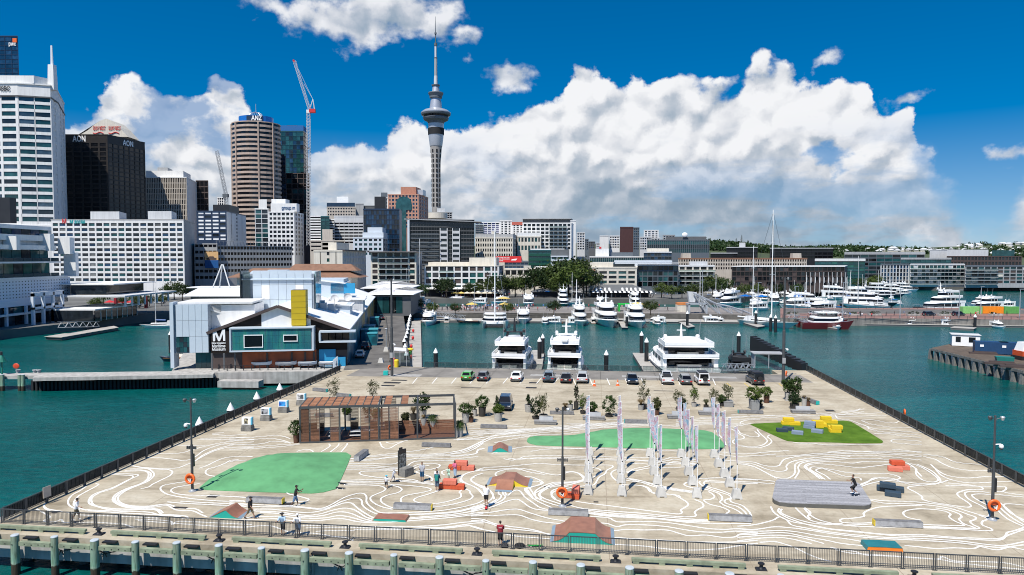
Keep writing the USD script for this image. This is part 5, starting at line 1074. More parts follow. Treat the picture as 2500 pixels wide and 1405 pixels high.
# ================================================================== cars
TYRE = mat('tyre_rubber',(.015,.015,.016),.85); RIM = mat('wheel_rim',(.35,.36,.37),.35,.7); LAMPR = mat('tail_lamp',(.45,.015,.012),.25); LAMPW = mat('head_lamp',(.75,.76,.75),.2); PLATE = mat('number_plate',(.7,.7,.68),.6)
def paint(n,c): return mat('car_paint_'+n,c,.28,var=.02,coat=1.0,spec=.5)
def car(label,loc,yaw,kind,col,group=None,name='parked_car'):
 """A car whose front looks along +y of its own frame."""
 K = dict(hatch=(4.0,1.76,1.47,.93,(-.98,-.74,.22,.55)),sedan=(4.6,1.80,1.45,.92,(-.72,-.45,.20,.52)),suv=(4.5,1.85,1.70,1.02,(-.97,-.80,.20,.52)),wagon=(4.7,1.82,1.50,.93,(-.96,-.72,.20,.52)),box=(4.4,1.80,1.97,1.10,(-.97,-.93,.30,.40)),ute=(5.3,1.88,1.82,1.08,(-.10,-.02,.26,.50)))
 L,W,H,B,(r0,r1,f1,f0) = K[kind]; h = L/2; P = paint(*col); t = thing(name,label,'car',loc,yaw,group)
 def sec(y,w,zb,zt,c=.12): w /= 2; return [[-w+c,y,zb],[w-c,y,zb],[w,y,zb+c],[w,y,zt-c],[w-c*1.3,y,zt],[-w+c*1.3,y,zt],[-w,y,zt-c],[-w,y,zb+c]]
 bx = kind == 'box'; hood = B-.02 if not bx else B
 S = [(-h,W*.86,.42,B-.10),(-h+.10,W*.96,.30,B),(-h*.55,W,.24,B+.0),(0,W,.22,B),(h*.45,W,.24,B-.01),(h*.80,W*.97,.26,hood-.10 if not bx else B-.03),(h*.95,W*.90,.30,hood-.2 if not bx else B-.06),(h,W*.78,.40,hood-.3 if not bx else B-.1)]
 body = part(t,'body',MB().loft([sec(*s)[::-1] for s in S]),P,smooth=35)
 wb,wt = W*.92,W*(.74 if not bx else .84); ya,yb,yc,yd = r0*h,r1*h,f1*h,f0*h
 lo = [[-wb/2,ya,B-.03],[wb/2,ya,B-.03],[wb/2,yd,B-.03],[-wb/2,yd,B-.03]]; hi = [[-wt/2,yb,H-.05],[wt/2,yb,H-.05],[wt/2,yc,H-.05],[-wt/2,yc,H-.05]]
 part(t,'cabin',MB().hexa(lo+hi),P)
 part(t,'roof',MB().hexa([[-wt/2-.01,yb-.03,H-.05],[wt/2+.01,yb-.03,H-.05],[wt/2+.01,yc+.03,H-.05],[-wt/2-.01,yc+.03,H-.05],[-wt*.44,yb+.08,H],[wt*.44,yb+.08,H],[wt*.44,yc-.08,H],[-wt*.44,yc-.08,H]]),P)
 lo,hi = np.array(lo),np.array(hi)
 def pane(i,j,nm,a=.08,b0=.12,b1=.93):
  q = [lo[i]+(lo[j]-lo[i])*a,lo[j]+(lo[i]-lo[j])*a,hi[j]+(hi[i]-hi[j])*a,hi[i]+(hi[j]-hi[i])*a]; v = [q[0]+(q[3]-q[0])*b0,q[1]+(q[2]-q[1])*b0,q[1]+(q[2]-q[1])*b1,q[0]+(q[3]-q[0])*b1]
  n = np.cross(v[1]-v[0],v[3]-v[0]); n = n/np.linalg.norm(n)*.012; part(t,nm,MB().hexa([x-n*.3 for x in v]+[x+n for x in v]),GL_K)
 pane(0,1,'rear_window'); pane(2,3,'windscreen',.05); pane(1,2,'side_window',.07); pane(3,0,'side_window',.07)
 R = .33 if kind in ('hatch','sedan','wagon') else .39
 for s in (-1,1):
  for y in (-h*.60,h*.62):
   m = MB().tube((s*(W/2-.21),y,R),(s*(W/2+.015),y,R),R,n=14); p = part(t,'wheel',m,TYRE); part(p,'rim',MB().tube((s*(W/2+.01),y,R),(s*(W/2+.025),y,R),R*.62,n=10),RIM)
  part(t,'tail_lamp',MB().box(s*W*.37,-h-.005+.03,B-.36 if not bx else .75,W*.17,.08,.2),LAMPR); part(t,'head_lamp',MB().box(s*W*.33,h*.955,.62 if not bx else .8,W*.18,.12,.15),LAMPW)
  part(t,'mirror',MB().box(s*(W/2+.06),h*.36,B+.02,.18,.12,.14),P)
 part(t,'number_plate',MB().box(0,-h-.012,.62,.38,.02,.13),PLATE); part(t,'bumper',MB().box(0,-h+.02,.36,W*.86,.12,.16),BLACK); part(t,'grille',MB().box(0,h-.03,.5,W*.5,.1,.22),BLACK)
 if kind == 'ute': part(t,'tray',MB().box(0,-h*.55,B-.02,W*.88,h*.8,.02),BLACK); part(t,'tailgate',MB().box(0,-h+.04,.75,W*.86,.06,.5),P); part(t,'load',MB().taper(0,-h*.4,B,1.3,1.5,.55,.8),BLACK)
 if kind in ('box',):
  part(t,'spare_wheel',MB().tube((.1,-h-.02,1.12),(.1,-h-.24,1.12),.38,n=14),TYRE); part(t,'roof_rack',MB().box(0,-h*.3,H+.02,W*.8,L*.5,.12),BLACK)
 return t
NV = ('navy',(.012,.02,.035)); BK = ('black',(.012,.012,.013)); WH = ('white',(.78,.78,.77)); SV = ('silver',(.42,.43,.44)); GY = ('grey',(.12,.125,.13)); GN = ('green',(.03,.33,.035)); TB = ('slate_blue',(.03,.07,.11))
for px,py,k,c,lab,yw in [(1137,932,'hatch',GN,'bright green hatchback at the left end of the row of parked cars',0),(1176,933,'hatch',NV,'dark navy hatchback beside the green car',0),(1258,934,'sedan',WH,'white sedan parked alone in the row',0),(1338,936,'suv',TB,'slate blue compact four wheel drive with a spare wheel on the back',0),
  (1381,938,'sedan',BK,'black sedan parked left of the silver car',0),(1421,938,'suv',SV,'silver wagon parked left of the traffic cones',0),(1545,941,'sedan',NV,'dark navy car with its front towards the deck',math.pi),(1631,941,'ute',('ute',(.62,.63,.64)),'silver pickup with gear in its tray',0),
  (1677,942,'wagon',GY,'dark grey station wagon between the pickup and the white four wheel drive',0),(1718,943,'box',WH,'boxy white four wheel drive with a roof rack and spare wheel',.05),(1850,943,'box',BK,'boxy black four wheel drive parked alone at the right',.12),(1228,1006,'suv',NV,'dark navy car parked facing the deck among potted plants',math.pi+.05)]:
 g = G(px,py); d = {'hatch': 2.0,'sedan': 2.3,'suv': 2.25,'wagon': 2.35,'box': 2.2,'ute': 2.65}[k]; off = rotz((0,d),WYAW)
 t = car(lab,(g[0]+off[0],g[1]+off[1],.01),WYAW+yw,k,c)
 if c is TB: part(t,'spare_wheel',MB().tube((0,-2.26,.95),(0,-2.44,.95),.34,n=14),paint(*TB))
for i,(px,py,k,c,lab) in enumerate([(874,876,'hatch',WH,'white hatchback parked beside the museum wall'),(888,855,'suv',BK,'black car parked against the museum wall'),(898,840,'hatch',GY,'grey car parked in front of the teal kiosk'),(928,782,'suv',NV,'dark car parked far up the street by the murals'),(926,770,'hatch',WH,'pale car behind another far up the street')]):
 g = G(px,py); car(lab,(g[0],g[1]+2,.02),MYAW,k,c)
for px,py,lab in [(1451,943,'left'),(1508,942,'right')]:
 g = G(px,py); t = thing('traffic_cone',f'orange traffic cone with a white band in the car park, the {lab} one','traffic cone',(g[0],g[1],0)); CO = mat('cone_orange',(.75,.14,.03),.5)
 part(t,'foot',MB().box(0,0,0,.55,.55,.06),CO); part(t,'cone',MB().lathe([(.22,.06),(.06,.95)],n=12),CO,smooth=40); part(t,'band',MB().lathe([(.172,.35),(.125,.58)],n=12),WHITE)
# ================================================================== people
import manifold3d as m3
SKIN = [mat('skin_light',(.50,.30,.21),.6,var=.05),mat('skin_tan',(.34,.19,.12),.6,var=.05),mat('skin_brown',(.14,.075,.045),.6,var=.05)]
CL = lambda n,c: mat('cloth_'+n,c,.85,var=.12,scale=6)
HAIR = mat('dark_hair',(.02,.014,.01),.6)
def sph(p,r,n=8): return m3.Manifold.sphere(r,n).translate([float(x) for x in p])
def limb(*jr,n=8): return [m3.Manifold.batch_hull([sph(p,r,n),sph(q,s,n)]) for (p,r),(q,s) in zip(jr[:-1],jr[1:])]
def union(ms): return m3.Manifold.batch_boolean(ms,m3.OpType.Add)
def tm(m): g = m.to_mesh(); return np.array(g.vert_properties[:,:3]),np.array(g.tri_verts)
def person(label,loc,yaw,H=1.75,skin=0,top=None,bottom=None,hair=True,legs=((.0,.0),(.0,.0)),arms=((.05,.15,.08),(.05,.15,.08)),lean=0.0,sleeve=.55,blen=.9,hat=None,shoe=None,extra=None,look=0.0,group=None,coarse=False,name='person',z=0.0,female=False,dress=None):
 """legs: (thigh forward, knee bend) left and right; arms: (forward, elbow bend, out). The figure faces +x and stands with its lower foot at its origin."""
 nn = 6 if coarse else 8; S = H
 def rot(v,a): c,s = math.cos(a),math.sin(a); return np.array([v[0]*c+v[2]*s,v[1],-v[0]*s+v[2]*c])    # +a swings an upright vector forward
 hip = np.array([0,0,.505*S]); up = rot(np.array([0,0,1.0]),lean); chest = hip+up*.23*S; neck = hip+up*.335*S; hd = hip+rot(np.array([.012*S,0,.43*S]),lean*.7+look*.0)
 sw = (.105 if not female else .092)*S; skinm,topm,botm,shoes = [],[],[],[]
 feet = []
 for s,(tf,kb) in zip((1,-1),legs):
  h0 = hip+[0,s*.05*S,-.01*S]; k = h0+rot(np.array([0,0,-.24*S]),-tf); a = k+rot(np.array([0,0,-.225*S]),-tf+kb); fd = rot(np.array([1.0,0,0]),-(tf-kb)*.35)
  skinm += limb((h0,.052*S),(k,.034*S),(a,.022*S),n=nn); toe = a+fd*.095*S+[0,0,-.022*S]; heel = a+[-.02*S,0,-.022*S]
  shoes += [m3.Manifold.batch_hull([sph(heel,.024*S,nn),sph(toe,.02*S,nn),sph(a+[0,0,-.01*S],.024*S,nn)])]; feet.append(min(toe[2],heel[2])-.022*S)
  if bottom is not None:
   if blen >= 1: botm += limb((h0,.062*S),(k,.046*S),(k+(a-k)*min(blen-1,.95),.036*S),n=nn)
   else: botm += limb((h0,.063*S),(h0+(k-h0)*blen,.053*S),n=nn)
 pel = [sph(hip+[0,s*.042*S,0],.062*S,nn) for s in (1,-1)]; waist = [sph(hip+up*.1*S+[0,s*.03*S,0],.058*S,nn) for s in (1,-1)]
 sh = [neck+[0,s*sw,-.035*S] for s in (1,-1)]; ch = [sph(chest+[0,s*.052*S,0],.062*S,nn) for s in (1,-1)]
 tors = [m3.Manifold.batch_hull(pel+waist),m3.Manifold.batch_hull(waist+ch+[sph(q,.034*S,nn) for q in sh])]
 skinm += tors+limb((neck-up*.02*S,.034*S),(hd-up*.03*S,.03*S),n=nn)
 if bottom is not None: botm += [m3.Manifold.batch_hull([sph(hip+[0,s*.042*S,0],.069*S,nn) for s in (1,-1)]+[sph(hip+up*.05*S+[0,s*.036*S,0],.064*S,nn) for s in (1,-1)])]
 if top is not None: topm += [m3.Manifold.batch_hull([sph(hip+up*.03*S+[0,s*.045*S,0],.069*S,nn) for s in (1,-1)]+[sph(chest+[0,s*.054*S,0],.069*S,nn) for s in (1,-1)]),m3.Manifold.batch_hull([sph(chest+[0,s*.054*S,0],.069*S,nn) for s in (1,-1)]+[sph(q,.042*S,nn) for q in sh])]
 if dress is not None: topm += [m3.Manifold.batch_hull([sph(hip+[.0,s*.04*S,.06*S],.065*S,nn) for s in (1,-1)]+[sph(hip+[0,s*.06*S,-.2*S],.075*S,nn) for s in (1,-1)])]
 for s,q,(fw,eb,out) in zip((1,-1),sh,arms):
  d = rot(np.array([0,s*math.sin(out),-math.cos(out)]),-fw); e = q+d*.175*S; d2 = rot(np.array([0,s*math.sin(out)*.6,-math.cos(out)]),-(fw+eb)); w = e+d2*.145*S
  skinm += limb((q,.033*S),(e,.025*S),(w,.018*S),n=nn); side = np.cross(d2,[0,1.0,0]); side = side/(np.linalg.norm(side)+1e-9); pl_ = w+d2*.035*S
  skinm += [m3.Manifold.batch_hull([sph(w,.017*S,nn),sph(pl_+side*.018*S,.012*S,nn),sph(pl_-side*.018*S,.012*S,nn)])]
  if not coarse:
   for j,(o,ln) in enumerate(((-.018,.038),(-.006,.046),(.006,.044),(.018,.034))): b0 = pl_+side*o*S; b1 = b0+d2*ln*.55*S; b2 = b1+(d2*.8+np.array([.25,-s*.3,0]))*ln*.5*S; skinm += limb((b0,.0058*S),(b1,.0052*S),(b2,.0046*S),n=4)
   th0 = w+d2*.012*S+side*.016*S; skinm += limb((th0,.0075*S),(th0+(d2*.5+side*.7)*.03*S,.006*S),n=4)
  if top is not None and sleeve > 0:
   topm += limb((q,.042*S),(q+(e-q)*min(sleeve*1.6,1),.036*S),n=nn)
   if sleeve > .7: topm += limb((e,.034*S),(w,.026*S),n=nn)
 hs = m3.Manifold.sphere(1,10 if not coarse else 6).scale([.052*S,.045*S,.064*S]).translate([float(x) for x in hd])
 skinm += [hs,sph(hd+rot(np.array([.03*S,0,-.042*S]),lean),.026*S,nn)]
 if not coarse: skinm += [sph(hd+[.053*S,0,-.005*S],.009*S,5)]+[sph(hd+[0,s*.046*S,-.004*S],.011*S,5) for s in (1,-1)]
 dz = -min(feet); t = thing(name,label,'person',(loc[0],loc[1],z),yaw,group)
 def fin(ms): v,f = tm(union(ms)); return v+[0,0,dz],f
 bp = part(t,'body',fin(skinm),SKIN[skin],smooth=70)
 if topm and top is not None: part(t,'shirt',fin(topm),top,smooth=70)
 if botm and bottom is not None: part(t,'shorts' if blen < 1.2 else 'trousers',fin(botm),bottom,smooth=70)
 part(t,'shoes',fin(shoes),shoe or CL('shoe_dark',(.03,.03,.035)))
 if not coarse:
  e = MB()
  for s in (1,-1): e.ball(hd[0]+.047*S,s*.018*S,hd[2]+.006*S+dz,.006*S,k=0)
  part(t,'eyes',e,HAIR)
 if hair: part(t,'hair',fin([m3.Manifold.sphere(1,8).scale([.055*S,.051*S,.06*S]).translate([float(hd[0]-.012*S),0,float(hd[2]+.018*S)])]+([m3.Manifold.batch_hull([sph(hd+[-.03*S,0,0],.04*S,6),sph(hd+[-.045*S,0,-.13*S],.03*S,6)])] if female else [])),HAIR if hair is True else hair,smooth=70)
 if hat: 
  c,brim = hat; k = MB().ball(hd[0]-.004*S,0,hd[2]+.03*S+dz,.06*S,.055*S,.045*S,1)
  if brim == 'wide': k.lathe([(.11*S,0),(.05*S,.015*S)],hd[0],0,12,hd[2]+.025*S+dz)
  else: k.box(hd[0]+.06*S,0,hd[2]+.02*S+dz,.07*S,.075*S,.012*S)
  part(t,'hat',k,c)
 if extra == 'backpack': part(t,'backpack',MB().hexa([[x,y,z_] for z_ in (hip[2]+dz+.06*S,neck[2]+dz-.02*S) for x,y in ((-.15*S,-.075*S),(-.06*S,-.085*S),(-.06*S,.085*S),(-.15*S,.075*S))]),CL('pack_teal',(.01,.22,.19)))
 return t
def skateboard(x,y,z,yaw,label,col=None,L=.8):
 t = thing('skateboard',label,'skateboard',(x,y,z),yaw); m = MB().hexa([[-L*.36,-.1,.09],[L*.36,-.1,.09],[L*.36,.1,.09],[-L*.36,.1,.09],[-L*.36,-.1,.105],[L*.36,-.1,.105],[L*.36,.1,.105],[-L*.36,.1,.105]])
 for s in (-1,1): m.hexa([[s*L*.36,-.1*s,.09],[s*L*.5,-.07*s,.13],[s*L*.5,.07*s,.13],[s*L*.36,.1*s,.09],[s*L*.36,-.1*s,.105],[s*L*.5,-.07*s,.145],[s*L*.5,.07*s,.145],[s*L*.36,.1*s,.105]])
 part(t,'board',m,col or BLACK)
 for s in (-1,1):
  for w in (-1,1): part(t,'wheel',MB().tube((s*L*.28,w*.07,.04),(s*L*.28,w*.11,.04),.04,n=8),WHITE)
 return t
WT = CL('white',(.72,.73,.75)); BT = CL('black',(.014,.014,.016)); LB = CL('pale_blue',(.36,.50,.66)); DN = CL('denim',(.09,.17,.30)); KH = CL('khaki',(.17,.14,.085)); RD = CL('dark_red',(.26,.018,.03)); GYT = CL('grey',(.38,.39,.42)); TL = CL('dark_teal',(.02,.09,.13)); PK = CL('pink',(.55,.12,.22)); MT = CL('mint',(.42,.60,.48)); DK = CL('charcoal',(.035,.035,.04))
BB = HAIR
def at(t_,x,y): g = GT(t_,x,y); return (g[0],g[1])
person('person in white t-shirt and black cap riding a skateboard at the near left corner',at('A',577,1003),.2,1.72,1,WT,KH,legs=((.35,.35),(-.25,.2)),arms=((-.6,.3,.35),(.5,.9,.3)),lean=.12,hat=(BT,'cap'),z=.15,shoe=WT)
g = at('A',580,1008); skateboard(g[0],g[1],0,.25,'skateboard under the rider in white at the near left corner')
person('person in black t-shirt and khaki shorts walking right by the left launch ramp',at('C',205,752),-.15,1.78,1,BT,KH,legs=((.45,.1),(-.42,.25)),arms=((-.45,.2,.12),(.4,.3,.12)),lean=.06,hat=(BT,'cap'))
person('person in black top, denim shorts and cap walking in front of the green mound',at('C',650,630),.2,1.75,2,BT,DN,legs=((.3,.1),(-.3,.3)),arms=((.7,1.3,.1),(.5,1.5,.1)),lean=.15,hat=(BT,'cap'),blen=.98,shoe=WT,sleeve=.25)
person('person in pale blue shirt and wide dark hat leaning on the near railing',at('C',528,915),-math.pi/2,1.74,1,LB,DK,legs=((.05,0),(-.05,0)),arms=((.75,.9,.25),(.75,.9,.25)),lean=.25,hat=(BT,'wide'),blen=.98)
person('person in black and white shirt and white cap leaning on the near railing',at('C',680,920),-math.pi/2,1.74,1,WT,DN,legs=((.05,0),(-.05,0)),arms=((.7,1.3,.2),(.8,.8,.3)),lean=.35,hat=(WT,'cap'),blen=.98,extra=None)
person('child in white top and bright blue hat running with bent arms',at('C',1545,452),-1.2,1.18,1,WT,DK,hair=True,legs=((.45,.5),(-.3,.3)),arms=((.6,1.2,.15),(-.5,1.0,.15)),lean=.1,hat=(CL('bright_blue',(.02,.42,.62)),'wide'))
person('child in pale shirt and grey hat pushing a kick scooter',at('C',1612,394),.2,1.2,1,CL('pale_grey',(.5,.52,.58)),CL('pale_short',(.35,.37,.42)),legs=((.5,.7),(-.35,.2)),arms=((.7,.5,.1),(.7,.5,.1)),lean=.2,hat=(GYT,'wide'),z=.06)
g = at('C',1640,394); t = thing('kick_scooter','small dark kick scooter under a running child','scooter',(g[0],g[1],0),.15); part(t,'deck',MB().box(0,0,.07,.62,.11,.03),BLACK); part(t,'stem',MB().tube((.3,0,.08),(.22,0,.72),.018),LSTEEL); part(t,'handlebar',MB().tube((.22,-.18,.72),(.22,.18,.72),.016),BLACK)
for s in (-.31,.31): part(t,'wheel',MB().tube((s,-.015,.055),(s,.015,.055),.055,n=10),BLACK)
person('person in grey t-shirt and blue shorts standing with folded arms',at('C',1897,388),-1.5,1.78,1,GYT,CL('blue_short',(.02,.08,.16)),legs=((.05,0),(-.05,0)),arms=((.35,1.7,.1),(.35,1.7,.1)),blen=.95)
person('person with long dark hair and white blouse behind the person with the backpack',at('C',2040,440),-1.0,1.66,1,WT,LB,female=True,legs=((.05,0),(-.05,0)),arms=((.3,.8,.1),(.3,.9,.1)),blen=1.4)
person('person with a teal backpack standing with back to the camera by the orange blocks',at('C',2045,482),1.45,1.76,1,TL,CL('slate_short',(.10,.14,.19)),legs=((.04,0),(-.04,0)),arms=((.2,.5,.1),(.3,.7,.1)),blen=.98,extra='backpack',shoe=WT)
g = GT('C',2160,412); person('child in mint clothes sitting on the coral block',(g[0]-.05,g[1]+.05),-1.3,1.2,1,MT,MT,female=True,legs=((1.45,1.4),(1.4,1.35)),arms=((.5,.8,.1),(.5,.9,.1)),lean=.15,blen=1.5,z=.60)
person('person in pink top and blue skirt standing beside the coral block',at('C',2222,350),-2.2,1.62,2,PK,LB,female=True,legs=((.03,0),(-.03,0)),arms=((.5,.7,.1),(.3,.9,.1)),lean=.1,blen=1.6)
person('person in white t-shirt and black shorts skating away by the pyramid ramp',at('E',132,500),1.5,1.76,1,WT,BT,legs=((.1,.15),(-.1,.1)),arms=((.2,1.3,.12),(.2,1.3,.12)),blen=.7,sleeve=.5,z=.14)
g = at('E',133,508); skateboard(g[0],g[1],0,1.5,'skateboard under the rider by the pyramid ramp',RED)
t = person('person in dark red t-shirt standing with back to the camera at the near railing',at('E',255,832),1.5,1.78,0,RD,BT,legs=((.06,0),(-.06,0)),arms=((.5,1.4,.15),(.5,1.4,.15)),blen=.98)
text(t,'crew',.07,(-.20,.09,1.36),(0,-1),WHITE,.004,name='shirt_print')
g = G(2088,1211,.37); person('person in black crouching on a skateboard on the plank platform',(g[0],g[1]),2.9,1.78,1,BT,BT,legs=((1.0,1.35),(.35,1.15)),arms=((1.35,.25,.5),(-.3,.6,.5)),lean=.35,blen=.98,shoe=WT,z=.37+.14)
skateboard(g[0]+.05,g[1]+.02,.37,.25,'skateboard under the person in black on the plank platform')
g = at('E',425,848); single('bag',MB().ball(0,0,.16,.38,.22,.18,2).move((g[0],g[1],0)),BT,'black bag lying at the foot of the near railing','bag',smooth=60)
g = at('E',292,845); single('bag',MB().ball(0,0,.15,.3,.22,.17,2).move((g[0],g[1],0)),DK,'dark bag beside the feet of the person in red','bag',smooth=60)
g = at('E',560,840); skateboard(g[0],g[1],0,-.05,'green skateboard lying at the near railing beside the bag',mat('board_green',(.02,.5,.06),.5),1.1)
g = at('C',1115,415); skateboard(g[0],g[1],0,-.3,'dark longboard lying right of the green mound, farther one',BLACK,.9)
g = at('C',1095,460); skateboard(g[0],g[1],0,-.2,'dark longboard lying right of the green mound, nearer one',BLACK,.9)
# ================================================================== building tools
SLAB = DARK
def facade(t,A,B,z0,z1,cols,rows,pier=.25,span=.4,rec=.3,wall=WALLW,glass=PANES,strip=False,base=0.0,top=0.0,mull=0,seed=0,bal=None,ends=True,proud=.04,name='window',keep=1.0):
 """A window grid on the upright face from A to B (left to right as seen from outside): piers and spandrels stand proud of recessed panes, each pane a part."""
 A,B = np.array(A[:2],float),np.array(B[:2],float); L = float(np.linalg.norm(B-A)); u = (B-A)/L; n = np.array([u[1],-u[0]]); ang = math.atan2(u[1],u[0]); rng = random.Random(seed)
 m = MB()
 def bx(mm,x0,x1,y0,y1,out0,out1):                         # along, up, outwards
  c = A+u*(x0+x1)/2+n*(out0+out1)/2; mm.box(c[0],c[1],y0,x1-x0,out1-out0,y1-y0,ang)
 Z0,Z1 = z0+base,z1-top; fh = (Z1-Z0)/rows; cw = L/cols; pw = cw*pier
 for i in range(cols+1):
  if 0 < i < cols and strip and not pier: continue
  w = max(pw,.05); x = min(max(i*cw-w/2,0),L-w); bx(m,x,x+w,Z0,Z1,-rec,proud)
 for j in range(rows): bx(m,0.01,L-.01,Z0+j*fh,Z0+j*fh+fh*span,-rec,0)
 if base > .01: bx(m,0,L,z0,Z0,-rec,proud*.6)
 if top > .01: bx(m,0,L,Z1,z1,-rec,proud*.6)
 part(t,'facade',m,wall)
 gl = glass if isinstance(glass,list) else [glass]
 for j in range(rows):
  y0,y1 = Z0+j*fh+fh*span,Z0+(j+1)*fh
  cells = [(0,L)] if strip else [(i*cw+pw/2,(i+1)*cw-pw/2) for i in range(cols)]
  for x0,x1 in cells:
   if rng.random() > keep: continue
   g = MB(); bx(g,x0,x1,y0,y1,-rec-.15,-rec+.05); part(t,name,g,rng.choice(gl))
 if bal is not None:
  s,r,c0,c1,out = bal
  for j in range(rows):
   if j == 0 and base < 1: continue
   g = MB(); bx(g,c0*cw,c1*cw,Z0+j*fh-.1,Z0+j*fh+.1,proud,out); part(t,'balcony',g,s)
   g = MB(); bx(g,c0*cw,c1*cw,Z0+j*fh+.1,Z0+j*fh+1.05,out-.08,out-.03); part(t,'balustrade',g,r)
 return u,n
def tower(name,label,cat,x0,x1,ytop,d0,d1=None,side=None,depth=25,front=None,sidef=None,wall=WALLW,roof=None,z0=0.0,cap=.8,extras=(),inner=None,left=None,leftf=None):
 """A block whose front runs from the photograph's x0 at distance d0 to x1 at distance d1; side = (x, distance) of the far right corner, left likewise on the left."""
 d1 = d1 or d0; A,B = Q(x0,ytop,d0),Q(x1,ytop,d1); z1 = (A[2]+B[2])/2
 A,B = A[:2],B[:2]; u = (B-A)/np.linalg.norm(B-A); n = np.array([u[1],-u[0]])
 if side: v = Q(side[0],ytop,side[1])[:2]-B
 elif left: v = Q(left[0],ytop,left[1])[:2]-A
 else: v = (A+B)/2/np.linalg.norm((A+B)/2)*depth
 o = A; t = thing(name,label,cat,(o[0],o[1],0)); A0,B0,C0,D0 = np.zeros(2),B-A,B-A+v,v
 c = (A0+C0)/2; P = np.array([A0,B0,C0,D0]); sh = lambda k: np.array([p+(c-p)/np.linalg.norm(c-p)*k for p in P])
 blank = not front
 if front and not sidef and not leftf:
  q = P.copy(); k = -n*.34; q[0] = q[0]+k; q[1] = q[1]+k; part(t,'wall',MB().prism(q,z0,z1-.02),wall)
 elif front: part(t,'wall',MB().prism(sh(.55),z0,z1-.02),inner or wall)
 else: part(t,'wall',MB().prism(P,z0,z1-.02),wall)
 if front: facade(t,A0,B0,z0,z1,wall=front.pop('wall',wall),**front)
 if sidef: facade(t,B0,C0,z0,z1,wall=sidef.pop('wall',wall),**sidef)
 elif side and front and sidef is not None: pass
 if leftf: facade(t,D0,A0,z0,z1,wall=leftf.pop('wall',wall),**leftf)
 R = sh(-.25) if cap > 0 else P
 if roof is not False: part(t,'roof',MB().prism(R,z1,z1+max(cap,.1)),roof or wall)
 U,V = B-A,v
 for e in extras:                                                # (name, u0, u1, v0, v1, z from the roof, height, material)
  nm,a0,a1,b0,b1,zz,hh,mm = e; pts = [U*a+V*b for a,b in ((a0,b0),(a1,b0),(a1,b1),(a0,b1))]; part(t,nm,MB().prism(np.array(pts),z1+cap+zz,z1+cap+zz+hh),mm)
 return t,dict(A=A0,B=B0,C=C0,D=D0,u=u,n=n,z=z1,U=U,V=V,o=o)
def sign(t,s,height,A,u,off,z,mt,width=None,out=.1,name='lettering'):
 n = np.array([u[1],-u[0]]); p = np.array([*(A+u*off+n*out),z]); text(t,s,height,p,u,mt,.1,name=name,width=width)
# ================================================================== museum (its own frame: x right, y away, along the street)
mo = G(848,893)[:2]; MW = lambda x,y: rotz((x,y),MYAW)+mo
mu = thing('museum','museum with white roofs, a teal glass box, dark gable and yellow tower','museum',(mo[0],mo[1],0),MYAW)
MPAN = mat('blue_white_panel',(.50,.57,.63),.4,var=.04,scale=.5); MPANE = mat('panel_joint',(.25,.29,.33),.6)
ORW = mat('rust_orange_wall',(.36,.085,.028),.7,var=.2,scale=.6,streak=.2); CYAN = mat('cyan_wall',(.02,.27,.50),.6,var=.08); YEL = mat('ochre_yellow_panel',(.50,.36,.01),.5,var=.06)
MURAL = pict('mural_wall',(.006,.06,.085),(.01,.17,.22),.35); MURO = pict('mural_ochre',(.01,.10,.16),(.38,.20,.03),.16)
def teal_glass_mat():
 N = {'tc': ('geometry',{}),'mp': ('mapping',{'scale': (.55,.55,.12)}),'n': ('noise_texture',{'scale': 1.4,'detail': 3.0}),'r': ('rgb_ramp',{'ramp': [(.3,(.02,.09,.13)),(.5,(.02,.145,.155)),(.62,(.035,.19,.15)),(.75,(.055,.10,.20))]}),'p': ('principled_bsdf',{'roughness': .12,'specular_ior_level': .6})}
 return usdkit.material(stage,'/World/Looks/coloured_teal_glass',N,[('tc.position','mp.vector'),('mp.vector','n.vector'),('n.fac','r.fac'),('r.color','p.base_color')],surface='p.BSDF')
TGL = teal_glass_mat(); EV,RG,WD,LEN = 6.9,11.6,-24.4,118.0; XR_ = -12.4
part(mu,'side_wall',MB().box(-.3,LEN/2+.3,0,.5,LEN-.6,EV-.1),MURAL)
for i in range(14): part(mu,'mural_panel',MB().box(-.02,6+i*8,.05,.06,7.6,EV-.5),MURO if i > 4 else MURAL)
part(mu,'gable_wall',MB().prism([(WD,.0),(.0,.0),(.0,.4),(WD,.4)],0,3.0),BROWNW)
v = [(WD,0,3.0),(0,0,3.0),(0,0,EV),(XR_,0,RG),(WD,0,EV)]; GBL = mat('dark_gable_cladding',(.022,.017,.015),.85,var=.25,scale=.4,spec=.15); part(mu,'wing_wall',MB().box(-21.2,6.2,6.5,8.4,8.5,5.1),WALLW)
part(mu,'gable',MB().add([*v,*[(x,.4,z) for x,y,z in v]],[[0,1,2],[0,2,3],[0,3,4],[5,7,6],[5,8,7],[5,9,8]]),GBL)
part(mu,'gable_panel',MB().add([(WD+9.0,-.06,7.6),(-6.6,-.06,7.6),(-6.6,-.06,9.2),(XR_,-.06,RG-.5),(WD+9.0,-.06,RG-1.5)],[[0,1,2],[0,2,3],[0,3,4]]),WALLW)
def roofs(x0,x1,y0,y1,e,r,xr,over=.5,th=.3):
 part(mu,'roof_plane',MB().slab([(x0-over,y0-over,e-.1),(xr,y0-over,r),(xr,y1,r),(x0-over,y1,e-.1)],th),ROOFW); part(mu,'roof_plane',MB().slab([(xr+.002,y0-over,r),(x1+over,y0-over,e-.1),(x1+over,y1,e-.1),(xr+.002,y1,r)],th),ROOFW)
roofs(WD,0,0,46,EV,RG,XR_); roofs(-21,0,46.1,LEN,EV,10.9,-11.0)
for a,b in (((WD-.5,-.6,EV-.3),(XR_,-.6,RG-.2)),((XR_,-.6,RG-.2),(.6,-.6,EV-.3))): part(mu,'barge_board',MB().bar(a,b,.22,.55),BROWNW)
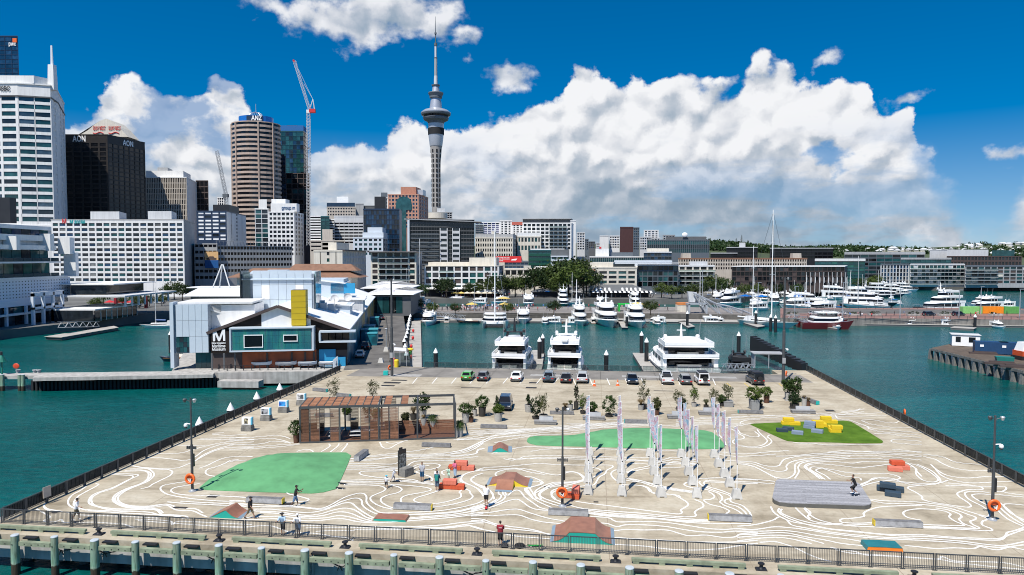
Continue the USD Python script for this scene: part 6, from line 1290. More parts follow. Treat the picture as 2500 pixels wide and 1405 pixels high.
# teal glass box, windows, walls under it
bx0,bx1,bz0,bz1,by = -20.4,-5.9,3.4,7.55,-2.2
part(mu,'glass_box',MB().box((bx0+bx1)/2,by/2,bz0,bx1-bx0-.3,-by-.2,bz1-bz0),LGREY)
for i in range(12):
 for j in range(3): part(mu,'glass_panel',MB().box(bx0+.35+(i+.5)*(bx1-bx0-.7)/12,by+.02,bz0+.2+j*1.27,(bx1-bx0-.7)/12-.03,.1,1.24),TGL)
for z in (bz0,bz1): part(mu,'box_rim',MB().box((bx0+bx1)/2,by/2-.15,z-.1,bx1-bx0+.3,-by+.25,.25),MPAN)
for x in (bx0,bx1): part(mu,'box_rim',MB().box(x,by/2-.15,bz0+.16,.25,-by+.2,bz1-bz0-.28),MPAN)
for x0,x1,z0,z1 in ((-18.0,-14.8,4.1,6.3),(-11.1,-8.7,5.1,6.2)):
 p = part(mu,'window',MB().box((x0+x1)/2,by-.06,z0,x1-x0,.1,z1-z0),GL_K); m = MB()
 for x in (x0,x1): m.box(x,by-.12,z0-.1,.14,.2,z1-z0+.2)
 for z in (z0,z1): m.box((x0+x1)/2,by-.121,z-.07,x1-x0,.2,.14)
 part(p,'frame',m,WHITE)
part(mu,'rust_wall',MB().box(-12.2,-.25,0,13.2,.4,3.3),ORW)
for x in (-10.0,-7.6,-6.0,-14.4): part(mu,'wall_batten',MB().box(x,-.5,0,.35,.12,2.8),BROWNW)
part(mu,'cyan_door',MB().box(-3.6,-.2,0,3.0,.4,3.2),CYAN); part(mu,'cyan_door',MB().box(-1.1,-.2,0,1.6,.38,1.7),CYAN)
for x in (-23.9,-21.8,-19.9): part(mu,'column',MB().box(x,-1.2,0,.25,.25,3.0),DGREY)
for x0,x1 in ((-24.2,-19.2),): part(mu,'glass_wall',MB().box((x0+x1)/2,.6,0,x1-x0,.2,3.0),GL_T)
part(mu,'black_sign_wall',MB().prism([(WD+.2,-.5),(bx0-.2,-.5),(bx0-.2,.0),(WD+.2,0)],3.0,EV+.0),GBL)
n_ = np.array([1.0,0]); 
text(mu,'M',2.0,(-24.05,-.52,5.2),n_,WHITE,.08,name='letter',width=2.35)
text(mu,'New Zealand',.34,(-24.05,-.52,4.62),n_,WHITE,.06,width=2.35); text(mu,'Maritime',.50,(-24.05,-.52,4.0),n_,WHITE,.06,width=2.35); text(mu,'Museum',.50,(-24.05,-.52,3.4),n_,WHITE,.06,width=2.35)
# right window box, yellow tower, tall panelled block with glass edges
part(mu,'window_box',MB().box(-1.6,-.9,4.6,6.6,1.8,.3).box(-1.6,-.9,6.5,6.6,1.8,.3).box(-4.8,-.9,4.9,.3,1.8,1.6),MPAN)
for i in range(4): part(mu,'window',MB().box(-4.0+i*1.3,-.5,4.9,1.15,.1,1.6),GL_K)
yx,yy,yz0,yz1 = -8.6,.3,7.8,14.4
for i in range(6): z = yz0+i*(yz1-yz0)/6; part(mu,'yellow_panel',MB().box(yx,yy,z+.03,2.6,3.0,(yz1-yz0)/6-.05),YEL)
part(mu,'tower_core',MB().box(yx,yy,yz0,2.5,2.9,yz1-yz0),BROWNW)
ty = 13.0; tx0,tx1,tz = -21.6,-7.6,17.0
part(mu,'tall_block',MB().box((tx0+tx1)/2,ty+4.5,5,tx1-tx0,9,tz-5),MPANE)
for i in range(7):
 for j in range(4):
  w = (tx1-tx0-2.4)/7; part(mu,'wall_panel',MB().box(tx0+2.0+(i+.5)*w,ty-.06,6+j*2.95,w-.06,.16,2.9),WHITE if (i in (1,5) and j in (2,)) else MPAN)
part(mu,'tall_roof',MB().slab([(tx0,ty-.5,tz-.9),(tx1,ty-.5,tz-.9),(tx1,ty+9,tz+.5),(tx0,ty+9,tz+.5)],.25),MPAN); part(mu,'plant_room',MB().box(-15.4,ty+5,tz-.3,4,2.5,1.1),MPAN)
part(mu,'glass_screen',MB().box(tx0-.2,ty+3,4,.25,7.5,tz-3.2),GL_C); part(mu,'glass_fin',MB().box(tx0+.9,ty-.5,5,1.4,.2,tz-4.5),GL_C)
WAVY = glassy('rippled_glass',(.16,.24,.25),.08,.9,.5,.9)
for i in range(6): part(mu,'glass_panel',MB().box(tx1+.2,ty+.4+(i+.5)*1.5,7.2,.2,1.47,tz-6.7),WAVY)
# left white block with a slanted wall and a dark window
lx0,lx1 = -30.6,-24.5
part(mu,'left_block',MB().box((lx0+lx1)/2,5.0,3.05,lx1-lx0-.3,10.8,8.8),MPANE)
for i in range(5):
 for j in range(3):
  w = (lx1-lx0-.6)/5
  if i in (0,1) and j < 1: continue
  part(mu,'wall_panel',MB().box(lx0+.5+(i+.5)*w,-.55,3.1+j*2.95,w-.05,.14,2.9),MPAN)
part(mu,'edge_fin',MB().box(lx0-.2,.6,.4,.6,2.8,11.9),MPAN); part(mu,'slanted_wall',MB().slab([(-26.6,.8,11.7),(-18.0,3.5,11.7),(-18.0,3.5,8.2),(-24.3,.8,7.0)],.3),WALLW)
part(mu,'parapet',MB().box(-24.0,6.8,11.8,13.5,11,.35),WALLW)
for i in range(4):
 for j in range(3): part(mu,'window_pane',MB().box(lx0+.75+i*.62,-.5,3.2+j*.95,.57,.1,.9),GL_T if (i+j) % 3 else GL_D)
for i in range(5): part(mu,'glass_wall',MB().box(-26.9+i*.95,1.2,-2.0,.92,.15,5.0),GL_T)
part(mu,'base_plinth',MB().box(-25,2.0,-2.2,5.2,2.2,.5),LGREY)
# rooftop pieces along the shed: monitors, dishes, plant
def monitor(x,y,sx,sy,z,h,side,face):
 part(mu,'roof_monitor',MB().box(x,y,z-2,sx,sy,h+2-.3),face); part(mu,'monitor_roof',MB().slab([(x-sx/2-.5,y-sy/2-.5,z+h),(x+sx/2+.5,y-sy/2-.5,z+h-side),(x+sx/2+.5,y+sy/2+.5,z+h-side),(x-sx/2-.5,y+sy/2+.5,z+h)],.25),ROOFW)
monitor(-9,52,9,14,9.6,5.6,1.2,MPAN); monitor(-4.0,30,5,7,8.2,1.9,.4,MPAN); monitor(-3.5,58,6.5,7,8.0,2.0,.3,LGREY); monitor(-3.5,44,8,6,8.4,2.0,.3,LGREY)
part(mu,'blue_banner',MB().box(-4.7,45.1,11.3,6.0,.2,2.6),CYAN)
for x,y,z in ((-6.5,19,9.4),(-5.0,21,9.0),(-7.5,24,9.6)): part(mu,'roof_unit',MB().box(x,y,z-.5,1.4,1.6,1.8),LGREY)
for x,y,z in ((-5.5,33,10.6),(-3.0,39,10.6)):
 p = part(mu,'satellite_dish',MB().lathe([(.1,0),(.7,.15),(1.05,.45),(1.0,.47),(.65,.2),(.05,.05)],n=14).get(),LGREY); stage.GetPrimAtPath(p); UsdGeom.Xformable(stage.GetPrimAtPath(p)).AddTranslateOp().Set(Gf.Vec3d(x,y,z)); UsdGeom.Xformable(stage.GetPrimAtPath(p)).AddRotateXOp().Set(70.0)
part(mu,'roof_mast',MB().tube((-9.0,22,10),(-9.0,22,13),.06),STEEL); part(mu,'roof_lattice',MB().bar((-5.5,24,9.7),(-3.2,22,10.2),.08,.08).bar((-5.5,22.5,9.7),(-3.2,24.5,9.2),.08,.08).tube((-4.5,23,9),(-4.5,23,11.2),.05),STEEL)
# upper sheds at the far end of the street, stair, teal kiosks against the wall
def shed(px0,px1,pye,pyr,d0,d1,label,wallm=DGREY,hip=True,ov=1.2):
 A,B = Q(px0,pye,d0),Q(px1,pye,d0); zr = Z(pyr,(d0+d1)/2); dy = d1-d0; t = thing('waterfront_shed',label,'shed',(A[0],d0,0)); L = B[0]-A[0]; e = A[2]
 part(t,'wall',MB().box(L/2,dy/2,0,L-2*ov,dy-2*ov,e-.25),wallm)
 i = dy*.5 if hip else 0
 r = [(0,0,e),(L,0,e),(L,dy,e),(0,dy,e)]; a,b = (i,dy/2,zr),(L-i,dy/2,zr)
 part(t,'roof',MB().add([*r,a,b,*[(x,y,z-.25) for x,y,z in r]],[[0,1,5],[0,5,4],[1,2,5],[2,3,4],[2,4,5],[3,0,4],[0,6,7],[0,7,1],[1,7,8],[1,8,2],[2,8,9],[2,9,3],[3,9,6],[3,6,0],[6,8,7],[6,9,8]]),ROOFW)
 for k in range(int(L/3)): part(t,'window',MB().box(1.6+ov+k*3*(L-2*ov-2)/L,ov-.05,1.0,2.4,.12,max(e-2.0,.8)),GL_T if k % 3 else GL_D)
 return t
shed(890,1010,719,700,236,262,'low pavilion with a wide white hipped roof at the end of the street')
shed(880,1003,704,688,262,290,'upper pavilion with a white hipped roof behind the low one')
shed(448,612,722,704,170,186,'long open shed with a white roof behind the left part of the museum',hip=False)
shed(455,605,702,700.0,215,225,'long thin white canopy behind the museum',hip=False)
for (x,y,sx,sy,h),lab in [((3.0,30.5,2.6,3.0,2.7),'teal painted kiosk cabin against the museum wall, the nearest one'),((2.2,38,4.0,4.0,2.9),'dark teal kiosk cabin behind the nearest one'),((1.6,48,2.8,4.5,2.8),'blue kiosk cabin farther along the museum wall'),((1.8,72,2.6,4.0,2.8),'small blue cabin far along the museum wall')]:
 q = MW(x,y); t = thing('kiosk',lab,'kiosk',(q[0],q[1],0),MYAW); part(t,'cabin',MB().box(0,0,0,sx,sy,h),MURAL); part(t,'roof',MB().box(0,0,h,sx+.15,sy+.15,.12),mat('kiosk_roof',(.05,.28,.33),.5))
t = thing('outdoor_stair','dark stair with grey treads at the far end of the street','stair',(*G(950,758)[:2],0),MYAW)
for k in range(14): part(t,'step',MB().box(k*.55-3,3,k*.32,.6,3.0,.3),LGREY if k % 2 else GREYW)
part(t,'wall',MB().box(4,6,0,16,3,5.2),BLACK); part(t,'side_wall',MB().box(8.8,3.5,0,8,4,4.4),BLACK)
for px,py,h in [(943,858,6.8),(1001,834,5.5)][:1]:
 g = G(px,py); t = thing('sign_post','slim white lamp post on a concrete block in the street','lamp post',(g[0],g[1],0)); part(t,'base',MB().taper(0,0,0,1.1,1.1,.9,.6),FBASE); part(t,'pole',MB().tube((0,0,.8),(0,0,4.9),.1,n=8),LSTEEL); part(t,'head',MB().box(0,0,4.9,.5,.4,.15),LGREY)
for px,py,lab in [(966,770,'pale banner flag at the far end of the street, left'),(971,765,'pale banner flag at the far end of the street, right')]:
 g = G(px,py); t = thing('street_flag',lab,'banner',(g[0],g[1],0)); part(t,'base',MB().taper(0,0,0,1,1,.9,.6),FBASE); part(t,'pole',MB().tube((0,0,.8),(0,0,9),.06),WHITE); part(t,'banner',MB().box(-.5,0,4,.9,.05,4.8),FLAGM)
g = G(930,886); single('concrete_block',MB().taper(0,0,0,1.1,1.0,.9,.55).move(g),FBASE,'lone pale concrete flag base in the street by the far left mast','concrete block')
# gate and glass shelter at the head of the long pontoon, guide piles beside it
g = G(962,896); t = thing('gangway_shelter','glass sided shelter with a flat white roof at the pontoon gate','shelter',(g[0],g[1],0),MYAW); part(t,'roof',MB().slab([(0,0,3.2),(2.3,0,3.0),(2.3,3.5,3.0),(0,3.5,3.2)],.18),WHITE)
for x in (0,1.1,2.3,3.4): part(t,'post',MB().box(x,0,0,.1,.1,3.0),LSTEEL)
part(t,'glass_panel',MB().box(1.2,.0,.2,2.2,.04,2.4),GL_C); part(t,'glass_panel',MB().box(2.9,.0,.2,1.0,.04,2.2),GL_C)
a,b = G(972,885),G(1000,775); t = thing('quay_ramp','dark sunken ramp with a kerb rail along the edge of the street','ramp'); part(t,'slab',MB().bar((a[0]+.4,a[1],-.9),(b[0]-6.4,b[1],-.9),3.4,.2),BLACK); part(t,'kerb_rail',MB().bar((a[0]-1.6,a[1],.25),(b[0]-8.2,b[1],.25),.3,.3),CONCD)
ks = [(992,872),(989,852),(987,838),(991,828),(994,818),(996,809),(997,800),(998,793),(999,787),(1000,782),(1002,776)]
for k,(px,py) in enumerate(ks):
 g = G(px,py,.6); marina_pile(g,3.5,f'{nth(k)} nearest white capped pile in the row along the long pontoon',.42)
 if k in (1,3,5,7): single('red_buoy',MB().ball(0,0,0,.35,.35,.5,2).move((g[0]+1.3,g[1],-1.2)),RED,f'red fender buoy hanging by the {nth(k)} nearest pile of the long pontoon','buoy',smooth=60)
for px,py,cl,lab in [(1000,866,RED,'red bin on the long pontoon near the gate'),(1001,872,mat('bin_green',(.03,.2,.04),.5),'green bin with a yellow cover on the long pontoon'),(968,897,YELLOW,'yellow cylinder post beside the pontoon shelter'),(961,893,RED,'red post beside the pontoon shelter')]:
 g = G(px,py,-1.9 if px > 990 else 0); t = thing('marker_bin',lab,'bin',g); part(t,'body',MB().lathe([(.4,0),(.45,1.3),(.3,1.45)],n=10),cl)
 if 'green' in lab: part(t,'cover',MB().ball(0,0,1.7,.8,.5,.35,2),YELLOW)
# open air boats, trailers and rail on the museum wharf edge; picket fence at the deck corner
a,b = G(530,908),G(828,903); t = thing('wharf_rail','low dark rail with posts along the front edge of the museum wharf','railing'); part(t,'rail',MB().bar(a+[0,.8,.9],b+[0,.8,.9],.08,.08),BLACK)
for i in range(16): q = a+(b-a)*i/15+[0,.8,0]; part(t,'post',MB().box(q[0],q[1],0,.12,.12,.95),BLACK)
for px,L_,c_,lab in [(632,3.6,LBLUE,'pale blue rowing boat on a stand before the rust coloured wall'),(692,3.8,LGREY,'grey dinghy on a stand in the middle of the museum wharf'),(745,3.4,LBLUE,'pale dinghy on a trailer near the cyan door'),(795,3.2,WALLW,'small white boat with a pink cover beside the picket fence')]:
 g = G(px,902); t = thing('display_boat',lab,'boat',(g[0],g[1]+1.6,.45),MYAW-.1)
 part(t,'hull',MB().loft([[[x,-w*.4,0+r],[x,w*.4,0+r],[x,w,.65+r*.7],[x,-w,.65+r*.7]] for x,w,r in ((-L_/2,.5,.05),(-L_/4,.75,0),(L_/5,.72,.03),(L_/2.4,.4,.15),(L_/2,.06,.35))]),c_); part(t,'stand',MB().box(-1.2,0,-.45,.15,1.2,.45).box(1.2,0,-.45,.15,1.2,.45),BLACK)
t = thing('picket_fence','white curved picket fence at the corner between the deck and the museum wharf','fence'); a,b,c = G(814,905),G(826,893),G(838,878)
for i in range(22):
 q = a+(b-a)*i/11 if i < 11 else b+(c-b)*(i-11)/11; part(t,'picket',MB().box(q[0],q[1],0,.16,.08,1.9),LBLUE)
for px,py,k_,c_,lab in [(332,748,'suv',WH,'white van parked on the left quay below the white hotel'),(310,750,'hatch',WH,'white car behind the van on the left quay'),(390,742,'sedan',SV,'silver car at the right end of the left quay')]: g = G(px,py); car(lab,(g[0],g[1],.02),1.4,k_,c_)
for px,py,lab in [(283,757,'tall dark red pillar on the left quay, left'),(357,752,'tall dark red pillar on the left quay, right')]: single('red_pillar',MB().taper(0,0,0,1.1,1.1,4.6,.8).move(G(px,py)),mat('dark_red_pillar',(.22,.012,.02),.5),lab,'pillar')
g = G(268,776); single('service_box',MB().box(0,0,0,4.5,3,3.0).move((g[0],g[1],-1.2)),LGREY,'grey service box at the end of the left quay pontoon','service box')
# ================================================================== the city skyline
def F(c,r,p=.25,s=.4,**k): return dict(cols=c,rows=r,pier=p,span=s,**k)
def vis(y,d): return max(Z(y,d),0.0)                         # height hidden behind what stands in front
def B(label,x0,x1,yt,yb,d,front=None,sidef=None,side=None,name='building',cat='building',d1=None,**k):
 b = vis(yb,d)
 for f in (front,sidef,k.get('leftf')):
  if f is not None: f.setdefault('base',b)
 return tower(name,label,cat,x0,x1,yt,d,d1,side=side,front=front,sidef=sidef,**k)
GB,GT_,GD,GK,GG = [GL_B],[GL_T,GL_T,GL_D],[GL_D],[GL_K],[GL_G,GL_T]
BRONZE = mat('dark_bronze_cladding',(.022,.018,.016),.45,var=.25,scale=.3); PINK = mat('pink_brick',(.46,.24,.17),.8,var=.08,scale=.4); REDR = mat('red_roof',(.42,.10,.07),.7); BROOF = mat('brown_tile_roof',(.20,.105,.065),.8,var=.2,scale=.6); TEALC = mat('teal_tower_cladding',(.03,.09,.10),.3,var=.1); SLATE = mat('slate_cladding',(.10,.12,.14),.6); BLUEW = mat('violet_blue_wall',(.12,.14,.30),.7)
# white office tower with spire (four faces)
ps = [Q(-130,182,425)[:2],Q(41,182,425)[:2],Q(122,182,430)[:2],Q(139,182,444)[:2],Q(155,182,482)[:2]]; o = ps[1]; zt,zs,zb = Z(235,425),Z(205,425),Z(548,425)
t = thing('office_tower','tall white tower with green window bands, a spire and black lettering at the left edge','tower',(o[0],o[1],0)); pl_ = [p-o for p in ps]; back = [pl_[4]+[-30,26],pl_[0]+[0,48]]; poly = np.array(pl_+back); c_ = poly.mean(0)
part(t,'wall',MB().prism(c_+(poly-c_)*.985,0,zt),WALLW)
for i,(c,pr) in enumerate(((4,.14),(2,.05),(1,.35),(2,.45))): facade(t,pl_[i],pl_[i+1],0,zt,c,17,pr,.40,rec=.4,wall=WALLW,glass=[GL_T,GL_D,GL_T,GL_M],base=zb,seed=i,proud=.0 if i == 1 else .04)
part(t,'crown',MB().prism(c_+(poly-c_)*.99,zt+.5,zs),WALLW); part(t,'crown_ledge',MB().prism(c_+(poly-c_)*1.02,zt-.3,zt+.5),DGREY); part(t,'crown_ledge',MB().prism(c_+(poly-c_)*1.01,zs,zs+.7),WALLW)
part(t,'penthouse',MB().prism(np.array([pl_[0],pl_[1]+[9,2],pl_[2]+[-3,6],back[0],back[1]]),zs+.7,Z(183,425)),WALLW)
u_ = (pl_[1]-pl_[0])/np.linalg.norm(pl_[1]-pl_[0]); sign(t,'HSBC',2.8,pl_[1],u_,-12,Z(222,425),BLACK,7.6); part(t,'logo',MB().box(pl_[3][0]-.6,pl_[3][1]-2.2,Z(250,440),2.2,.4,3.4,1.0),RED)
part(t,'spire_base',MB().taper(pl_[2][0]-.5,pl_[2][1]+3,zs-2,4,4,Z(156,430)-zs+2,.8),WALLW); part(t,'spire',MB().tube((pl_[2][0]-.5,pl_[2][1]+3,Z(156,430)),(pl_[2][0]-.5,pl_[2][1]+3,Z(108,430)),.75,.5),WHITE)
part(t,'podium',MB().prism(c_+(poly-c_)*1.05,zb-3.5,zb-.6),WALLW)
t,f = B('dark blue glass tower with an orange logo rising at the very left edge',-70,43,90,190,600,F(7,9,.05,.08,glass=GB,wall=NAVY),wall=NAVY,name='glass_tower',cat='tower'); sign(t,'pwc',3.4,f['B'],f['u'],-8,Z(112,600),WHITE,6.5); part(t,'logo',MB().box(f['B'][0]-2.5,f['B'][1]-.2,Z(104,600),3.5,.4,3.5),ORANGE)
t,f = B('black office tower with white lettering and a blank band at its top',155,262,331,540,500,F(5,17,.2,.25,glass=GK,wall=BRONZE,top=5.5),F(7,17,.2,.25,glass=GK,wall=BRONZE,top=5.5),side=(353,535),wall=BRONZE,name='office_tower',cat='tower')
sign(t,'AON',4.0,f['A'],f['u'],6.5,f['z']-4.4,WHITE,9.5); u2 = (f['C']-f['B'])/np.linalg.norm(f['C']-f['B']); sign(t,'AON',3.8,f['B'],u2,14,f['z']-4.6,WHITE,10)
q = [(185,333),(200,327),(215,318),(230,305),(245,295),(259,290),(274,296),(290,310),(301,322),(313,335)]; m = MB(); pp = [Q(x,y,530) for x,y in q]; k = len(pp)
t = thing('hotel_roof','white curved roof with red lettering rising behind the black tower','building'); part(t,'wall',MB().box((pp[1][0]+pp[-2][0])/2,538,40,pp[-3][0]-pp[1][0],10,pp[0][2]-40),LGREY)
v = [p.tolist() for p in pp]+[[p[0],546,p[2]] for p in pp]; part(t,'curved_roof',MB().add(v,[[0,i+1,i] [::-1] for i in range(1,k-1)]+[[k,k+i,k+i+1][::-1] for i in range(1,k-1)]+[f_ for i in range(k-1) for f_ in ([i,i+1,k+i+1],[i,k+i+1,k+i])]),CREAM)
for x in (227,265): text(t,'QUAY WEST',3.0,Q(x,318,529.7),(1,0),RED,.2,False,width=9.5); part(t,'underline',MB().path([Q(x+i*3.6,325+2*math.sin(i),529.7) for i in range(8)],.35,4),RED)
B('tan ribbed office block with a white end wall',353,455,435,540,560,F(24,8,.42,.12,strip=True,glass=[mat('brown_rib_glass',(.07,.055,.04),.4),GL_K],wall=BEIGE),side=(480,600),wall=WALLW,extras=[('plant_room',0,.9,.1,.8,0,5.5,WALLW),('lift_room',.25,.5,.2,.6,5.5,3.2,GREYW)])
B('dark brown block squeezed behind the ribbed office',478,508,443,530,600,F(3,6,.1,.2,glass=GK,wall=BROWNW),wall=BROWNW)
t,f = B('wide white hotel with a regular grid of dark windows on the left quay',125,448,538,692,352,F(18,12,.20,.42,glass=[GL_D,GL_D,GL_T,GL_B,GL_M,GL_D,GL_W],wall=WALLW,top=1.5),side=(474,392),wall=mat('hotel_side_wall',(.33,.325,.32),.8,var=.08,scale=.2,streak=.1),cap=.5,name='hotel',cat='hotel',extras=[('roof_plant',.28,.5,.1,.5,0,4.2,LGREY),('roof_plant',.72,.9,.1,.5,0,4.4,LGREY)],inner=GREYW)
sign(t,'M social',1.8,f['A'],f['u'],9.5,f['z']-1.6,mat('sign_teal',(.02,.35,.36),.5),8.0); sign(t,'M',2.3,f['A'],f['u'],5.5,f['z']-1.6,RED,2.3)
B('dark blue block with white bands of windows and a white end wall',480,553,518,590,480,F(4,8,.18,.42,glass=[GL_D,WHITE,WHITE],wall=NAVY),F(3,8,.75,.5,glass=GD,wall=WALLW),side=(600,530),wall=NAVY,extras=[('plant_room',.4,.95,.2,.7,0,5,BLACK)])
B('small white grid block behind the dark blue block',530,551,484,515,650,F(4,5,.4,.3,glass=GD,wall=WALLW),wall=WALLW)
# elliptical brown tower with a blue crown
d = 600; cx,rx = X(612,d),(X(671,d)-X(553,d))/2; z0,z1 = Z(605,d),Z(297,d); t = thing('office_tower','tan oval tower with dark window bands and a blue crown with white lettering','tower',(cx,d+18,0)); ry = 18.0
el = lambda k,n=28,s=0: [(k*rx*math.cos(a),k*ry*math.sin(a)) for a in [2*math.pi*i/n for i in range(n)]]
part(t,'core',MB().prism(np.array(el(.97)),0,z1-.1),BROWNW); nf = 27; fh = (z1-z0)/nf
for j in range(nf): part(t,'spandrel',MB().prism(np.array(el(1.0)),z0+j*fh,z0+j*fh+fh*.48),TAN)
for j in range(nf):
 for i in range(8): a = math.pi*1.04+i*math.pi*.92/8; w = math.pi*.92/8-.02; part(t,'window',MB().prism(np.array([(k*rx*math.cos(a+w*q/3),k*ry*math.sin(a+w*q/3)) for k,qs in ((.985,range(4)),(.972,range(3,-1,-1))) for q in qs]),z0+j*fh+fh*.5,z0+(j+1)*fh-.02),GL_K)
for a in (1.12,1.30,1.62,1.83): part(t,'pier',MB().box(rx*1.0*math.cos(a*math.pi),ry*1.0*math.sin(a*math.pi),z0,1.3,1.3,z1-z0,(a+.5)*math.pi),TAN)
part(t,'lower_wall',MB().prism(np.array(el(1.0)),0,z0),TAN); part(t,'parapet',MB().prism(np.array(el(1.0)),z1-.1,z1+.8),TAN); BLC = mat('crown_blue',(.01,.13,.45),.3); part(t,'crown',MB().prism(np.array(el(.70)),z1+.8,Z(278,d)),BLC); part(t,'crown_band',MB().prism(np.array([(.715*rx*math.cos(a),.715*ry*math.sin(a)) for a in np.linspace(1.42*math.pi,1.72*math.pi,7)]+[(.69*rx*math.cos(a),.69*ry*math.sin(a)) for a in np.linspace(1.72*math.pi,1.42*math.pi,7)]),z1+1,Z(279,d)),NAVY)
text(t,'ANZ',4.0,(.9,-.70*ry-1.0,z1+2.0),(1,.04),WHITE,.2,width=9.0); m = MB()
for i in range(9):
 a = math.pi*i/9
 m.path([(6.5*math.cos(a)*math.cos(b),6.5*math.sin(a)*math.cos(b),Z(278,d)+5*math.sin(b)) for b in np.linspace(0,math.pi,9)],.18,4)
part(t,'lattice_dome',m.tube((0,0,Z(266,d)),(0,0,Z(243,d)),.25),LSTEEL)
t,f = B('teal glass tower wrapped in blue netting at its top, beside the tall crane',679,741,322,560,700,F(7,22,.03,.05,glass=[GL_T,GL_B,GL_D,GL_T],wall=TEALC),F(3,22,.1,.1,glass=GK,wall=BROWNW),side=(751,722),wall=TEALC,name='glass_tower',cat='tower',extras=[('safety_net',.0,1.0,.0,1.0,0,5.5,mat('blue_net',(.02,.12,.32),.9)),('core',.3,.7,.3,.7,5.5,1.5,BROWNW)])
B('narrow dark blue glass tower between the oval tower and the teal tower',671,697,383,510,640,F(4,13,.06,.12,glass=[GL_B,GL_D],wall=NAVY),wall=NAVY,name='glass_tower',cat='tower',extras=[('roof_cap',.1,.9,.1,.8,0,1.6,BROWNW)])
B('black and teal tower stepping down in front of the teal tower',698,755,425,600,660,F(4,14,.12,.15,glass=[GL_T,GL_D,GL_K],wall=BROWNW),wall=BROWNW,name='glass_tower',cat='tower')
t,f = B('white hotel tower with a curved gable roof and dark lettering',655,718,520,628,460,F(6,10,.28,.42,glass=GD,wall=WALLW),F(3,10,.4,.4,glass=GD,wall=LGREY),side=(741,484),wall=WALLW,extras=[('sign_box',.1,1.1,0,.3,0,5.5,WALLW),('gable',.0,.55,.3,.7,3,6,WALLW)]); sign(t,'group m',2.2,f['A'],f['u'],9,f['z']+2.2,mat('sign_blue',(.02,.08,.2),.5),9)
B('glazed left wing of the white gabled hotel tower',622,655,512,628,464,F(2,10,.1,.15,glass=[GL_T,GL_D],wall=LGREY),wall=WALLW,extras=[('gable',.3,.9,0,.6,0,6,WALLW)])
t,f = B('long grey car park building with dark slots',530,713,603,672,380,F(24,5,.2,.5,strip=True,glass=GK,wall=GREYW),wall=GREYW,d1=410,cap=.4); m = MB()
for i in range(24): p = f['U']*i/23; m.bar((p[0],p[1],f['z']),(p[0]*1.0,p[1]-1.2,f['z']+3),.2,.2)
part(t,'rooftop_pergola',m.bar((0,-1,f['z']+3),(f['U'][0],f['U'][1]-1,f['z']+3),.2,.2),GREYW)
B('pale concrete end block of the car park with two window bands',474,530,597,690,378,F(5,6,.15,.55,strip=True,glass=GK,wall=GREYW),wall=LGREY,cap=.4)
t = thing('billboard','tan and blue advertising billboard on the end of the car park','billboard',Q(517,655,376)); part(t,'panel',MB().box(0,0,0,7.4,.3,4.4),mat('poster_deep_blue',(.01,.08,.25),.5)); part(t,'panel',MB().box(0,0,4.4,7.4,.3,4.6),mat('poster_tan',(.60,.38,.18),.5)); part(t,'car_print',MB().box(0,-.16,4.5,5.6,.03,1.1).taper(0,-.16,5.6,3.6,.03,.9,.6,1),BROWNW)
# middle blocks
B('white and black banded office left of the grey car park deck',757,783,530,600,456,F(1,11,.0,.5,strip=True,glass=GK,wall=WALLW),wall=WALLW); B('green glass corner block between banded offices',783,804,531,600,454,F(2,7,.06,.08,glass=[GL_T],wall=TEALC),wall=TEALC); B('narrow white banded end of the office block',804,816,538,600,458,F(1,10,.0,.5,strip=True,glass=GK,wall=WALLW),wall=WALLW)
B('open grey parking deck with dark levels and red posts',816,887,530,598,477,F(6,7,.06,.5,strip=True,glass=GK,wall=LGREY,top=4),wall=LGREY)
B('tan office with a blue glass top storey in the distance',798,868,508,530,520,F(11,3,.4,.5,glass=GD,wall=BEIGE),wall=BEIGE,extras=[('glass_storey',0,.98,0,.9,0,3,GL_B),('plant',.35,.75,.2,.7,3,5,WHITE)])
B('grey concrete tower stub with a red base',868,888,500,528,540,wall=GREYW); B('dark low block behind the navy glass office',880,925,505,530,545,wall=DGREY)
t,f = B('navy blue glass office with fine vertical fins',887,975,513,620,445,F(14,9,.08,.1,glass=[GL_B,GL_D],wall=NAVY),side=(981,471),wall=NAVY,extras=[('plant_room',.3,.6,.1,.6,0,8,BLACK)])
t,f = B('pink brick tower with an arched blue glass centre',947,1022,477,560,560,F(9,9,.4,.4,glass=GB,wall=PINK),F(4,9,.4,.4,glass=GB,wall=PINK),side=(1045,590),wall=PINK,extras=[('plant_room',.35,.85,.2,.7,0,6.5,BRICK),('duct_room',.85,1.05,.3,.6,0,4.5,LSTEEL)]); cz = f['z']-6; m = [(x*6.5/1+f['A'][0]+13.0,-.5) for x in (-1,1)]
part(t,'arch_glass',MB().prism(np.array([(11.2,-.45),(14.8,-.45),(14.8,0),(11.2,0)]),10,f['z']-12),GL_T); am = [(13+6.4*math.cos(q),f['z']-7+6*math.sin(q)) for q in np.linspace(0,math.pi,11)]+[(6.6,f['z']-12),(19.4,f['z']-12)]; part(t,'arch_glass',MB().add([(x,-.45,z) for x,z in am],[[0,i+1,i][::-1] for i in range(1,12)]),GL_T)
B('small white grid building with a dark sloping roof left of the pink tower',926,947,485,510,565,F(4,3,.4,.4,glass=GD,wall=WALLW),wall=WALLW,extras=[('sloping_roof',.2,.95,0,.5,0,4,SLATE)])
B('grey base building of the tall observation tower',1043,1104,520,535,700,F(10,3,.2,.4,glass=GD,wall=GREYW),wall=GREYW,extras=[('plant',.4,.7,.1,.6,0,4,LGREY)])
single('water_drum',MB().lathe([(10,0),(10,5)],n=24).move(Q(1066,534,640)),CREAM,'low pale round drum in front of the observation tower foot','drum')
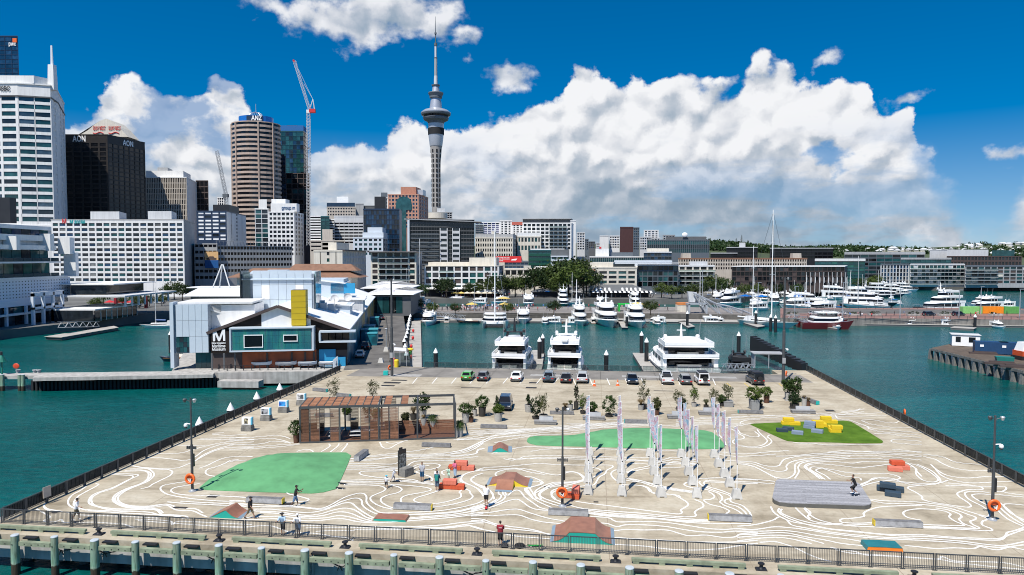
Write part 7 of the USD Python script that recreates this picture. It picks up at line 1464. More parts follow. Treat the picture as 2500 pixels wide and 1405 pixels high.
t,f = B('long dark brown apartment block with thin balcony rails and a flared roof',1000,1158,537,648,403,F(24,12,.05,.22,strip=True,glass=[GL_K,GL_D],wall=DGREY),d1=410,wall=DGREY,cap=.2); part(t,'flared_roof',MB().slab([(-3,-1.5,f['z']+.4),(f['U'][0]+4,f['U'][1]-1.5,f['z']-.8),(f['U'][0]+4,20,f['z']-.8),(-3,18,f['z']+1.2)],.5),GREYW)
m = f['U']
for i in range(12): part(t,'balcony_rail',MB().bar((1,-.4,6+i*2.55),(17,-.1,6+i*2.55),.1,.5),SLATE)
for i in range(2): facade(t,f['U']*(.46+.19*i)+f['n']*1.0,f['U']*(.58+.19*i)+f['n']*1.0,0,f['z']-5,1,10,.1,.5,wall=LGREY,glass=GD,base=6)
part(t,'side_fin',MB().box(-.6,1,0,1.2,4,f['z']),LBLUE)
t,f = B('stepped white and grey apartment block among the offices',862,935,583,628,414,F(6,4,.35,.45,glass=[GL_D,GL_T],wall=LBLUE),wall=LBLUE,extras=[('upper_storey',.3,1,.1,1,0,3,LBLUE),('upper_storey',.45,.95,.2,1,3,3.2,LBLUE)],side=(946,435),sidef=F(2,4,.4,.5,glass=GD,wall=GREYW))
t,f = B('beige office with tube shaped floor bands',757,842,590,620,437,F(3,3,.08,.62,strip=True,glass=GK,wall=BEIGE),wall=BEIGE,extras=[('stair_tower',.35,.65,0,.5,-10,17,BEIGE)])
B('beige office with rounded bands right of the stepped apartments',905,950,565,600,448,F(1,4,0,.6,strip=True,glass=GK,wall=BEIGE),wall=BEIGE,extras=[('plant',.2,.75,.2,.7,0,3.4,CREAM)])
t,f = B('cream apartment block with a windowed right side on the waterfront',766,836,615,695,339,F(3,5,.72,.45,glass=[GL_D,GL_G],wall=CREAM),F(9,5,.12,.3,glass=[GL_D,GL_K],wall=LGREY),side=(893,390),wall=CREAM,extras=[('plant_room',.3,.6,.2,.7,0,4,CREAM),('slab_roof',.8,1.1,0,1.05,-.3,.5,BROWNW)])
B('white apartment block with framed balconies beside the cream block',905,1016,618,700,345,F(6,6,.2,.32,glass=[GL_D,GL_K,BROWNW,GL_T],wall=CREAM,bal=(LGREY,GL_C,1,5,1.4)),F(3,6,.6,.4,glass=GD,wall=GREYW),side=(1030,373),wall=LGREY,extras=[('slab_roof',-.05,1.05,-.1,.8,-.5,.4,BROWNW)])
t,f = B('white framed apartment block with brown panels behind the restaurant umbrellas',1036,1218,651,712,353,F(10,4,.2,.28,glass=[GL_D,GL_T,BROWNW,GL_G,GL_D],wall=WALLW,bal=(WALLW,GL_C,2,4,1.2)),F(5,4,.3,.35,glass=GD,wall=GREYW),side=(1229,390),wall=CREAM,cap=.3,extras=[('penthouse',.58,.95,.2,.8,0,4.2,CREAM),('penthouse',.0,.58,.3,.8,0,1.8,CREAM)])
part(t,'awning',MB().slab([(1,-4,4.2),(f['U'][0],-4,4.2),(f['U'][0],0,5),(1,0,5)],.2),WALLW); part(t,'shopfront',MB().box(f['U'][0]/2,-.6,0,f['U'][0]-1,.8,4.0),DARK)
B('blue and white apartment tower with balconies, left of the red roofed one',1160,1220,545,580,500,F(6,7,.2,.35,glass=[GL_D,BLUEW,BLUEW],wall=WALLW,bal=(LGREY,GL_C,0,2,1.2)),wall=WALLW); B('white apartment slab with one row of small windows beside the blue one',1220,1250,541,580,495,F(3,7,.4,.4,glass=GD,wall=WALLW),wall=WALLW); B('apartment block with a red hipped roof behind the large apartments',1250,1278,550,580,490,F(3,6,.4,.4,glass=GD,wall=WALLW),wall=WALLW,roof=REDR,cap=2.2)
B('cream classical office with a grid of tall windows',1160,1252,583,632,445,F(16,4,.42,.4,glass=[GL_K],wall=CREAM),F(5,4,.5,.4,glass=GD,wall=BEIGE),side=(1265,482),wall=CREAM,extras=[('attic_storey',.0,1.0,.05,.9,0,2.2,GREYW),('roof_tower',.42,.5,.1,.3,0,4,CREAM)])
t,f = B('large white apartment block with dark balconies in the centre of the skyline',1276,1395,547,612,480,F(11,7,.25,.32,glass=[GL_D,GL_K],wall=WALLW,bal=(GREYW,GL_C,6,10,1.3)),wall=WALLW,side=(1400,500),extras=[('top_storey',.0,.95,.05,.6,0,2.5,DGREY),('roof_edge',-.02,1.0,-.03,.7,2.5,.5,GREYW)]); B('tall plain white slab behind the large apartments',1370,1406,541,612,520,wall=WALLW)
B('cream hall with broken corner windows below the apartments',1263,1321,580,620,466,F(7,2,.35,.45,glass=[GL_D,GL_T],wall=CREAM),wall=CREAM,extras=[('vault_roof',0,1,0,.8,0,2.4,WALLW)])
t,f = B('dark building carrying a large red advertising board',1232,1290,641,660,398,F(6,2,.1,.4,glass=GB,wall=SLATE),wall=SLATE); rb = thing('red_board','large red advertising board with white text on a roof','billboard',Q(1210,641,390)); w = X(1273,390)-X(1210,390); part(rb,'board',MB().box(w/2,0,0,w,.3,3.55),RED)
for i,s in enumerate(['Fly away on one','airline, return home','in another.']): text(rb,s,.55,(.5,-.16,2.6-.95*i),(1,0),WHITE,.05,width=7.4 if i < 2 else 4)
part(rb,'bird_mark',MB().hexa([[8.8,-.2,1.1],[11.6,-.2,1.1],[11.6,-.16,1.1],[8.8,-.16,1.1],[9.3,-.2,1.8],[12.4,-.2,2.1],[12.4,-.16,2.1],[9.3,-.16,1.8]]),WHITE)
B('dark green glass office under a white roof canopy',1290,1345,614,660,428,F(5,4,.05,.5,strip=True,glass=GG,wall=mat('green_panel',(.01,.07,.045),.4)),wall=TEALC,extras=[('canopy',.1,1.6,0,.8,0,.8,WALLW)]); B('low grey glass wing right of the green glass office',1345,1390,628,660,423,F(3,3,.1,.5,strip=True,glass=GT_,wall=LBLUE),wall=LBLUE,extras=[('upper_storey',0,1,.2,.9,0,4,DGREY)])
B('cream arcaded low building with tall windows behind the trees',1231,1356,660,700,379,F(8,2,.2,.42,glass=GK,wall=CREAM),wall=CREAM,extras=[('gable',.38,.52,0,.2,0,1.6,CREAM),('roof_ridge',.6,1.0,.1,.7,0,1.2,WALLW)])
# centre right
for a in [('grey balcony tower right of the large apartments',1408,1428,570,612,560,3,7,LGREY),('slim blue grey tower right of the large apartments',1428,1437,586,612,600,2,5,SLATE),('small dark tower in the gap above the trees',1437,1453,592,608,650,3,3,DGREY),('small pale tower in the gap above the trees',1455,1465,595,612,700,2,3,LGREY),
   ('white tower with a steel stair on its side',1464,1486,578,612,560,1,5,WALLW),('white tower with a wavy dark pattern',1488,1513,578,608,570,6,5,WALLW),('dark red brown tower with a balcony side',1514,1546,557,612,520,1,9,mat('red_brown_wall',(.06,.022,.02),.6)),('glazed balcony side of the red brown tower',1546,1561,558,612,519,3,9,SLATE),
   ('white grid apartments right of the red brown tower',1562,1590,581,612,590,5,5,LGREY),('white balcony tower behind the finned building',1572,1608,564,592,640,4,6,WALLW),('flat roofed blue glass block behind the finned building',1618,1648,576,592,620,4,3,GREYW),('small white block left of the finned building',1590,1612,583,600,600,3,3,WALLW)]: B(a[0],*a[1:6],F(a[6],a[7],.3 if a[6] > 1 else .5,.4,glass=[GL_D,GL_K,GL_B]),wall=a[8])
t,f = B('dark office with black fins and blue glass and a dish on its roof',1580,1732,588,618,520,F(30,3,.25,.06,strip=True,glass=[GL_B,GL_T,GL_D],wall=SLATE),wall=SLATE,extras=[('plant',.3,.95,.2,.8,0,2.4,DGREY)]); part(t,'satellite_dish',MB().ball(f['U'][0]*.62,3,f['z']+4.5,2.2,.7,1.8,2),WHITE,smooth=60)
B('low white building with a zigzag teal glass band',1440,1572,629,642,448,F(26,1,.06,.15,strip=True,glass=[GL_T],wall=LGREY),wall=WALLW,extras=[('upper_block',.1,.35,.2,.8,0,5,WALLW),('upper_block',.4,.8,.2,.8,0,2.6,SLATE),('red_sign',.17,.21,.19,.21,5,1.2,RED)]); B('wide dark glass building under a thin white roof line',1572,1640,618,645,435,F(8,3,.04,.2,glass=[GL_B,GL_D],wall=SLATE),wall=SLATE,roof=LGREY,extras=[('penthouse',.1,.9,.2,.7,0,2.2,CREAM)]); B('long pale grey low roof beside the cream block',1500,1640,640,650,395,wall=LBLUE)
t,f = B('cream block with four rows of dark windows and an orange sign',1437,1555,656,697,362,F(5,3,.2,.42,glass=[GL_D,GL_D,GL_T],wall=CREAM,top=1.4),side=(1558,395),wall=CREAM,extras=[('gable_storey',.02,.5,.1,.7,0,2.4,CREAM),('glass_storey',.5,.95,.1,.6,0,1.6,GL_D)]); sign(t,'ooh!',.8,f['A'],f['u'],1,f['z']-1.1,ORANGE,2.4)
B('dark grey glass building with a frame grid beside the cream block',1557,1656,650,702,373,F(8,4,.12,.2,glass=[GL_D,GL_K,GL_T],wall=SLATE),wall=SLATE,roof=LGREY,extras=[('glass_canopy',-.02,1.02,-.1,.6,.6,.3,LGREY)]); B('white terraced apartments with deep balconies',1656,1745,652,700,393,F(5,4,.22,.4,glass=[GL_K,GL_D],wall=CREAM,bal=(WALLW,GL_C,0,5,1.6)),wall=CREAM,roof=LGREY,extras=[('pitched_roof',.3,.8,.1,.7,0,2.2,LGREY)])
t,f = B('long beige classical building with many small windows and corner turrets',1656,1970,634,662,456,F(52,3,.42,.42,strip=True,glass=GK,wall=BEIGE),wall=BEIGE,roof=BROOF,cap=1.0)
for x in (.02,.88): part(t,'turret',MB().taper(f['U'][0]*x+4,3,f['z'],6,5,4.2,.9),BEIGE)
for a in [('dark glass building with a flat overhanging roof behind the beige one',1774,1850,606,634,540),('very dark long glass building in the right distance',1880,2034,608,634,545),('low dark roofed building left of the two masts',1735,1800,620,634,520)]: B(a[0],*a[1:6],F(12,3,.05,.3,strip=True,glass=GK,wall=BLACK),wall=BLACK,roof=GREYW,extras=[('plant',.4,.6,.2,.7,0,3.5,LGREY)] if a[1] == 1774 else ())
t,f = B('long dark brown glazed apartment building with a thin white roof edge',1787,2062,652,700,395,F(26,4,.08,.18,glass=[GL_K,GL_K,BROWNW,GL_D],wall=BROWNW),side=(2069,429),wall=BROWNW,roof=WALLW,cap=.35)
B('green glass office with a white hipped roof and cross braces',1990,2112,638,688,456,F(9,6,.05,.2,glass=[GL_G,GL_G,GL_T],wall=TEALC),wall=TEALC,roof=WALLW,cap=1.6); B('dark glass hall with a wide grey roof in the right distance',2062,2258,622,680,520,F(10,6,.05,.25,glass=[GL_K,GL_D,GL_T],wall=SLATE),wall=SLATE,roof=GREYW,cap=2.0); B('low teal glass hall with a grey roof behind the white balconies',2200,2322,634,650,500,F(10,2,.05,.2,glass=[GL_T],wall=TEALC),wall=TEALC,roof=GREYW,cap=1.2)
B('grey glass apartments left of the white balcony grid',2150,2220,648,694,480,F(9,5,.3,.12,glass=[GL_D,GL_B],wall=LGREY),wall=SLATE); B('white balcony grid apartments on the far right quay',2222,2355,648,694,470,F(14,5,.08,.16,glass=[GL_T,GL_D,LGREY,GL_T],wall=WALLW,bal=(WALLW,GL_C,0,14,1.4)),wall=LGREY,roof=LGREY); B('grey and cream apartments at the right end of the far quay',2357,2560,652,694,455,F(13,5,.14,.24,glass=[GL_T,GL_D,BROWNW,CREAM],wall=GREYW,bal=(LGREY,GL_C,0,5,1.4)),wall=GREYW,roof=SLATE)
B('dark brown block with light sheds on its roof at the right edge',2312,2495,628,652,540,F(22,2,.3,.4,glass=GD,wall=BROWNW),wall=BROWNW,extras=[('roof_shed',.0,.55,.1,.6,0,5,LGREY),('glass_shed',.6,.9,.1,.6,0,4.5,GL_T)]); B('grey glass roofed hall above the white balconies',2270,2330,612,632,560,wall=LGREY)
# white striped restaurant pavilion and small pavilions by the water
t = thing('restaurant_pavilion','dark roofed restaurant with a black and white striped awning on the promenade','restaurant',(*Q(1440,726,344)[:2],0)); w = X(1592,344)-X(1440,344); part(t,'wall',MB().box(w/2,4.5,0,w-3,8,3.2),DARK); part(t,'roof',MB().hexa([[1,.5,3.2],[w-1,.5,3.2],[w-1,9.5,3.2],[1,9.5,3.2],[6,4,6.4],[w-9,4,6.4],[w-9,6,6.4],[6,6,6.4]]),DGREY)
for i in range(28): part(t,'awning_stripe',MB().slab([(w*i/28,-1.4,2.5),(w*(i+1)/28-.01,-1.4,2.5),(w*(i+1)/28-.01,.6,3.4),(w*i/28,.6,3.4)],.06),WHITE if i % 2 else BLACK)
for i in range(11): part(t,'roof_panel',MB().slab([(3+i*2.2,.45,3.45),(3.9+i*2.2,.45,3.45),(3.9+i*2.2,1.9,4.9),(3+i*2.2,1.9,4.9)],.06),WHITE) if i not in (4,5) else None
for x0,x1,lab,col in [(1300,1372,'small dark pavilion with a curved roof and blue sign on the promenade',DGREY),(1165,1225,'low white awning row of restaurants under the white framed apartments',WALLW)]:
 t = thing('pavilion',lab,'restaurant',(*Q(x0,720,345)[:2],0)); w = X(x1,345)-X(x0,345); part(t,'wall',MB().box(w/2,3,0,w,5,2.8),DARK); part(t,'roof',MB().taper(w/2,3,2.8,w+1.5,7,1.4,.6,.5),col)
 if col is DGREY: part(t,'sign',MB().box(w/2,-.6,2.9,2.2,.2,.5),BLC)
# brown tile roofed villa behind the museum
t = thing('tile_roof_building','long building with brown tiled roofs behind the museum','building',(*Q(640,690,240)[:2],0),.02); part(t,'wall',MB().box(11,6,0,40,11,Z(678,240)),CREAM)
z = Z(678,240); part(t,'tile_roof',MB().hexa([[-12,-1,z],[35,-1,z],[35,13,z],[-12,13,z],[-5,5.5,Z(655,246)],[26,5.5,Z(655,246)],[26,6.5,Z(655,246)],[-5,6.5,Z(655,246)]]),BROOF); part(t,'tile_roof',MB().hexa([[8,2,Z(661,246)],[33,2,Z(661,246)],[33,10,Z(661,246)],[8,10,Z(661,246)],[10,5.5,Z(645,246)],[30,5.5,Z(645,246)],[30,6,Z(645,246)],[10,6,Z(645,246)]]),BROOF)
t = thing('mast_frame','white four legged tent mast with a pointed top behind the museum','mast',(*Q(545,740,200)[:2],0)); zt_ = Z(646,200)
for sx,sy in ((-4,-2),(-2.4,2),(2.4,2),(4.2,-2)): part(t,'leg',MB().tube((sx,sy,7),(sx*.04,sy*.04,zt_),.16),WHITE)
# ------------------------------------------------------------------ left quay: white terraced waterfront block
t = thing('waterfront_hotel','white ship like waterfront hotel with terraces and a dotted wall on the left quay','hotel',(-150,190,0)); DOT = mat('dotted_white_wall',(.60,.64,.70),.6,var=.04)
def lv(nm,mt,y0,y1,x,z0,z1,th=10): return part(t,nm,MB().box(x-th/2,(y0+y1)/2-190,z0,th,y1-y0,z1-z0),mt)
for z0,z1,x,nm,mt in [(29.2,30.4,-2,'roof_band',WALLW),(24.2,25.6,-3,'roof_band',WALLW),(25.6,27.4,-1.4,'white_band',WALLW),(22.8,24.2,-.6,'white_band',WALLW),(18.6,19.1,.9,'terrace_slab',WALLW),(13.8,14.3,1.0,'terrace_slab',WALLW),(5.6,7.4,.8,'white_band',DOT),(3.0,3.6,1.6,'white_band',WALLW)]: lv(nm,mt,120,226 if z0 > 14 else 229,x,z0,z1,20)
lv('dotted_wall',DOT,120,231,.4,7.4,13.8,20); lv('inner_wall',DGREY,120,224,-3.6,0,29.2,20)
for i in range(34):
 for j in range(6): part(t,'porthole',MB().box(.42,186+i*1.32-190,8.1+j*.95,.06,.34,.3),DARK) if 186+i*1.32 < 230 else None
for k in range(13):
 y0 = 172+k*4.1
 for z0,z1,x,g_ in ((27.4,29.2,-2.6,GL_B),(19.1,22.8,-2.8,GL_T),(14.3,18.6,-2.4,GL_G),(3.6,5.6,.2,GL_D),(.1,3.0,.6,GL_K)): lv('window',[g_,GL_D,g_,GL_T][(k*3+int(z0)) % 4],y0,y0+3.9,x,z0,z1,.3)
 for z0 in (14.3,19.1): lv('balustrade',GL_C,y0,y0+3.9,.7,z0,z0+1.1,.05)
 if k % 2: lv('column',DOT,y0-.35,y0+.35,1.3,.0,5.6,.7)
for y,x,z0,z1,w in ((221,.8,22.5,28.0,2.0),(228,2.6,21.5,27.0,2.4),(229.5,3.4,14,22,1.6),(205,1.5,22.6,26.8,1.6)): lv('white_fin',WALLW,y,y+w,x,z0,z1,4)
for k in range(4): lv('white_frame',DOT,205+k*4.5,205.7+k*4.5,6.0,0,9.6,.8)
lv('frame_beam',DOT,205,219.2,6.0,8.6,9.8,.8); lv('frame_beam',DOT,205,219.2,6.0,4.6,5.3,.8)
lv('pavilion_roof',WALLW,214,240,19,3.7,4.1,15); lv('canopy',WALLW,226,252,18,11.2,11.6,18); lv('canopy_glass',GL_D,227,250,15,8.2,11.2,12); lv('upper_walk',LGREY,222,256,24,7.4,7.9,24)
for k in range(8): lv('pavilion_glass',[GL_D,GL_K,GL_T][k % 3],215+k*3,217.8+k*3,18.4,.2,3.7,.3); lv('column',WALLW,217.8+k*3,218+k*3,18.5,.1,3.7,.3); lv('column',DOT,224+k*4,224.5+k*4,23,4.1,7.4,.5)
lv('pavilion_front',GL_D,214,214.4,18.2,.2,3.7,15)
single('rooftop_sign',MB().box(0,0,0,16,3,8.4).move(Q(-25,545,230)),BLACK,'dark ribbed rooftop box at the left edge in front of the white tower','sign box')
# ------------------------------------------------------------------ observation tower
d = 950; cx = X(1066,d); t = thing('observation_tower','very tall concrete observation tower with a round pod and a needle mast','tower',(cx,d,0)); zz = lambda y: Z(y,d); r = lambda px: px*d/FPX/2; TC = mat('tower_concrete',(.36,.34,.32),.8,var=.12,scale=.05,streak=.3); TM = mat('tower_metal',(.44,.46,.50),.35,.4,var=.1)
part(t,'shaft',MB().lathe([(r(22),-2),(r(21),zz(420)),(r(22),zz(395)),(r(29),zz(356))],n=28),TC,smooth=40)
for k in range(8):
 for j in range(12):
  a = k*math.pi/4+.24; z = zz(505)+j*(zz(362)-zz(505))/12; rr_ = r(22 if z < zz(400) else 22+(z-zz(400))/(zz(360)-zz(400))*6.5)
  part(t,'slot',MB().box((rr_-.4)*math.cos(a),(rr_-.4)*math.sin(a),z,1.3,2.4,(zz(362)-zz(505))/12*.66,a),DARK) if 2 < k < 8 else None
part(t,'pod_lower',MB().lathe([(r(30),zz(358)),(r(32),zz(352)),(r(37),zz(330)),(r(38),zz(300))],n=32),TM,smooth=40); part(t,'pod_band',MB().lathe([(r(38.5),zz(330)),(r(39),zz(314))],n=32),DARK,smooth=40); part(t,'pod_band',MB().lathe([(r(37),zz(304)),(r(42),zz(298)),(r(58),zz(294)),(r(62),zz(290)),(r(60),zz(284)),(r(70),zz(282)),(r(72),zz(278))],n=32),SLATE,smooth=30); part(t,'pod_glass',MB().lathe([(r(60),zz(289)),(r(64),zz(284))],n=32),GL_K,smooth=40)
part(t,'pod_roof',MB().lathe([(r(72),zz(278)),(r(72),zz(276)),(r(56),zz(270)),(r(32),zz(266))],n=32),TM,smooth=30); part(t,'upper_pod',MB().lathe([(r(30),zz(266)),(r(28),zz(256)),(r(22),zz(238))],n=28),TM,smooth=40); part(t,'upper_ring',MB().lathe([(r(30),zz(240)),(r(30),zz(236)),(r(37),zz(229)),(r(36),zz(227)),(r(18),zz(226))],n=28),SLATE); part(t,'upper_pod',MB().lathe([(r(20),zz(227)),(r(14),zz(210))],n=24),TM,smooth=40); part(t,'upper_ring',MB().lathe([(r(19),zz(211)),(r(20),zz(208)),(r(10),zz(207))],n=20),SLATE)
part(t,'mast',MB().lathe([(r(9),zz(208)),(r(8.5),zz(186))],n=14),LGREY,smooth=40); part(t,'mast',MB().lathe([(r(7.5),zz(186)),(r(7),zz(142))],n=12),GREYW); part(t,'mast',MB().lathe([(r(5),zz(142)),(r(5),zz(108))],n=12),LGREY); part(t,'mast_collar',MB().lathe([(r(8),zz(143)),(r(8),zz(141))],n=12),SLATE); part(t,'mast_collar',MB().lathe([(r(7.5),zz(112)),(r(7.5),zz(106))],n=12),SLATE); part(t,'mast',MB().lathe([(r(3),zz(108)),(r(2.4),zz(80))],n=8),SLATE); part(t,'mast_collar',MB().lathe([(r(5.5),zz(84)),(r(5.5),zz(80))],n=10),SLATE); part(t,'needle',MB().lathe([(r(2.2),zz(80)),(r(.9),zz(41))],n=6),SLATE)
# ------------------------------------------------------------------ construction cranes
def lattice(m,a,b,w,n,r_=.16):
 a,b = np.array(a,float),np.array(b,float); d = (b-a)/np.linalg.norm(b-a); e = np.cross(d,[0,1.0,.01]); e /= np.linalg.norm(e); f_ = np.cross(d,e); cs = [e*s+f_*q for s,q in ((-1,-1),(1,-1),(1,1),(-1,1))]
 for c in cs: m.tube(a+c*w/2,b+c*w/2,r_,n=4)
 for i in range(n):
  for k in range(4): m.tube(a+(b-a)*i/n+cs[k]*w/2,a+(b-a)*(i+1)/n+cs[(k+1) % 4]*w/2,r_*.7,n=3)
  if i: 
   for k in range(4): p = a+(b-a)*i/n; m.tube(p+cs[k]*w/2,p+cs[(k+1) % 4]*w/2,r_*.7,n=3)
 return m
d = 640; CRW = mat('crane_white',(.66,.66,.66),.5); t = thing('tower_crane','tall white lattice tower crane with a raised jib beside the teal tower','crane'); part(t,'mast',lattice(MB(),Q(753,600,d),Q(753,275,d),3.2,44),CRW); part(t,'jib',lattice(MB(),Q(756,268,d),Q(719,150,d),2.2,18,.14),CRW); part(t,'back_frame',MB().tube(Q(756,268,d),Q(764,243,d),.4).tube(Q(768,268,d),Q(764,243,d),.4).tube(Q(764,243,d),Q(742,205,d),.14,n=4).tube(Q(764,243,d),Q(722,156,d),.12,n=4),CRW); part(t,'counterweight',MB().box(*Q(763,276,d),5.5,3,3.4),RED); part(t,'cab',MB().box(*Q(752,277,d),2.6,2.6,3),CRW); part(t,'jib_head',MB().tube(Q(719,152,d),Q(716,147,d),.9),RED)
for y in (362,408,456,520,560): part(t,'wall_tie',MB().bar(Q(740,y,d),Q(757,y,d),.5,.9),RED if y % 2 else BROWNW)
d = 650; t = thing('tower_crane','small grey lattice crane left of the oval tower','crane'); part(t,'jib',lattice(MB(),Q(552,478,d),Q(529,368,d),2.4,14,.16),GREYW); part(t,'mast',lattice(MB(),Q(552,520,d),Q(552,478,d),2.6,6,.2),LGREY); part(t,'cab',MB().box(*Q(551,482,d),5,3,3),SLATE)
# ================================================================== hills and far suburb
HILL = mat('hill_grass',(.055,.075,.03),.95,var=.4,scale=.01)
xs_ = np.linspace(-1600,2600,61); rows = [(900,0),(1150,.35),(1400,.8),(1650,1.0),(2000,.95),(2600,.8)]
def hz(x,k): return k*(47+7*math.sin(x/170)+5*math.sin(x/61+1)+6*math.sin(x/420+2))
v = [[x,y,hz(x,k)-.5] for y,k in rows for x in xs_]; n = len(xs_)
single('hills',MB().add(v,[f for j in range(len(rows)-1) for i in range(n-1) for f in ([j*n+i,j*n+i+1,(j+1)*n+i+1],[j*n+i,(j+1)*n+i+1,(j+1)*n+i])]),HILL,'low green hills behind the city on the right','hills',kind='structure',smooth=60)
def hillz(x,y): return float(np.interp(y,[r[0] for r in rows],[hz(x,r[1]) for r in rows]))
rng = np.random.default_rng(11); P = []
for i in range(900):
 y = rng.uniform(1250,1800); x = X(rng.uniform(1720,2620) if i < 560 else rng.uniform(1720,2130),y); cl = math.sin(x/90+y/150)+rng.normal()*.6
 if cl > -.1 or i > 560: P.append((x,y,hillz(x,y)+3,rng.uniform(7,14)))
c = np.concatenate([np.array([[x,y,z]])+rng.normal(size=(34,3))*[r*.5,r*.4,2.6] for x,y,z,r in P]); c[:,2] = np.maximum(c[:,2],[hillz(a,b) for a,b in c[:,:2]])
single('woodland',leaves(c,5.5,rng,1),LF['dark'],'dark woodland covering the far hills','woodland',kind='stuff')
hp = thing('hill_house','small pale house with a pitched roof on the far hillside','house',(X(2180,1420),1420,hillz(X(2180,1420),1420)),.4,'houses on the far hillside'); part(hp,'wall',MB().box(0,0,-2,15,11,7),CREAM); part(hp,'roof',MB().hexa([[-8.5,-6.5,5],[8.5,-6.5,5],[8.5,6.5,5],[-8.5,6.5,5],[-5,-.2,9],[5,-.2,9],[5,.2,9],[-5,.2,9]]),LGREY); part(hp,'window',MB().box(0,-5.55,1.5,9,.2,1.6),GL_D)
for i in range(120):
 y = rng.uniform(1330,1760); px = rng.uniform(2120,2510) if i < 104 else rng.uniform(1740,2120); x = X(px,y); copy(hp,(x,y,hillz(x,y)),rng.uniform(0,3),scale=rng.uniform(.45,.85))
# ================================================================== trees
def crown_tree(name,label,loc,H,W,leaf,seed,group=None,kind='round'):
 r_ = np.random.default_rng(seed); t = thing(name,label,'tree',loc,r_.uniform(0,6),group); m = MB().tube((0,0,-.3),(0,0,H*.42),.035*H,.02*H,7)
 if kind == 'round': P = clumps(r_,75,W/2,H*.36,13,.055*W,H*.62,.35,.35); s = .062*W
 elif kind == 'pine':
  P = []; 
  for j in range(11):
   z = H*(.14+.078*j); rad = W/2*(1-(j/11.5)**1.1)+.15
   for a in range(9): q = a*2*math.pi/9+j*.7; P += [[rad*f*math.cos(q),rad*f*math.sin(q),z+.35*f] for f in np.linspace(.2,1,7)]
  P = np.array(P)+r_.normal(size=(len(P),3))*.12; s = .6; m.tube((0,0,0),(0,0,H),.02*H,.004*H)
 for i in range(6): e = P[r_.integers(len(P))]; m.tube((0,0,H*.3),tuple(e*.8+[0,0,H*.05]),.012*H,.004*H,5)
 part(t,'trunk',m,BARK); part(t,'crown',leaves(P,s,r_,2 if kind == 'round' else 3,.3),leaf); return t
PR = [crown_tree('round_tree','dark round tree at the left of the white framed apartments',Q(1078,715,346)*[1,1,0],10,10,LF['tree'],1),crown_tree('round_tree','broad dark tree in front of the large tree clump in the centre',Q(1362,715,344)*[1,1,0],10,11,LF['treel'],2)]
TL_ = [(1148,716,346,8,'tree at the right end of the cream parasols'),(1180,715,347,9,'tree left of the catamaran mast before the white apartments'),(1280,712,350,10,'dark tree before the left half of the cream arcade'),(1328,710,352,10,'dark tree before the right half of the cream arcade'),(1338,690,365,13,'tall dark tree at the right end of the cream arcade'),(1372,680,372,16,'tall dark tree behind the central clump, left'),(1408,676,374,17,'tall dark tree behind the central clump, right'),(1432,690,360,13,'dark tree against the cream block'),(1460,640,470,12,'dark tree before the white tower with the stair'),(1615,722,340,8,'dark tree right of the striped restaurant'),(1755,716,352,10,'dark tree left of the brown apartments, nearer'),(1850,722,350,7,'dark tree before the brown apartments, middle'),(1900,722,350,7,'dark tree before the brown apartments behind the mast'),(2140,688,440,9,'dark tree between the green office and white balconies'),(1030,722,330,8,'dark tree at the end of the street pavilion'),(960,722,335,8,'dark tree behind the street pavilion'),(445,715,320,8,'dark tree between the white hotel and the canopy'),(395,738,285,5,'small dark tree on the left quay'),(365,740,283,5,'small dark tree before the white hotel'),(235,745,262,5,'small dark tree at the white waterfront hotel'),(1090,714,342,10.3,'dark tree beside the first umbrella of the restaurants'),(1213,715,344,12.0,'tall dark tree right of the catamaran mast'),(1238,712,346,10.3,'dark tree right of the white framed apartments'),(1258,712,347,11.4,'tree in front of the left end of the cream arcade'),(1305,708,348,13.2,'rounded tree in front of the middle of the cream arcade'),(1345,705,355,13.7,'tree left of the central tree clump'),(1378,700,357,16.0,'large tree in the central clump'),(1400,712,344,14.9,'dark tree in the middle of the central clump by the mast'),(1425,708,346,13.7,'tree at the right side of the central clump'),(1388,668,372,15.0,'tall tree at the back of the central clump'),(1352,660,375,10.0,'bright tree in front of the green glass office'),(1425,640,450,16.0,'tree on the street rising between the towers, left'),(1440,660,400,14.0,'tree on the street rising between the towers, near'),(1450,630,520,14.0,'tree on the street rising between the towers, far'),(1415,625,540,14.0,'tree far up the central street'),(1640,722,334,6.9,'small tree beside the dark glass building, left'),(1665,722,337,6.9,'small tree beside the white terraced apartments'),(1690,722,339,7.4,'small olive tree beside the white terraced apartments, middle'),(1712,722,341,8.0,'small tree beside the white terraced apartments, right'),(1740,716,355,11.4,'tree left of the brown glazed apartments'),(1768,716,357,10.3,'bushy tree touching the brown glazed apartments'),(1818,725,339,7.4,'dark small tree before the brown glazed apartments'),(1945,722,344,7.4,'dark tree before the right part of the brown glazed apartments'),(1055,757,242,4.5,'small tree at the start of the crowded promenade'),(1112,760,240,4.5,'small tree in the crowd on the promenade'),(1240,760,240,4.5,'small tree between yellow umbrellas on the promenade'),(1352,760,240,4.5,'small tree before the inner ferry'),(1588,760,240,5.5,'small tree left of the white footbridge'),(1020,745,258,5.0,'dark tree beside the stair at the street end'),(425,712,330,9.0,'spreading tree at the right end of the white hotel'),(405,716,325,7.0,'dark tree beside the white hotel'),(340,745,272,5.0,'tree by the red umbrellas on the left quay'),(300,742,275,5.0,'bush by the entrance of the left quay'),(745,640,320,9.0,'dark tree below the tall crane'),(720,690,255,6.0,'tree behind the museum tower'),(585,695,235,6.0,'bushy tree behind the tent mast'),(2095,690,420,8.0,'tree at the green glass office'),(2125,690,430,8.0,'tree right of the green glass office')]
for i,(px,py,d,h,lab) in enumerate(TL_):
 h *= 1.22 if 1290 < px < 1460 else 1.0
 copy(PR[i % 2],Q(px,py,d)*[1,1,0],i*1.7,lab,scale=(h/10*1.0,h/10,h/10))
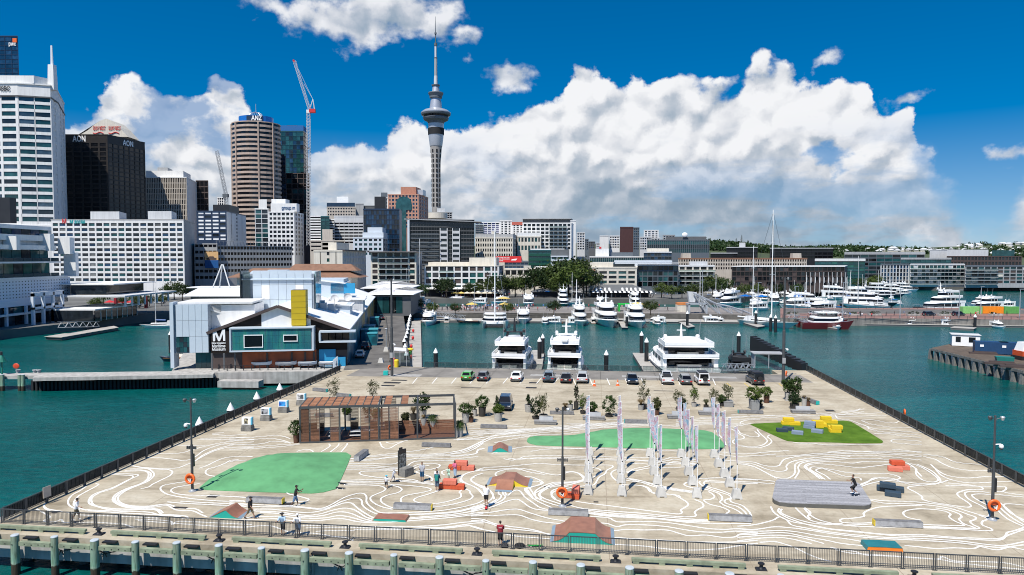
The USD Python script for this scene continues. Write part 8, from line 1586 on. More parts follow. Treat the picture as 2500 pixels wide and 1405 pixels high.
for px,d,h,lab in [(752,330,17,'dark conical pine below the tall white crane'),(1810,1500,30,'dark conical pine on the far hill, left'),(1797,1520,22,'smaller conical pine on the far hill'),(2277,900,34,'lone tall conical pine in front of the hillside houses')]: crown_tree('pine_tree',lab,(X(px,d),d,0 if d < 1000 else hillz(X(px,d),d)-3),h,h*.42,LF['tree'],px,kind='pine')
for px,py,lab in [(331,738,'palm tree before the middle of the white hotel'),(253,738,'palm tree at the left quay entrance')]:
 t = thing('palm_tree',lab,'palm',Q(px,py,280)*[1,1,0]); part(t,'trunk',MB().tube((0,0,0),(0,0,5),.25,.18,7),BARK); m = MB()
 for a in range(16):
  q = [(rr_*math.cos(a*.3927),rr_*math.sin(a*.3927),5+1.1*math.sin(rr_*1.3)-.22*rr_*rr_) for rr_ in (0,.7,1.4,2.1,2.7)]
  for p0,p1 in zip(q[:-1],q[1:]): m.bar(p0,p1,.45,.03)
 part(t,'fronds',m,LF['tree'])
# ================================================================== boats
HULLW = mat('hull_white',(.80,.80,.79),.25,var=.02,coat=.6); HULLB = mat('hull_pale_green',(.42,.50,.49),.3,var=.05,coat=.5); HULLN = mat('hull_navy',(.012,.02,.04),.25,coat=.6); HULLR = mat('hull_dark_red',(.10,.008,.012),.2,coat=.8); WOOD_ = mat('varnished_wood',(.25,.11,.04),.4,var=.2)
def hullm(L,B,fb,fl=.82,stern=.9,rake=.1):
 S = []
 for k in range(9):
  q = k/8; w = B/2*(stern+(1-stern)*min(q/.35,1))*(1-max(0,(q-.45)/.55)**2.1*.985); z = fb*(1+.5*q*q); y = L*q; yl = y-rake*L*q*q; wl = w*(fl-.25*q)
  S.append([[-wl*.6,yl,-.5],[wl*.6,yl,-.5],[wl,yl,.15],[w,y,z],[w*.97,y,z+.02],[-w*.97,y,z+.02],[-w,y,z],[-wl,yl,.15]])
 return MB().loft([s[::-1] for s in S])
def plan(L,B,y0,y1,w,nose=.3,k=6):
 W = B*w/2; n0 = y0+(y1-y0)*(1-nose); r_ = [(W*math.cos(a)**.7,n0+(y1-n0)*math.sin(a)) for a in np.linspace(0,math.pi/2*.97,k)]; return np.array([(-W*.98,y0),(W*.98,y0)]+r_+[(-a,b) for a,b in r_[::-1]])
def shrink(p,k,dy=0.0): c = p.mean(0); return c+(p-c)*k+[0,dy]
def yacht(label,loc,yaw,L,B,tiers=2,hull=None,top=None,name='motor_yacht',mast=True,domes=None,aft=True,fb=None,grp=None,ah=.9,hk=1.0):
 """Motor yacht, bow along +y, stern at the origin, waterline at zero."""
 fb = fb or B*.24; t = thing(name,label,'boat',(loc[0],loc[1],WATER),yaw,grp); hull = hull or HULLW; top = top or WHITE
 part(t,'hull',hullm(L,B,fb),hull,smooth=35); part(t,'rubbing_strake',MB().bar((-B*.47,.2,fb*.82),(-B*.49,L*.5,fb*.9),.06,.1).bar((B*.47,.2,fb*.82),(B*.49,L*.5,fb*.9),.06,.1),LSTEEL)
 part(t,'swim_platform',MB().box(0,-.45,.25,B*.8,1.1,.18),WOOD_ if aft else top); z = fb*1.05; h = min(2.2,.30*B+.6)*hk
 for s in (-1,1): part(t,'aft_pillar',MB().box(s*B*.40,L*.10,z,B*.06,L*.08,h),top)
 y0,y1,w = .16,.76,.84
 for k in range(tiers):
  p = plan(L,B,L*y0,L*y1,w,.35+.1*k); part(t,'cabin',MB().prism(p,z,z+h,shrink(p,.93,-.01*L)),top)
  p2 = shrink(p,1.0,0); a,b = z+h*.32,z+h*.86; part(t,'cabin_window',MB().prism(shrink(p,1.012-.07*.32,-.003*L),a,b,shrink(p,1.012-.07*.86,-.009*L)),GL_K)
  for s in (-.55,-.15,.3): part(t,'mullion',MB().box(0,L*(y0+(y1-y0)*(.35+s*.5)),a-.05,B*w*1.005,.16,b-a+.1),top)
  part(t,'aft_saloon',MB().box(0,L*y0-.1,z+.1,B*w*.78,.5,h*.85),GL_K); part(t,'aft_seat',MB().box(0,L*y0-1.6,z,B*w*.45,.8,.5),CREAM)
  q = plan(L,B,L*(y0-.12),L*(y1-.05),w*1.06,.4); part(t,'deck_overhang',MB().prism(q,z+h,z+h+.28,shrink(q,.985)),top)
  part(t,'rail',MB().path([(-B*w*.5,L*(y0-.11),z+h+.8),(B*w*.5,L*(y0-.11),z+h+.8),(B*w*.5,L*(y0+.1),z+h+.8)],.03,4).tube((-B*w*.5,L*(y0-.11),z+h+.2),(-B*w*.5,L*(y0-.11),z+h+.8),.03,n=4).tube((B*w*.5,L*(y0-.11),z+h+.2),(B*w*.5,L*(y0-.11),z+h+.8),.03,n=4).tube((0,L*(y0-.11),z+h+.2),(0,L*(y0-.11),z+h+.8),.03,n=4),LSTEEL)
  for s in (-1,1): part(t,'bulwark',MB().bar((s*B*w*.515,L*(y0-.115),z+h+.62),(s*B*w*.515,L*(y0+.16),z+h+.62),.12,.7),top)
  part(t,'bulwark',MB().bar((-B*w*.515,L*(y0-.115),z+h+.55),(B*w*.515,L*(y0-.115),z+h+.55),.14,.55),top)
  z += h+.28; y0 += .05; y1 -= .14; w *= .88; h *= .92
 part(t,'fly_coaming',MB().prism(plan(L,B,L*(y0+.02),L*(y1+.02),w*.9),z,z+.55,shrink(plan(L,B,L*(y0+.02),L*(y1+.02),w*.9),.93)),top); yc = L*(y0+.12)
 for s in (-1,1): part(t,'arch_leg',MB().bar((s*B*.24,yc,z),(s*B*.17,yc+.4,z+ah),.5,.3),domes or top); part(t,'radar_dome',MB().ball(s*B*.27,yc+.3,z+ah+.35,.09*B**.5+.12,k=2),domes or top,smooth=60)
 part(t,'arch_top',MB().box(0,yc+.4,z+ah-.1,B*.62,.8,.2),domes or top)
 if mast: part(t,'mast',MB().lathe([(.3,z+ah),(.16,z+ah+2.4),(.05,z+ah+3)],0,yc+.5,8).bar((-.9,yc+.5,z+ah+1.6),(.9,yc+.5,z+ah+1.6),.2,.14),domes or top)
 for s in (-1,1): part(t,'whip_antenna',MB().tube((s*B*.3,yc,z),(s*B*.3,yc-.3,z+4.5),.035,n=4),LSTEEL)
 for s in (-1,1):
  m = MB(); pts = [(s*B/2*(1-max(0,(q-.45)/.55)**2.1*.985)*.95,L*q,fb*(1+.5*q*q)+.85) for q in np.linspace(.35,.98,7)]; m.path(pts,.03,4)
  for p in pts: m.tube((p[0],p[1],p[2]-.85),p,.025,n=4)
  part(t,'bow_rail',m,LSTEEL)
 return t,z
def sail(label,loc,yaw,L,B,mh,hull=None,mz=None,grp=None):
 t = thing('sailing_yacht',label,'boat',(loc[0],loc[1],WATER),yaw,grp); part(t,'hull',hullm(L,B,B*.27,.7,.6,.16),hull or HULLW,smooth=35); p = plan(L,B,L*.22,L*.7,.55,.5); part(t,'cabin',MB().prism(p,B*.28,B*.28+.8,shrink(p,.9)),WHITE); part(t,'cabin_window',MB().prism(shrink(p,.985),B*.28+.25,B*.28+.55,shrink(p,.95)),GL_K); part(t,'cockpit_tent',MB().taper(0,L*.18,B*.28,B*.6,L*.14,1.5,.7),LGREY)
 for ym,hh,nm in ((L*.55,mh,'mast'),)+(((L*.22,mz,'mizzen_mast'),) if mz else ()):
  r_ = max(.10,hh*.0055); part(t,nm,MB().tube((0,ym,1),(0,ym,hh),r_,r_*.7,6),WHITE); part(t,'boom',MB().tube((0,ym,2.6),(0,ym-L*.27,2.5),r_*1.6,n=6),WHITE if hh > 15 else BLC); m = MB()
  for s in (.45,.72): m.bar((-B*.32*(1.2-s),ym,hh*s),(B*.32*(1.2-s),ym,hh*s),.12,.1)
  part(t,'spreader',m,WHITE); k = max(.02,.0013*hh); part(t,'rigging',MB().tube((0,ym,hh*.98),(0,ym+L*.42,B*.35),k,n=3).tube((-B*.45,ym,B*.3),(0,ym,hh*.95),k,n=3).tube((B*.45,ym,B*.3),(0,ym,hh*.95),k,n=3).tube((0,ym,hh*.98),(0,.3,B*.3),k,n=3),STEEL)
 return t
wq = lambda px,py: G(px,py,WATER)
# three large yachts moored stern-to behind the car park
q = Q(1240,905,127.5); t,z = yacht('large white motor yacht with black radar domes and a grey roof, leftmost of the three',q,WYAW,27,7.4,2,domes=BLACK,ah=1.5,hk=.95); text(t,'DB',.8,(-.8,-.08,.75),(1,0),NAVY,.03,name='transom_letters',width=1.7)
q = Q(1377,905,127.5); t,z = yacht('tall white expedition yacht with a white mast, middle of the three',q,WYAW,25,7.2,2,fb=1.9,hk=.97); part(t,'tender',MB().loft([s for s in [[[x*k,y,zz_*k+7.0] for x,zz_ in ((-.7,0),(.7,0),(.9,.6),(-.9,.6))] for y,k in ((2.0,.7),(3.2,1),(4.8,.9),(5.6,.3))]]),WHITE)
q = Q(1690,905,128.5); t,z = yacht('very wide white motor yacht with a tender at its stern, rightmost of the three',q,WYAW+.06,29,12.2,2,fb=1.7,hk=.86,ah=.5); part(t,'tender',MB().loft([[[x,y*k-.9,1.2+zz_*k] for y,zz_ in ((-.7,0),(.7,0),(.9,.7),(-.9,.7))] for x,k in ((-2.6,.9),(0,1),(1.6,.8),(3.2,.15))]),WHITE); part(t,'tender_stripe',MB().box(-.2,-1.75,1.6,4.5,.04,.1),GREYW)
q = Q(1812,900,131); yacht('small dark covered launch beside the black ribbed gangway cover',q,WYAW,9,4.2,1,HULLN,BLACK,'motor_launch',False,BLACK)
# bow-on row along the promenade
for px,py,L,B,ti,hl,lab in [(1043,797,11,4.6,1,None,'white cruiser at the head of the long pontoon'),(1278,792,13,5.0,1,None,'white sports cruiser right of the sailing catamaran'),(1420,798,16,4.9,2,HULLB,'tall narrow white launch left of the largest bow facing yacht'),(1490,803,24,7.4,2,HULLB,'largest bow facing white yacht at the promenade'),(1561,803,16,6.2,2,HULLB,'white trawler yacht right of the largest bow facing yacht')]:
 g = wq(px,py); yacht(lab,(g[0]+math.sin(.0)*L,g[1]+L),math.pi+(px-1250)*.00022,L,B,ti,hl,mast=px > 1400,name='motor_yacht')
g = wq(1207,803); t = thing('sailing_catamaran','white sailing catamaran with a very tall double mast at the promenade','boat',(g[0],g[1]+13,WATER),math.pi)
for s in (-1,1): m = hullm(14,2.0,1.7,.8); part(t,'hull',m.move((s*3.6,0,0)),HULLB,smooth=35)
p = plan(14,9,1,10,.95,.35); part(t,'bridge_deck',MB().prism(plan(14,9,0,11,.98,.3),1.3,1.9),WHITE); part(t,'cabin',MB().prism(p,1.9,3.3,shrink(p,.85)),WHITE); part(t,'cabin_window',MB().prism(shrink(p,.985),2.3,3.0,shrink(p,.90)),GL_K); part(t,'hard_top',MB().prism(plan(14,9,0,6.5,.8,.3),4.0,4.2),WHITE); hm = (803-555)*g[1]/FPX
part(t,'mast',MB().tube((0,7,3),(0,7,hm),.24,.16,8),WHITE); part(t,'forestay',MB().tube((0,13,2),(.0,7.6,hm*.93),.16,.08,6).tube((-4,6,2),(0,7,hm*.9),.035,n=3).tube((4,6,2),(0,7,hm*.9),.035,n=3),WHITE); part(t,'spreader',MB().bar((-2.6,7,hm*.52),(2.6,7,hm*.52),.14,.12),WHITE)
g = wq(1890,806); sail('tall white two masted sailing yacht moored at the angled finger pontoon',(g[0]-4,g[1]+20),math.pi+.55,23,5.6,(806-508)*g[1]/FPX,mz=(800-592)*g[1]/FPX,hull=HULLB)
g = wq(2150,804); t = thing('sailing_catamaran','dark red and white motor catamaran moored on the right quay','boat',(g[0]-9.0,g[1]+1.2,WATER),-math.pi/2-.12)
for s in (-1,1): part(t,'hull',hullm(16,2.4,1.9,.85).move((s*2.6,-16,0)),HULLR,smooth=35)
part(t,'bridge_deck',MB().prism(plan(16,7.4,-15.5,-2,.96,.3),1.7,2.2),HULLR); p = plan(16,7,-12.5,-3.5,.85,.3); part(t,'cabin',MB().prism(p,2.2,3.9,shrink(p,.9)),WHITE); part(t,'cabin_window',MB().prism(shrink(p,.99),2.6,3.4,shrink(p,.95)),GL_K); part(t,'fly_glass',MB().prism(shrink(p,.6),3.9,5.1,shrink(p,.62)),GL_C); part(t,'hard_top',MB().prism(shrink(p,.75),5.1,5.35),WHITE)
# right basin: yacht copies of three types
g = wq(2292,762); ya,_ = yacht('white expedition yacht with a dark hull lying side on in the right basin',(g[0]+12,g[1]+3),math.pi/2+.15,24,6.4,3,HULLN)
g = wq(1840,752); yb,_ = yacht('small white cruiser near the end of the white footbridge',(g[0],g[1]),-.6,12,4.2,1,mast=False)
MORE = [(1745,726,2.8,.9,'cruiser left of the white yachts before the brown apartments'),(1790,727,2.9,.8,'cruiser between the white yachts before the brown apartments'),(1820,727,-2.8,.9,'yacht right of the middle one before the brown apartments'),(1905,727,-2.9,.9,'yacht behind the tall mast before the brown apartments'),(1935,730,2.7,.8,'cruiser right of the tall mast in the middle basin'),(1955,724,2.6,.7,'small yacht under the white flagpoles'),(1985,718,-2.1,.8,'cruiser right of the flagpoles in the middle basin'),(2020,722,-2.0,.8,'yacht left of the large three decked one'),(2070,708,-1.8,.8,'yacht at the back of the marina row, left'),(2100,706,-1.7,.7,'yacht at the back of the marina row, middle'),(2135,704,-1.7,.8,'yacht at the back of the marina row, right'),(2165,706,-1.6,.7,'yacht at the back of the marina row, far right'),(2190,720,-1.5,.8,'yacht at the outer end of the marina row'),(1800,745,2.4,1.1,'cruiser behind the footbridge truss'),(1870,757,2.0,1.0,'cruiser left of the tall sailing yacht hull'),(2010,745,1.8,.9,'cruiser before the large three decked yacht'),(2090,742,-1.7,.9,'yacht at the dark jetty, outer side'),(2320,750,1.6,.8,'yacht beyond the dark hulled expedition yacht'),(2475,752,1.7,.8,'yacht behind the right end of the containers'),(2420,748,1.7,.7,'small yacht behind the orange container'),(1190,743,1.4,.8,'small boat in the inner basin left of the catamaran mast'),(1465,743,3.0,.9,'boat in the inner basin behind the largest bow facing yacht'),(1545,743,3.1,.9,'boat in the inner basin behind the trawler yacht')]
g = wq(1965,748); yd,_ = yacht('white sports yacht with its bow to the right, first in the middle basin',(g[0]-8,g[1]),-math.pi/2-.5,19,5.2,2,mast=False)
EXB = [yb,yd,yb]
for src,px,py,yw,k,lab in [(yd,2345,760,math.pi/2+.1,.95,'white yacht behind the dark hulled expedition yacht'),(yd,2445,757,math.pi/2+.2,.9,'white flybridge yacht behind the containers'),(ya,2050,748,-math.pi/2-.4,1.0,'large three decked yacht with a dark hull in the middle basin'),(yb,2035,762,1.9,1.25,'cream cruiser beside the parked white vans'),(yd,2000,730,-1.9,1.1,'white sports yacht behind the first one in the middle basin'),(yb,1975,752,1.7,1.2,'white cruiser left of the two masted yacht, nearer'),(yb,1760,738,2.6,1.25,'white cruiser against the small trees'),(yd,1765,730,2.9,.8,'white yacht in front of the brown glazed apartments, left'),(yd,1845,734,-2.5,.85,'white yacht in front of the brown glazed apartments, middle'),(yb,1885,742,2.9,1.3,'white boat with a canopy left of the sailing mast'),(yd,2085,716,-1.9,1.0,'white yacht in the far left group of the right basin, first'),(yd,2120,712,-1.8,1.05,'white yacht in the far left group of the right basin, second'),(ya,2110,726,-1.75,.9,'cream and white yacht at the dark jetty'),(yd,2150,718,-1.7,.95,'white yacht in the far left group of the right basin, third'),(yd,2180,712,-1.6,.9,'white yacht in the far left group of the right basin, fourth'),(yb,2050,704,-1.7,1.5,'small white boat behind the far left group'),(yb,2047,800,2.6,.85,'open white motorboat at a short pontoon on the right'),(yb,1290,745,math.pi,1.3,'white ferry in the inner basin left of the larger ferry'),(ya,1372,745,math.pi,.85,'larger white ferry in the inner basin'),(yb,1133,741,1.3,.9,'small pale boat in the inner basin by a promenade tree'),(yb,1035,743,1.2,1.0,'blue tinted boat in the inner basin near the stair'),(yb,1240,741,2.2,.9,'small dark roofed boat in the inner basin')]+[(EXB[i % 3],px,py,yw,k,lab) for i,(px,py,yw,k,lab) in enumerate(MORE)]:
 g = wq(px,py); copy(src,(g[0],g[1],WATER),yw,lab,scale=k)
for px,py,yt,L,yw,lab in [(2143,752,625,15,1.2,'white sailing yacht behind the dark red catamaran'),(2170,752,660,12,1.9,'small sailing yacht right of the taller one in the right basin'),(1023,745,655,12,1.2,'sailing yacht near the street end with its mast before the apartments'),(1055,744,583,14,1.0,'tall masted sailing yacht in the inner basin by the stair'),(1418,742,665,13,2.4,'sailing yacht in the inner basin before the central trees'),(1732,765,665,13,.3,'pinkish masted sailing yacht behind the footbridge'),(1770,745,672,11,.5,'slim sailing yacht behind the footbridge truss'),(1925,745,650,12,.8,'sailing yacht right of the tall two masted yacht'),(2000,755,690,11,1.0,'small sailing yacht before the flagpoles'),(2110,740,660,12,1.4,'sailing yacht left of the dark red catamaran mast'),(2205,745,690,10,1.5,'small sailing yacht right of the marina row'),(430,800,700,11,1.8,'small old sailing boat on the left quay left of the museum'),(2070,765,725,9,1.5,'small sailing boat beside the brick quay')]:
 g = wq(px,py); sail(lab,(g[0],g[1]),yw,L,L*.27,(py-yt)*g[1]/FPX)
g = G(1395,750); t = thing('signal_mast','white signal mast with two cross yards on the promenade','mast',(X(1408,275),275,0)); part(t,'pole',MB().tube((0,0,0),(0,0,11.5),.3,.16,8),WHITE); part(t,'yard',MB().bar((-1.8,0,6.5),(1.8,0,6.5),.14,.14).bar((-2.4,0,3.5),(2.4,0,3.5),.14,.14),WHITE)
for px,py,yw,hl,lab in [(405,900,-1.9,HULLW,'small white cabin boat with a dark red cover beside the left pier'),(455,882,1.7,HULLN,'old dark wooden boat at the corner of the museum'),(483,885,1.5,WOOD_,'old brown wooden boat behind the museum corner'),(1135,790,1.57,HULLN,'low dark blue speedboat at the promenade pontoon')]:
 g = wq(px,py); t = thing('small_boat',lab,'boat',(g[0]+(2.5 if px < 500 else 5),g[1],WATER),yw); part(t,'hull',hullm(8,2.4,.8,.8),hl,smooth=35); part(t,'cover',MB().taper(0,3.6,.8,1.7,3.0,.8,.6),mat('cover_dark_red',(.16,.012,.02),.8) if hl is HULLW else CREAM); part(t,'deck',MB().prism(plan(8,2.4,.4,7.3,.85,.6),.8,.9),WOOD_)
# ================================================================== quay furniture, footbridge, jetty, crowd
for k,(px,py,h,lab) in enumerate([(1064,905,3.6,'white capped dark pile at the left of the large yachts, behind the railing'),(1566,872,5.0,'white capped pile at the far end of the white finger pontoon'),(1578,893,5.0,'white capped pile on the white finger pontoon'),(1480,908,3.4,'white capped pile in the open water behind the railing'),(1803,868,4.6,'white capped pile right of the widest yacht'),(1325,872,4.4,'white capped pile left of the middle yacht, farther'),(1317,885,4.6,'white capped pile left of the middle yacht, nearer'),(417,862,4.4,'white capped pile left of the museum'),(1678,801,4.6,'white capped pile on the short finger below the footbridge'),(1845,797,4.4,'white capped pile left of the tall sailing yacht'),(1530,803,4.0,'white capped pile behind the largest bow facing yacht'),(2380,800,3.4,'white capped pile on the right finger pontoon'),(1881,810,4.4,'dark pile before the sailing yacht, left'),(1893,812,4.4,'dark pile before the sailing yacht, right')]): marina_pile(wq(px,py),h,lab,.45)
t = thing('gangway_cover','black ribbed curved gangway cover going down into the marina','gangway cover'); a,b = G(1966,903),G(1842,862,-1.0)
for i in range(26): p = a+(b-a)*i/25+[.3,1.5,0]; hh = 1.6+1.5*i/25; part(t,'rib',MB().bar((p[0]-.7,p[1]-.3,hh/2-.6),(p[0]+.7,p[1]+.3,hh/2-.6),.6,hh+.22*(i % 2)),BLACK)
g = G(1848,903); t = thing('gangway_shelter','grey glass shelter with a flat roof in front of the black gangway cover','shelter',(g[0],g[1]+1,0),WYAW); part(t,'roof',MB().box(2.4,1.5,2.7,5.4,3.2,.16),GREYW); part(t,'glass_wall',MB().box(2.4,2.9,0,5,.06,2.6),GL_C); part(t,'side_wall',MB().box(0,1.5,0,.1,2.8,2.6),GREYW)
for x in (2.4,4.9): part(t,'post',MB().box(x,0,0,.12,.12,2.7),LSTEEL)
def gang(px0,py0,px1,py1,z0,z1,label,w=1.6,h=1.1,n=9):
 a,b = G(px0,py0,z0),G(px1,py1,z1); t = thing('gangway',label,'gangway'); part(t,'deck',MB().bar(a,b,w,.15),LSTEEL); d = (b-a)/n; s = np.cross(d,[0,0,1.0]); s = s/np.linalg.norm(s)*w/2
 for e in (-s,s):
  m = MB().bar(a+e+[0,0,h],b+e+[0,0,h],.1,.1)
  for i in range(n): m.bar(a+d*i+e+[0,0,h*(i % 2)],a+d*(i+1)+e+[0,0,h*((i+1) % 2)],.09,.09)
  part(t,'side_truss',m,LSTEEL)
gang(1768,906,1836,903,.2,.0,'grey trussed gangway lying along the far railing behind the white four wheel drive'); gang(1030,766,1135,782,.2,-1.6,'grey trussed gangway from the street end down to the promenade pontoon',2.0,1.5,12); gang(150,800,235,798,.2,-1.3,'grey trussed gangway on the left quay',2.0,1.6,10); gang(1930,777,1985,786,.2,-1.6,'grey gangway right of the tall sailing yacht',1.8,1.2,8)
t = thing('footbridge','white steel truss footbridge with a raised arm beside the promenade','footbridge'); P_ = lambda px,py: Q(px,py,248); part(t,'deck',MB().bar(P_(1725,768),P_(1832,769),3.5,.5),LGREY)
for s in (-1.6,1.6): m = MB(); T_ = [P_(x,y)+[0,s,0] for x,y in [(1690,715),(1705,722),(1745,741),(1778,748),(1805,756),(1830,766)]]; Bm = [P_(x,766)+[0,s,0] for x in (1690,1722,1755,1785,1810,1830)]; m.path(T_,.28,5); [m.tube(T_[i],Bm[i+1],.18,n=5).tube(T_[i+1],Bm[i+1],.18,n=5) for i in range(5)]; part(t,'side_truss',m,LSTEEL)
part(t,'counterweight_arm',MB().hexa([P_(x,y)+[0,dy,0] for dy in (-.9,.9) for x,y in ((1682,738),(1695,738),(1700,714),(1678,712))]),LGREY)
for x in (1680,1722): part(t,'portal_post',MB().box(*P_(x,768)[:2],0,.7,3,Z(742,248)),LSTEEL)
part(t,'portal_beam',MB().bar(P_(1676,742),P_(1724,742),3,.6),LSTEEL)
t = thing('orange_kiosk','small kiosk with an orange roof left of the white footbridge','kiosk',(*Q(1666,765,256)[:2],0)); part(t,'wall',MB().box(0,0,0,4.6,3,2.6),CREAM); part(t,'roof',MB().box(0,0,2.6,4.4,3.2,.9),mat('kiosk_orange',(.55,.20,.06),.6))
t = thing('green_shelter','bright green box shelter on the promenade behind the big yacht','shelter',(*Q(1523,765,258)[:2],0)); GRB = mat('bright_green',(.02,.42,.05),.5); part(t,'roof',MB().box(0,0,2.4,4.4,3,.6),GRB); part(t,'side',MB().box(1.9,0,0,.5,3,2.4).box(-1.9,0,0,.5,3,2.4),GRB)
for x0,x1,c,lab in [(2351,2399,(.22,.50,.16),'pale green container'),(2400,2451,(.75,.24,.01),'orange container'),(2452,2490,(.10,.32,.08),'mid green container')]:
 a,b = Q(x0,768,246),Q(x1,768,246); w = b[0]-a[0]; t = thing('shipping_container',lab+' standing on the brick quay at the right','container',(a[0]+w/2,247.3,0)); cm = mat(lab.replace(' ','_'),c,.6); part(t,'box',MB().box(0,0,.05,w-.1,2.4,2.5),cm); part(t,'corrugation',[m for m in [MB()] if [m.box(-w/2+.3+i*.45,-1.22,.2,.18,.08,2.2) for i in range(int(w/.45)-1)]][0],cm)
for px,k,c,lab in [(1990,'wagon',SV,'pale car parked on the right quay by the cream cruiser'),(2018,'suv',WH,'white four wheel drive on the right quay'),(2040,'hatch',WH,'white car right of the white four wheel drive'),(2063,'sedan',SV,'silver car at the end of the parked quay cars'),(2268,'suv',BK,'black car on the brick quay, left'),(2340,'suv',BK,'black car on the brick quay beside the pale green container')]: g = G(px,770 if px < 2100 else 772); car(lab,(g[0],g[1],.02),-1.3,k,c)
for px,py,yt,lab in [(1714,765,660,'white lamp mast beside the footbridge'),(1850,766,690,'white lamp mast at the footbridge end'),(1940,776,700,'white lamp mast on the right quay by the brown apartments'),(2057,777,690,'white lamp mast beside the open motorboat'),(2197,777,706,'white lamp mast right of the dark red catamaran'),(2341,777,708,'white lamp mast at the pale green container'),(2394,768,700,'white lamp mast behind the containers'),(2489,778,706,'white lamp mast at the right edge'),(1158,762,700,'lamp mast on the promenade left of the catamaran'),(375,745,690,'lamp mast on the left quay'),(295,745,688,'lamp mast at the white hotel')]:
 g = G(px,py); h = (py-yt)*g[1]/FPX; t = thing('quay_lamp',lab,'lamp post',g); part(t,'pole',MB().tube((0,0,0),(0,0,h),.16,.1,6),LSTEEL); part(t,'lamp_head',MB().box(.5,0,h-.1,1.3,.4,.15),LSTEEL)
for i in range(11): g = Q(1968+i*10.7,703,385); t = thing('flagpole',f'{nth(i)} white flagpole from the left before the brown glazed apartments','flagpole',g*[1,1,0],0,'white flagpoles before the brown apartments'); part(t,'pole',MB().tube((0,0,0),(0,0,12),.14,.09,5),WHITE); part(t,'pennant',MB().box(.3,0,6,.4,.05,3),LGREY)
def umb(px,py,d,c,lab,r=2.2): p = Q(px,py,d); t = thing('parasol',lab,'parasol',(p[0],p[1],0)); part(t,'pole',MB().tube((0,0,0),(0,0,2.8),.05),WOOD_); part(t,'canopy',MB().lathe([(r,2.3),(.05,3.1),(.02,3.0),(r*.97,2.24)],n=8),c)
CANB = mat('canvas_cream',(.62,.55,.42),.8); CANY = mat('canvas_yellow',(.62,.45,.12),.8)
for i in range(9): umb(1112+i*14.2,722,343,CANB if i > 1 else CANY,f'{nth(i)} canvas parasol from the left before the white framed apartments')
umb(1152,752,262,CANY,'yellow parasol in the crowd left of the catamaran mast',2.4); umb(1232,752,262,CANY,'yellow parasol in the crowd right of the catamaran mast',2.4); umb(1230,738,300,CANY,'long yellow awning parasol in the inner basin',3.0); umb(1555,752,264,CANY,'yellow parasol behind the trawler yacht',2.8)
for i,c in enumerate(('red','red','red','red')): umb(268+i*18,740,275,RED,f'{nth(i)} red parasol from the left on the left quay')
for i,(px,c) in enumerate(((1820,BLC),(1850,LBLUE),(1930,WHITE),(1945,BLC),(1860,BLC))): umb(px,722+i,318-i,c,['blue tent left of the sailing mast','pale tent left of the sailing mast','white tent right of the sailing mast','blue tent right of the sailing mast','blue tent beside the sailing mast'][i]+' on the promenade',3)
CR = [person(f'person in {n_} clothes in the crowd on the promenade',G(x,y),a,1.72,s,CL('crowd_'+n_,c),CL('crowd_low_'+n_,d),legs=((.25,.1),(-.25,.2)),coarse=True,group=f'people in {n_} clothes on the promenade') for n_,c,d,x,y,a,s in (('white',(.7,.7,.72),(.1,.13,.2),1100,757,0,0),('red',(.5,.04,.05),(.03,.03,.04),1180,757,2,1),('black',(.02,.02,.025),(.05,.06,.09),1260,757,3,2),('blue',(.06,.17,.42),(.3,.28,.24),1340,757,4,0),('pink',(.62,.30,.33),(.5,.5,.5),1400,757,1,0))]
rng = np.random.default_rng(21)
for i in range(290):
 r_ = rng.random(); 
 if r_ < .5: px,py = rng.normal(1185,75),rng.uniform(750.5,760)
 elif r_ < .72: px,py = rng.uniform(1020,1640),rng.uniform(751,763)
 elif r_ < .95: px,py = rng.uniform(1080,1640),rng.uniform(722,728.5)
 else: px,py = rng.uniform(2000,2480),rng.uniform(769,776)
 copy(CR[rng.choice(5,p=[.33,.13,.32,.12,.10])],G(px,py),rng.uniform(0,6.3),scale=rng.uniform(.9,1.1))
m = MB(); a,b = G(1015,764),G(1660,766)
part(thing('promenade_railing','thin grey railing along the front of the crowded promenade','railing'),'railing',m.bar(a+[0,.6,1.1],b+[0,.6,1.1],.08,.08).bar(a+[0,.4,.6],b+[0,.4,.6],.05,.05),STEEL)
# the working jetty on the right
dkp = gp((2274,850),(2330,838),(2640,892),(2640,935),(2500,905)); jt = thing('timber_jetty','old timber jetty on piles at the right edge with sheds and containers','jetty'); part(jt,'deck',MB().prism(np.array([g[:2] for g in dkp]),-.45,0),mat('jetty_timber',(.10,.075,.055),.9,var=.4,scale=.7)); part(jt,'edge_beam',MB().bar(dkp[0]+[0,-.1,-.3],dkp[4]+[0,-.1,-.3],.4,.5),STONE)
for i in range(14): p = dkp[0]+(dkp[4]-dkp[0])*i/13; part(jt,'pile',MB().taper(p[0]+.2,p[1]+.5,WATER-.4,.9,.9,-WATER+.1,.6),STONE)
g = G(2362,846); t = thing('site_cabin','white site cabin with dark windows on the timber jetty','cabin',(g[0],g[1]+1,0),-.45); part(t,'wall',MB().box(0,0,.1,5.4,3.4,2.5),WHITE); part(t,'roof',MB().box(0,0,2.6,5.8,3.8,.14),LGREY)
for x,y,sx,sy in ((1.2,-1.72,1.3,.06),(-1.5,-1.72,1.0,.06),(2.72,0,.06,1.2)): part(t,'window',MB().box(x,y,1.0,sx,sy,1.2),GL_D)
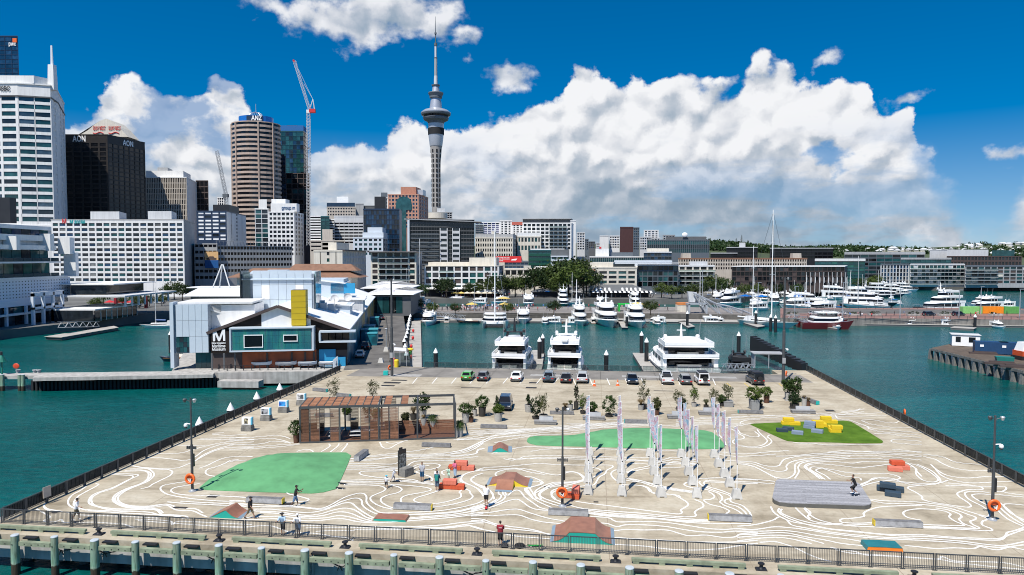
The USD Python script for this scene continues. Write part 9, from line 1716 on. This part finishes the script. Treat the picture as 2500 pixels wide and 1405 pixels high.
for px,py,L_,lab in [(2428,866,6.0,'dark blue container on the timber jetty'),(2470,868,3.0,'shorter blue container behind the first on the timber jetty')]:
 g = G(px,py); t = thing('shipping_container',lab,'container',(g[0],g[1]+1.2,0),-.42); cm = mat('container_blue',(.01,.05,.13),.55); part(t,'box',MB().box(0,0,.1,L_,2.4,2.5),cm); m = MB()
 for i in range(int(L_/.4)-1): m.box(-L_/2+.4+i*.4,-1.22,.2,.16,.06,2.3)
 part(t,'corrugation',m,cm); part(t,'white_label',MB().box(-L_*.3,-1.27,1.5,.7,.03,.5),WHITE)
g = G(2452,884); t = thing('skip_bin','teal open skip on the timber jetty in front of the containers','skip',(g[0],g[1],0),-.4); part(t,'box',MB().taper(0,0,0,2.6,1.5,1.0,1.15),mat('skip_teal',(.01,.16,.14),.6))
g = G(2508,880); t = thing('crawler_crane','red and white crawler crane with a lattice boom cut by the right edge','crane',(g[0]+1,g[1]+1,0)); part(t,'body',MB().box(0,0,.8,4.5,2.8,1.0),mat('crane_red',(.55,.08,.02),.5)); part(t,'cab',MB().taper(-.3,0,1.8,3.6,2.4,1.7,.75),WHITE); part(t,'cab_window',MB().box(-1,-1.12,2.2,1.6,.1,.9),GL_T); part(t,'track',MB().box(0,0,0,5,3,.8),BLACK); part(t,'boom',lattice(MB(),(.6,0,2),(3.0,0,14),.9,12,.07),CRW)
for i,(px,py) in enumerate([(2400,865),(2480,898),(2440,890)]): g = G(px,py); single('timber_stack',MB().box(0,0,0,5,.9,.35).box(.4,.3,.35,4,.5,.25).move((g[0],g[1],0),-.4),BROWNW,['stack of brown timbers before the site cabin','stack of brown timbers at the near right of the jetty','stack of brown timbers before the teal skip'][i],'timber stack')
# the brick quay at the right: asphalt lane, rails, low walls
qa,qb = G(1915,766),G(2620,767); qc,qd = G(2600,757),G(1915,755); single('quay_lane',MB().add([[*q[:2],.004] for q in (qa,qb,qc,qd)],[[0,1,2],[0,2,3]]),ASPHD,'dark asphalt lane along the back of the brick quay','lane',kind='structure')
for y0,y1,lab in ((776.5,782,'thin dark railing along the front of the brick quay'),(754.5,757,'thin dark railing along the back of the brick quay')):
 a,b = G(1912,y0),G(2600,y1); t = thing('quay_railing',lab,'railing'); part(t,'rail',MB().bar(a+[0,.5,1.0],b+[0,.5,1.0],.1,.1).bar(a+[0,.5,.55],b+[0,.5,.55],.06,.06),STEEL)
 for i in range(34): q = a+(b-a)*i/33; part(t,'post',MB().box(q[0],q[1]+.5,0,.1,.1,1.0),STEEL)
for i,px in enumerate((1935,2085,2135,2230,2305,2430)):
 g = G(px,771); t = thing('quay_planter',f'{nth(i)} low grey planter with shrubs from the left on the brick quay','planter',(g[0],g[1],0)); part(t,'box',MB().box(0,0,0,4.5,1.2,.6),CONC); r_ = np.random.default_rng(i); part(t,'foliage',leaves(clumps(r_,14,1.0,.5,8,.12,.9)*[2.0,.5,1],.32,r_,2),LF['tree'])
for i,(px,py) in enumerate([(1090,789),(1330,790),(1370,790),(1385,792),(1450,791),(1600,792),(1625,790),(1715,790),(1760,791),(1975,795),(2245,796),(2290,797),(2345,797),(2420,799)]): g = wq(px,py); copy(yb,(g[0],g[1],WATER),(0,math.pi,1.6,-1.6)[i % 4],f'{nth(i)} small boat from the left along the quay pontoons',scale=.5+.05*(i % 4))
for i,(px,yt) in enumerate([(1745,668),(1785,690),(1832,675),(1962,684),(1990,672),(2032,690),(2062,676),(2090,690),(2128,670),(2180,684)]): g = wq(px,733); sail(f'{nth(i)} masted yacht from the left in the back row of the marina',(g[0],g[1]),(.5,2.4,-.7,1.7)[i % 4],10,2.8,(733-yt)*g[1]/FPX)
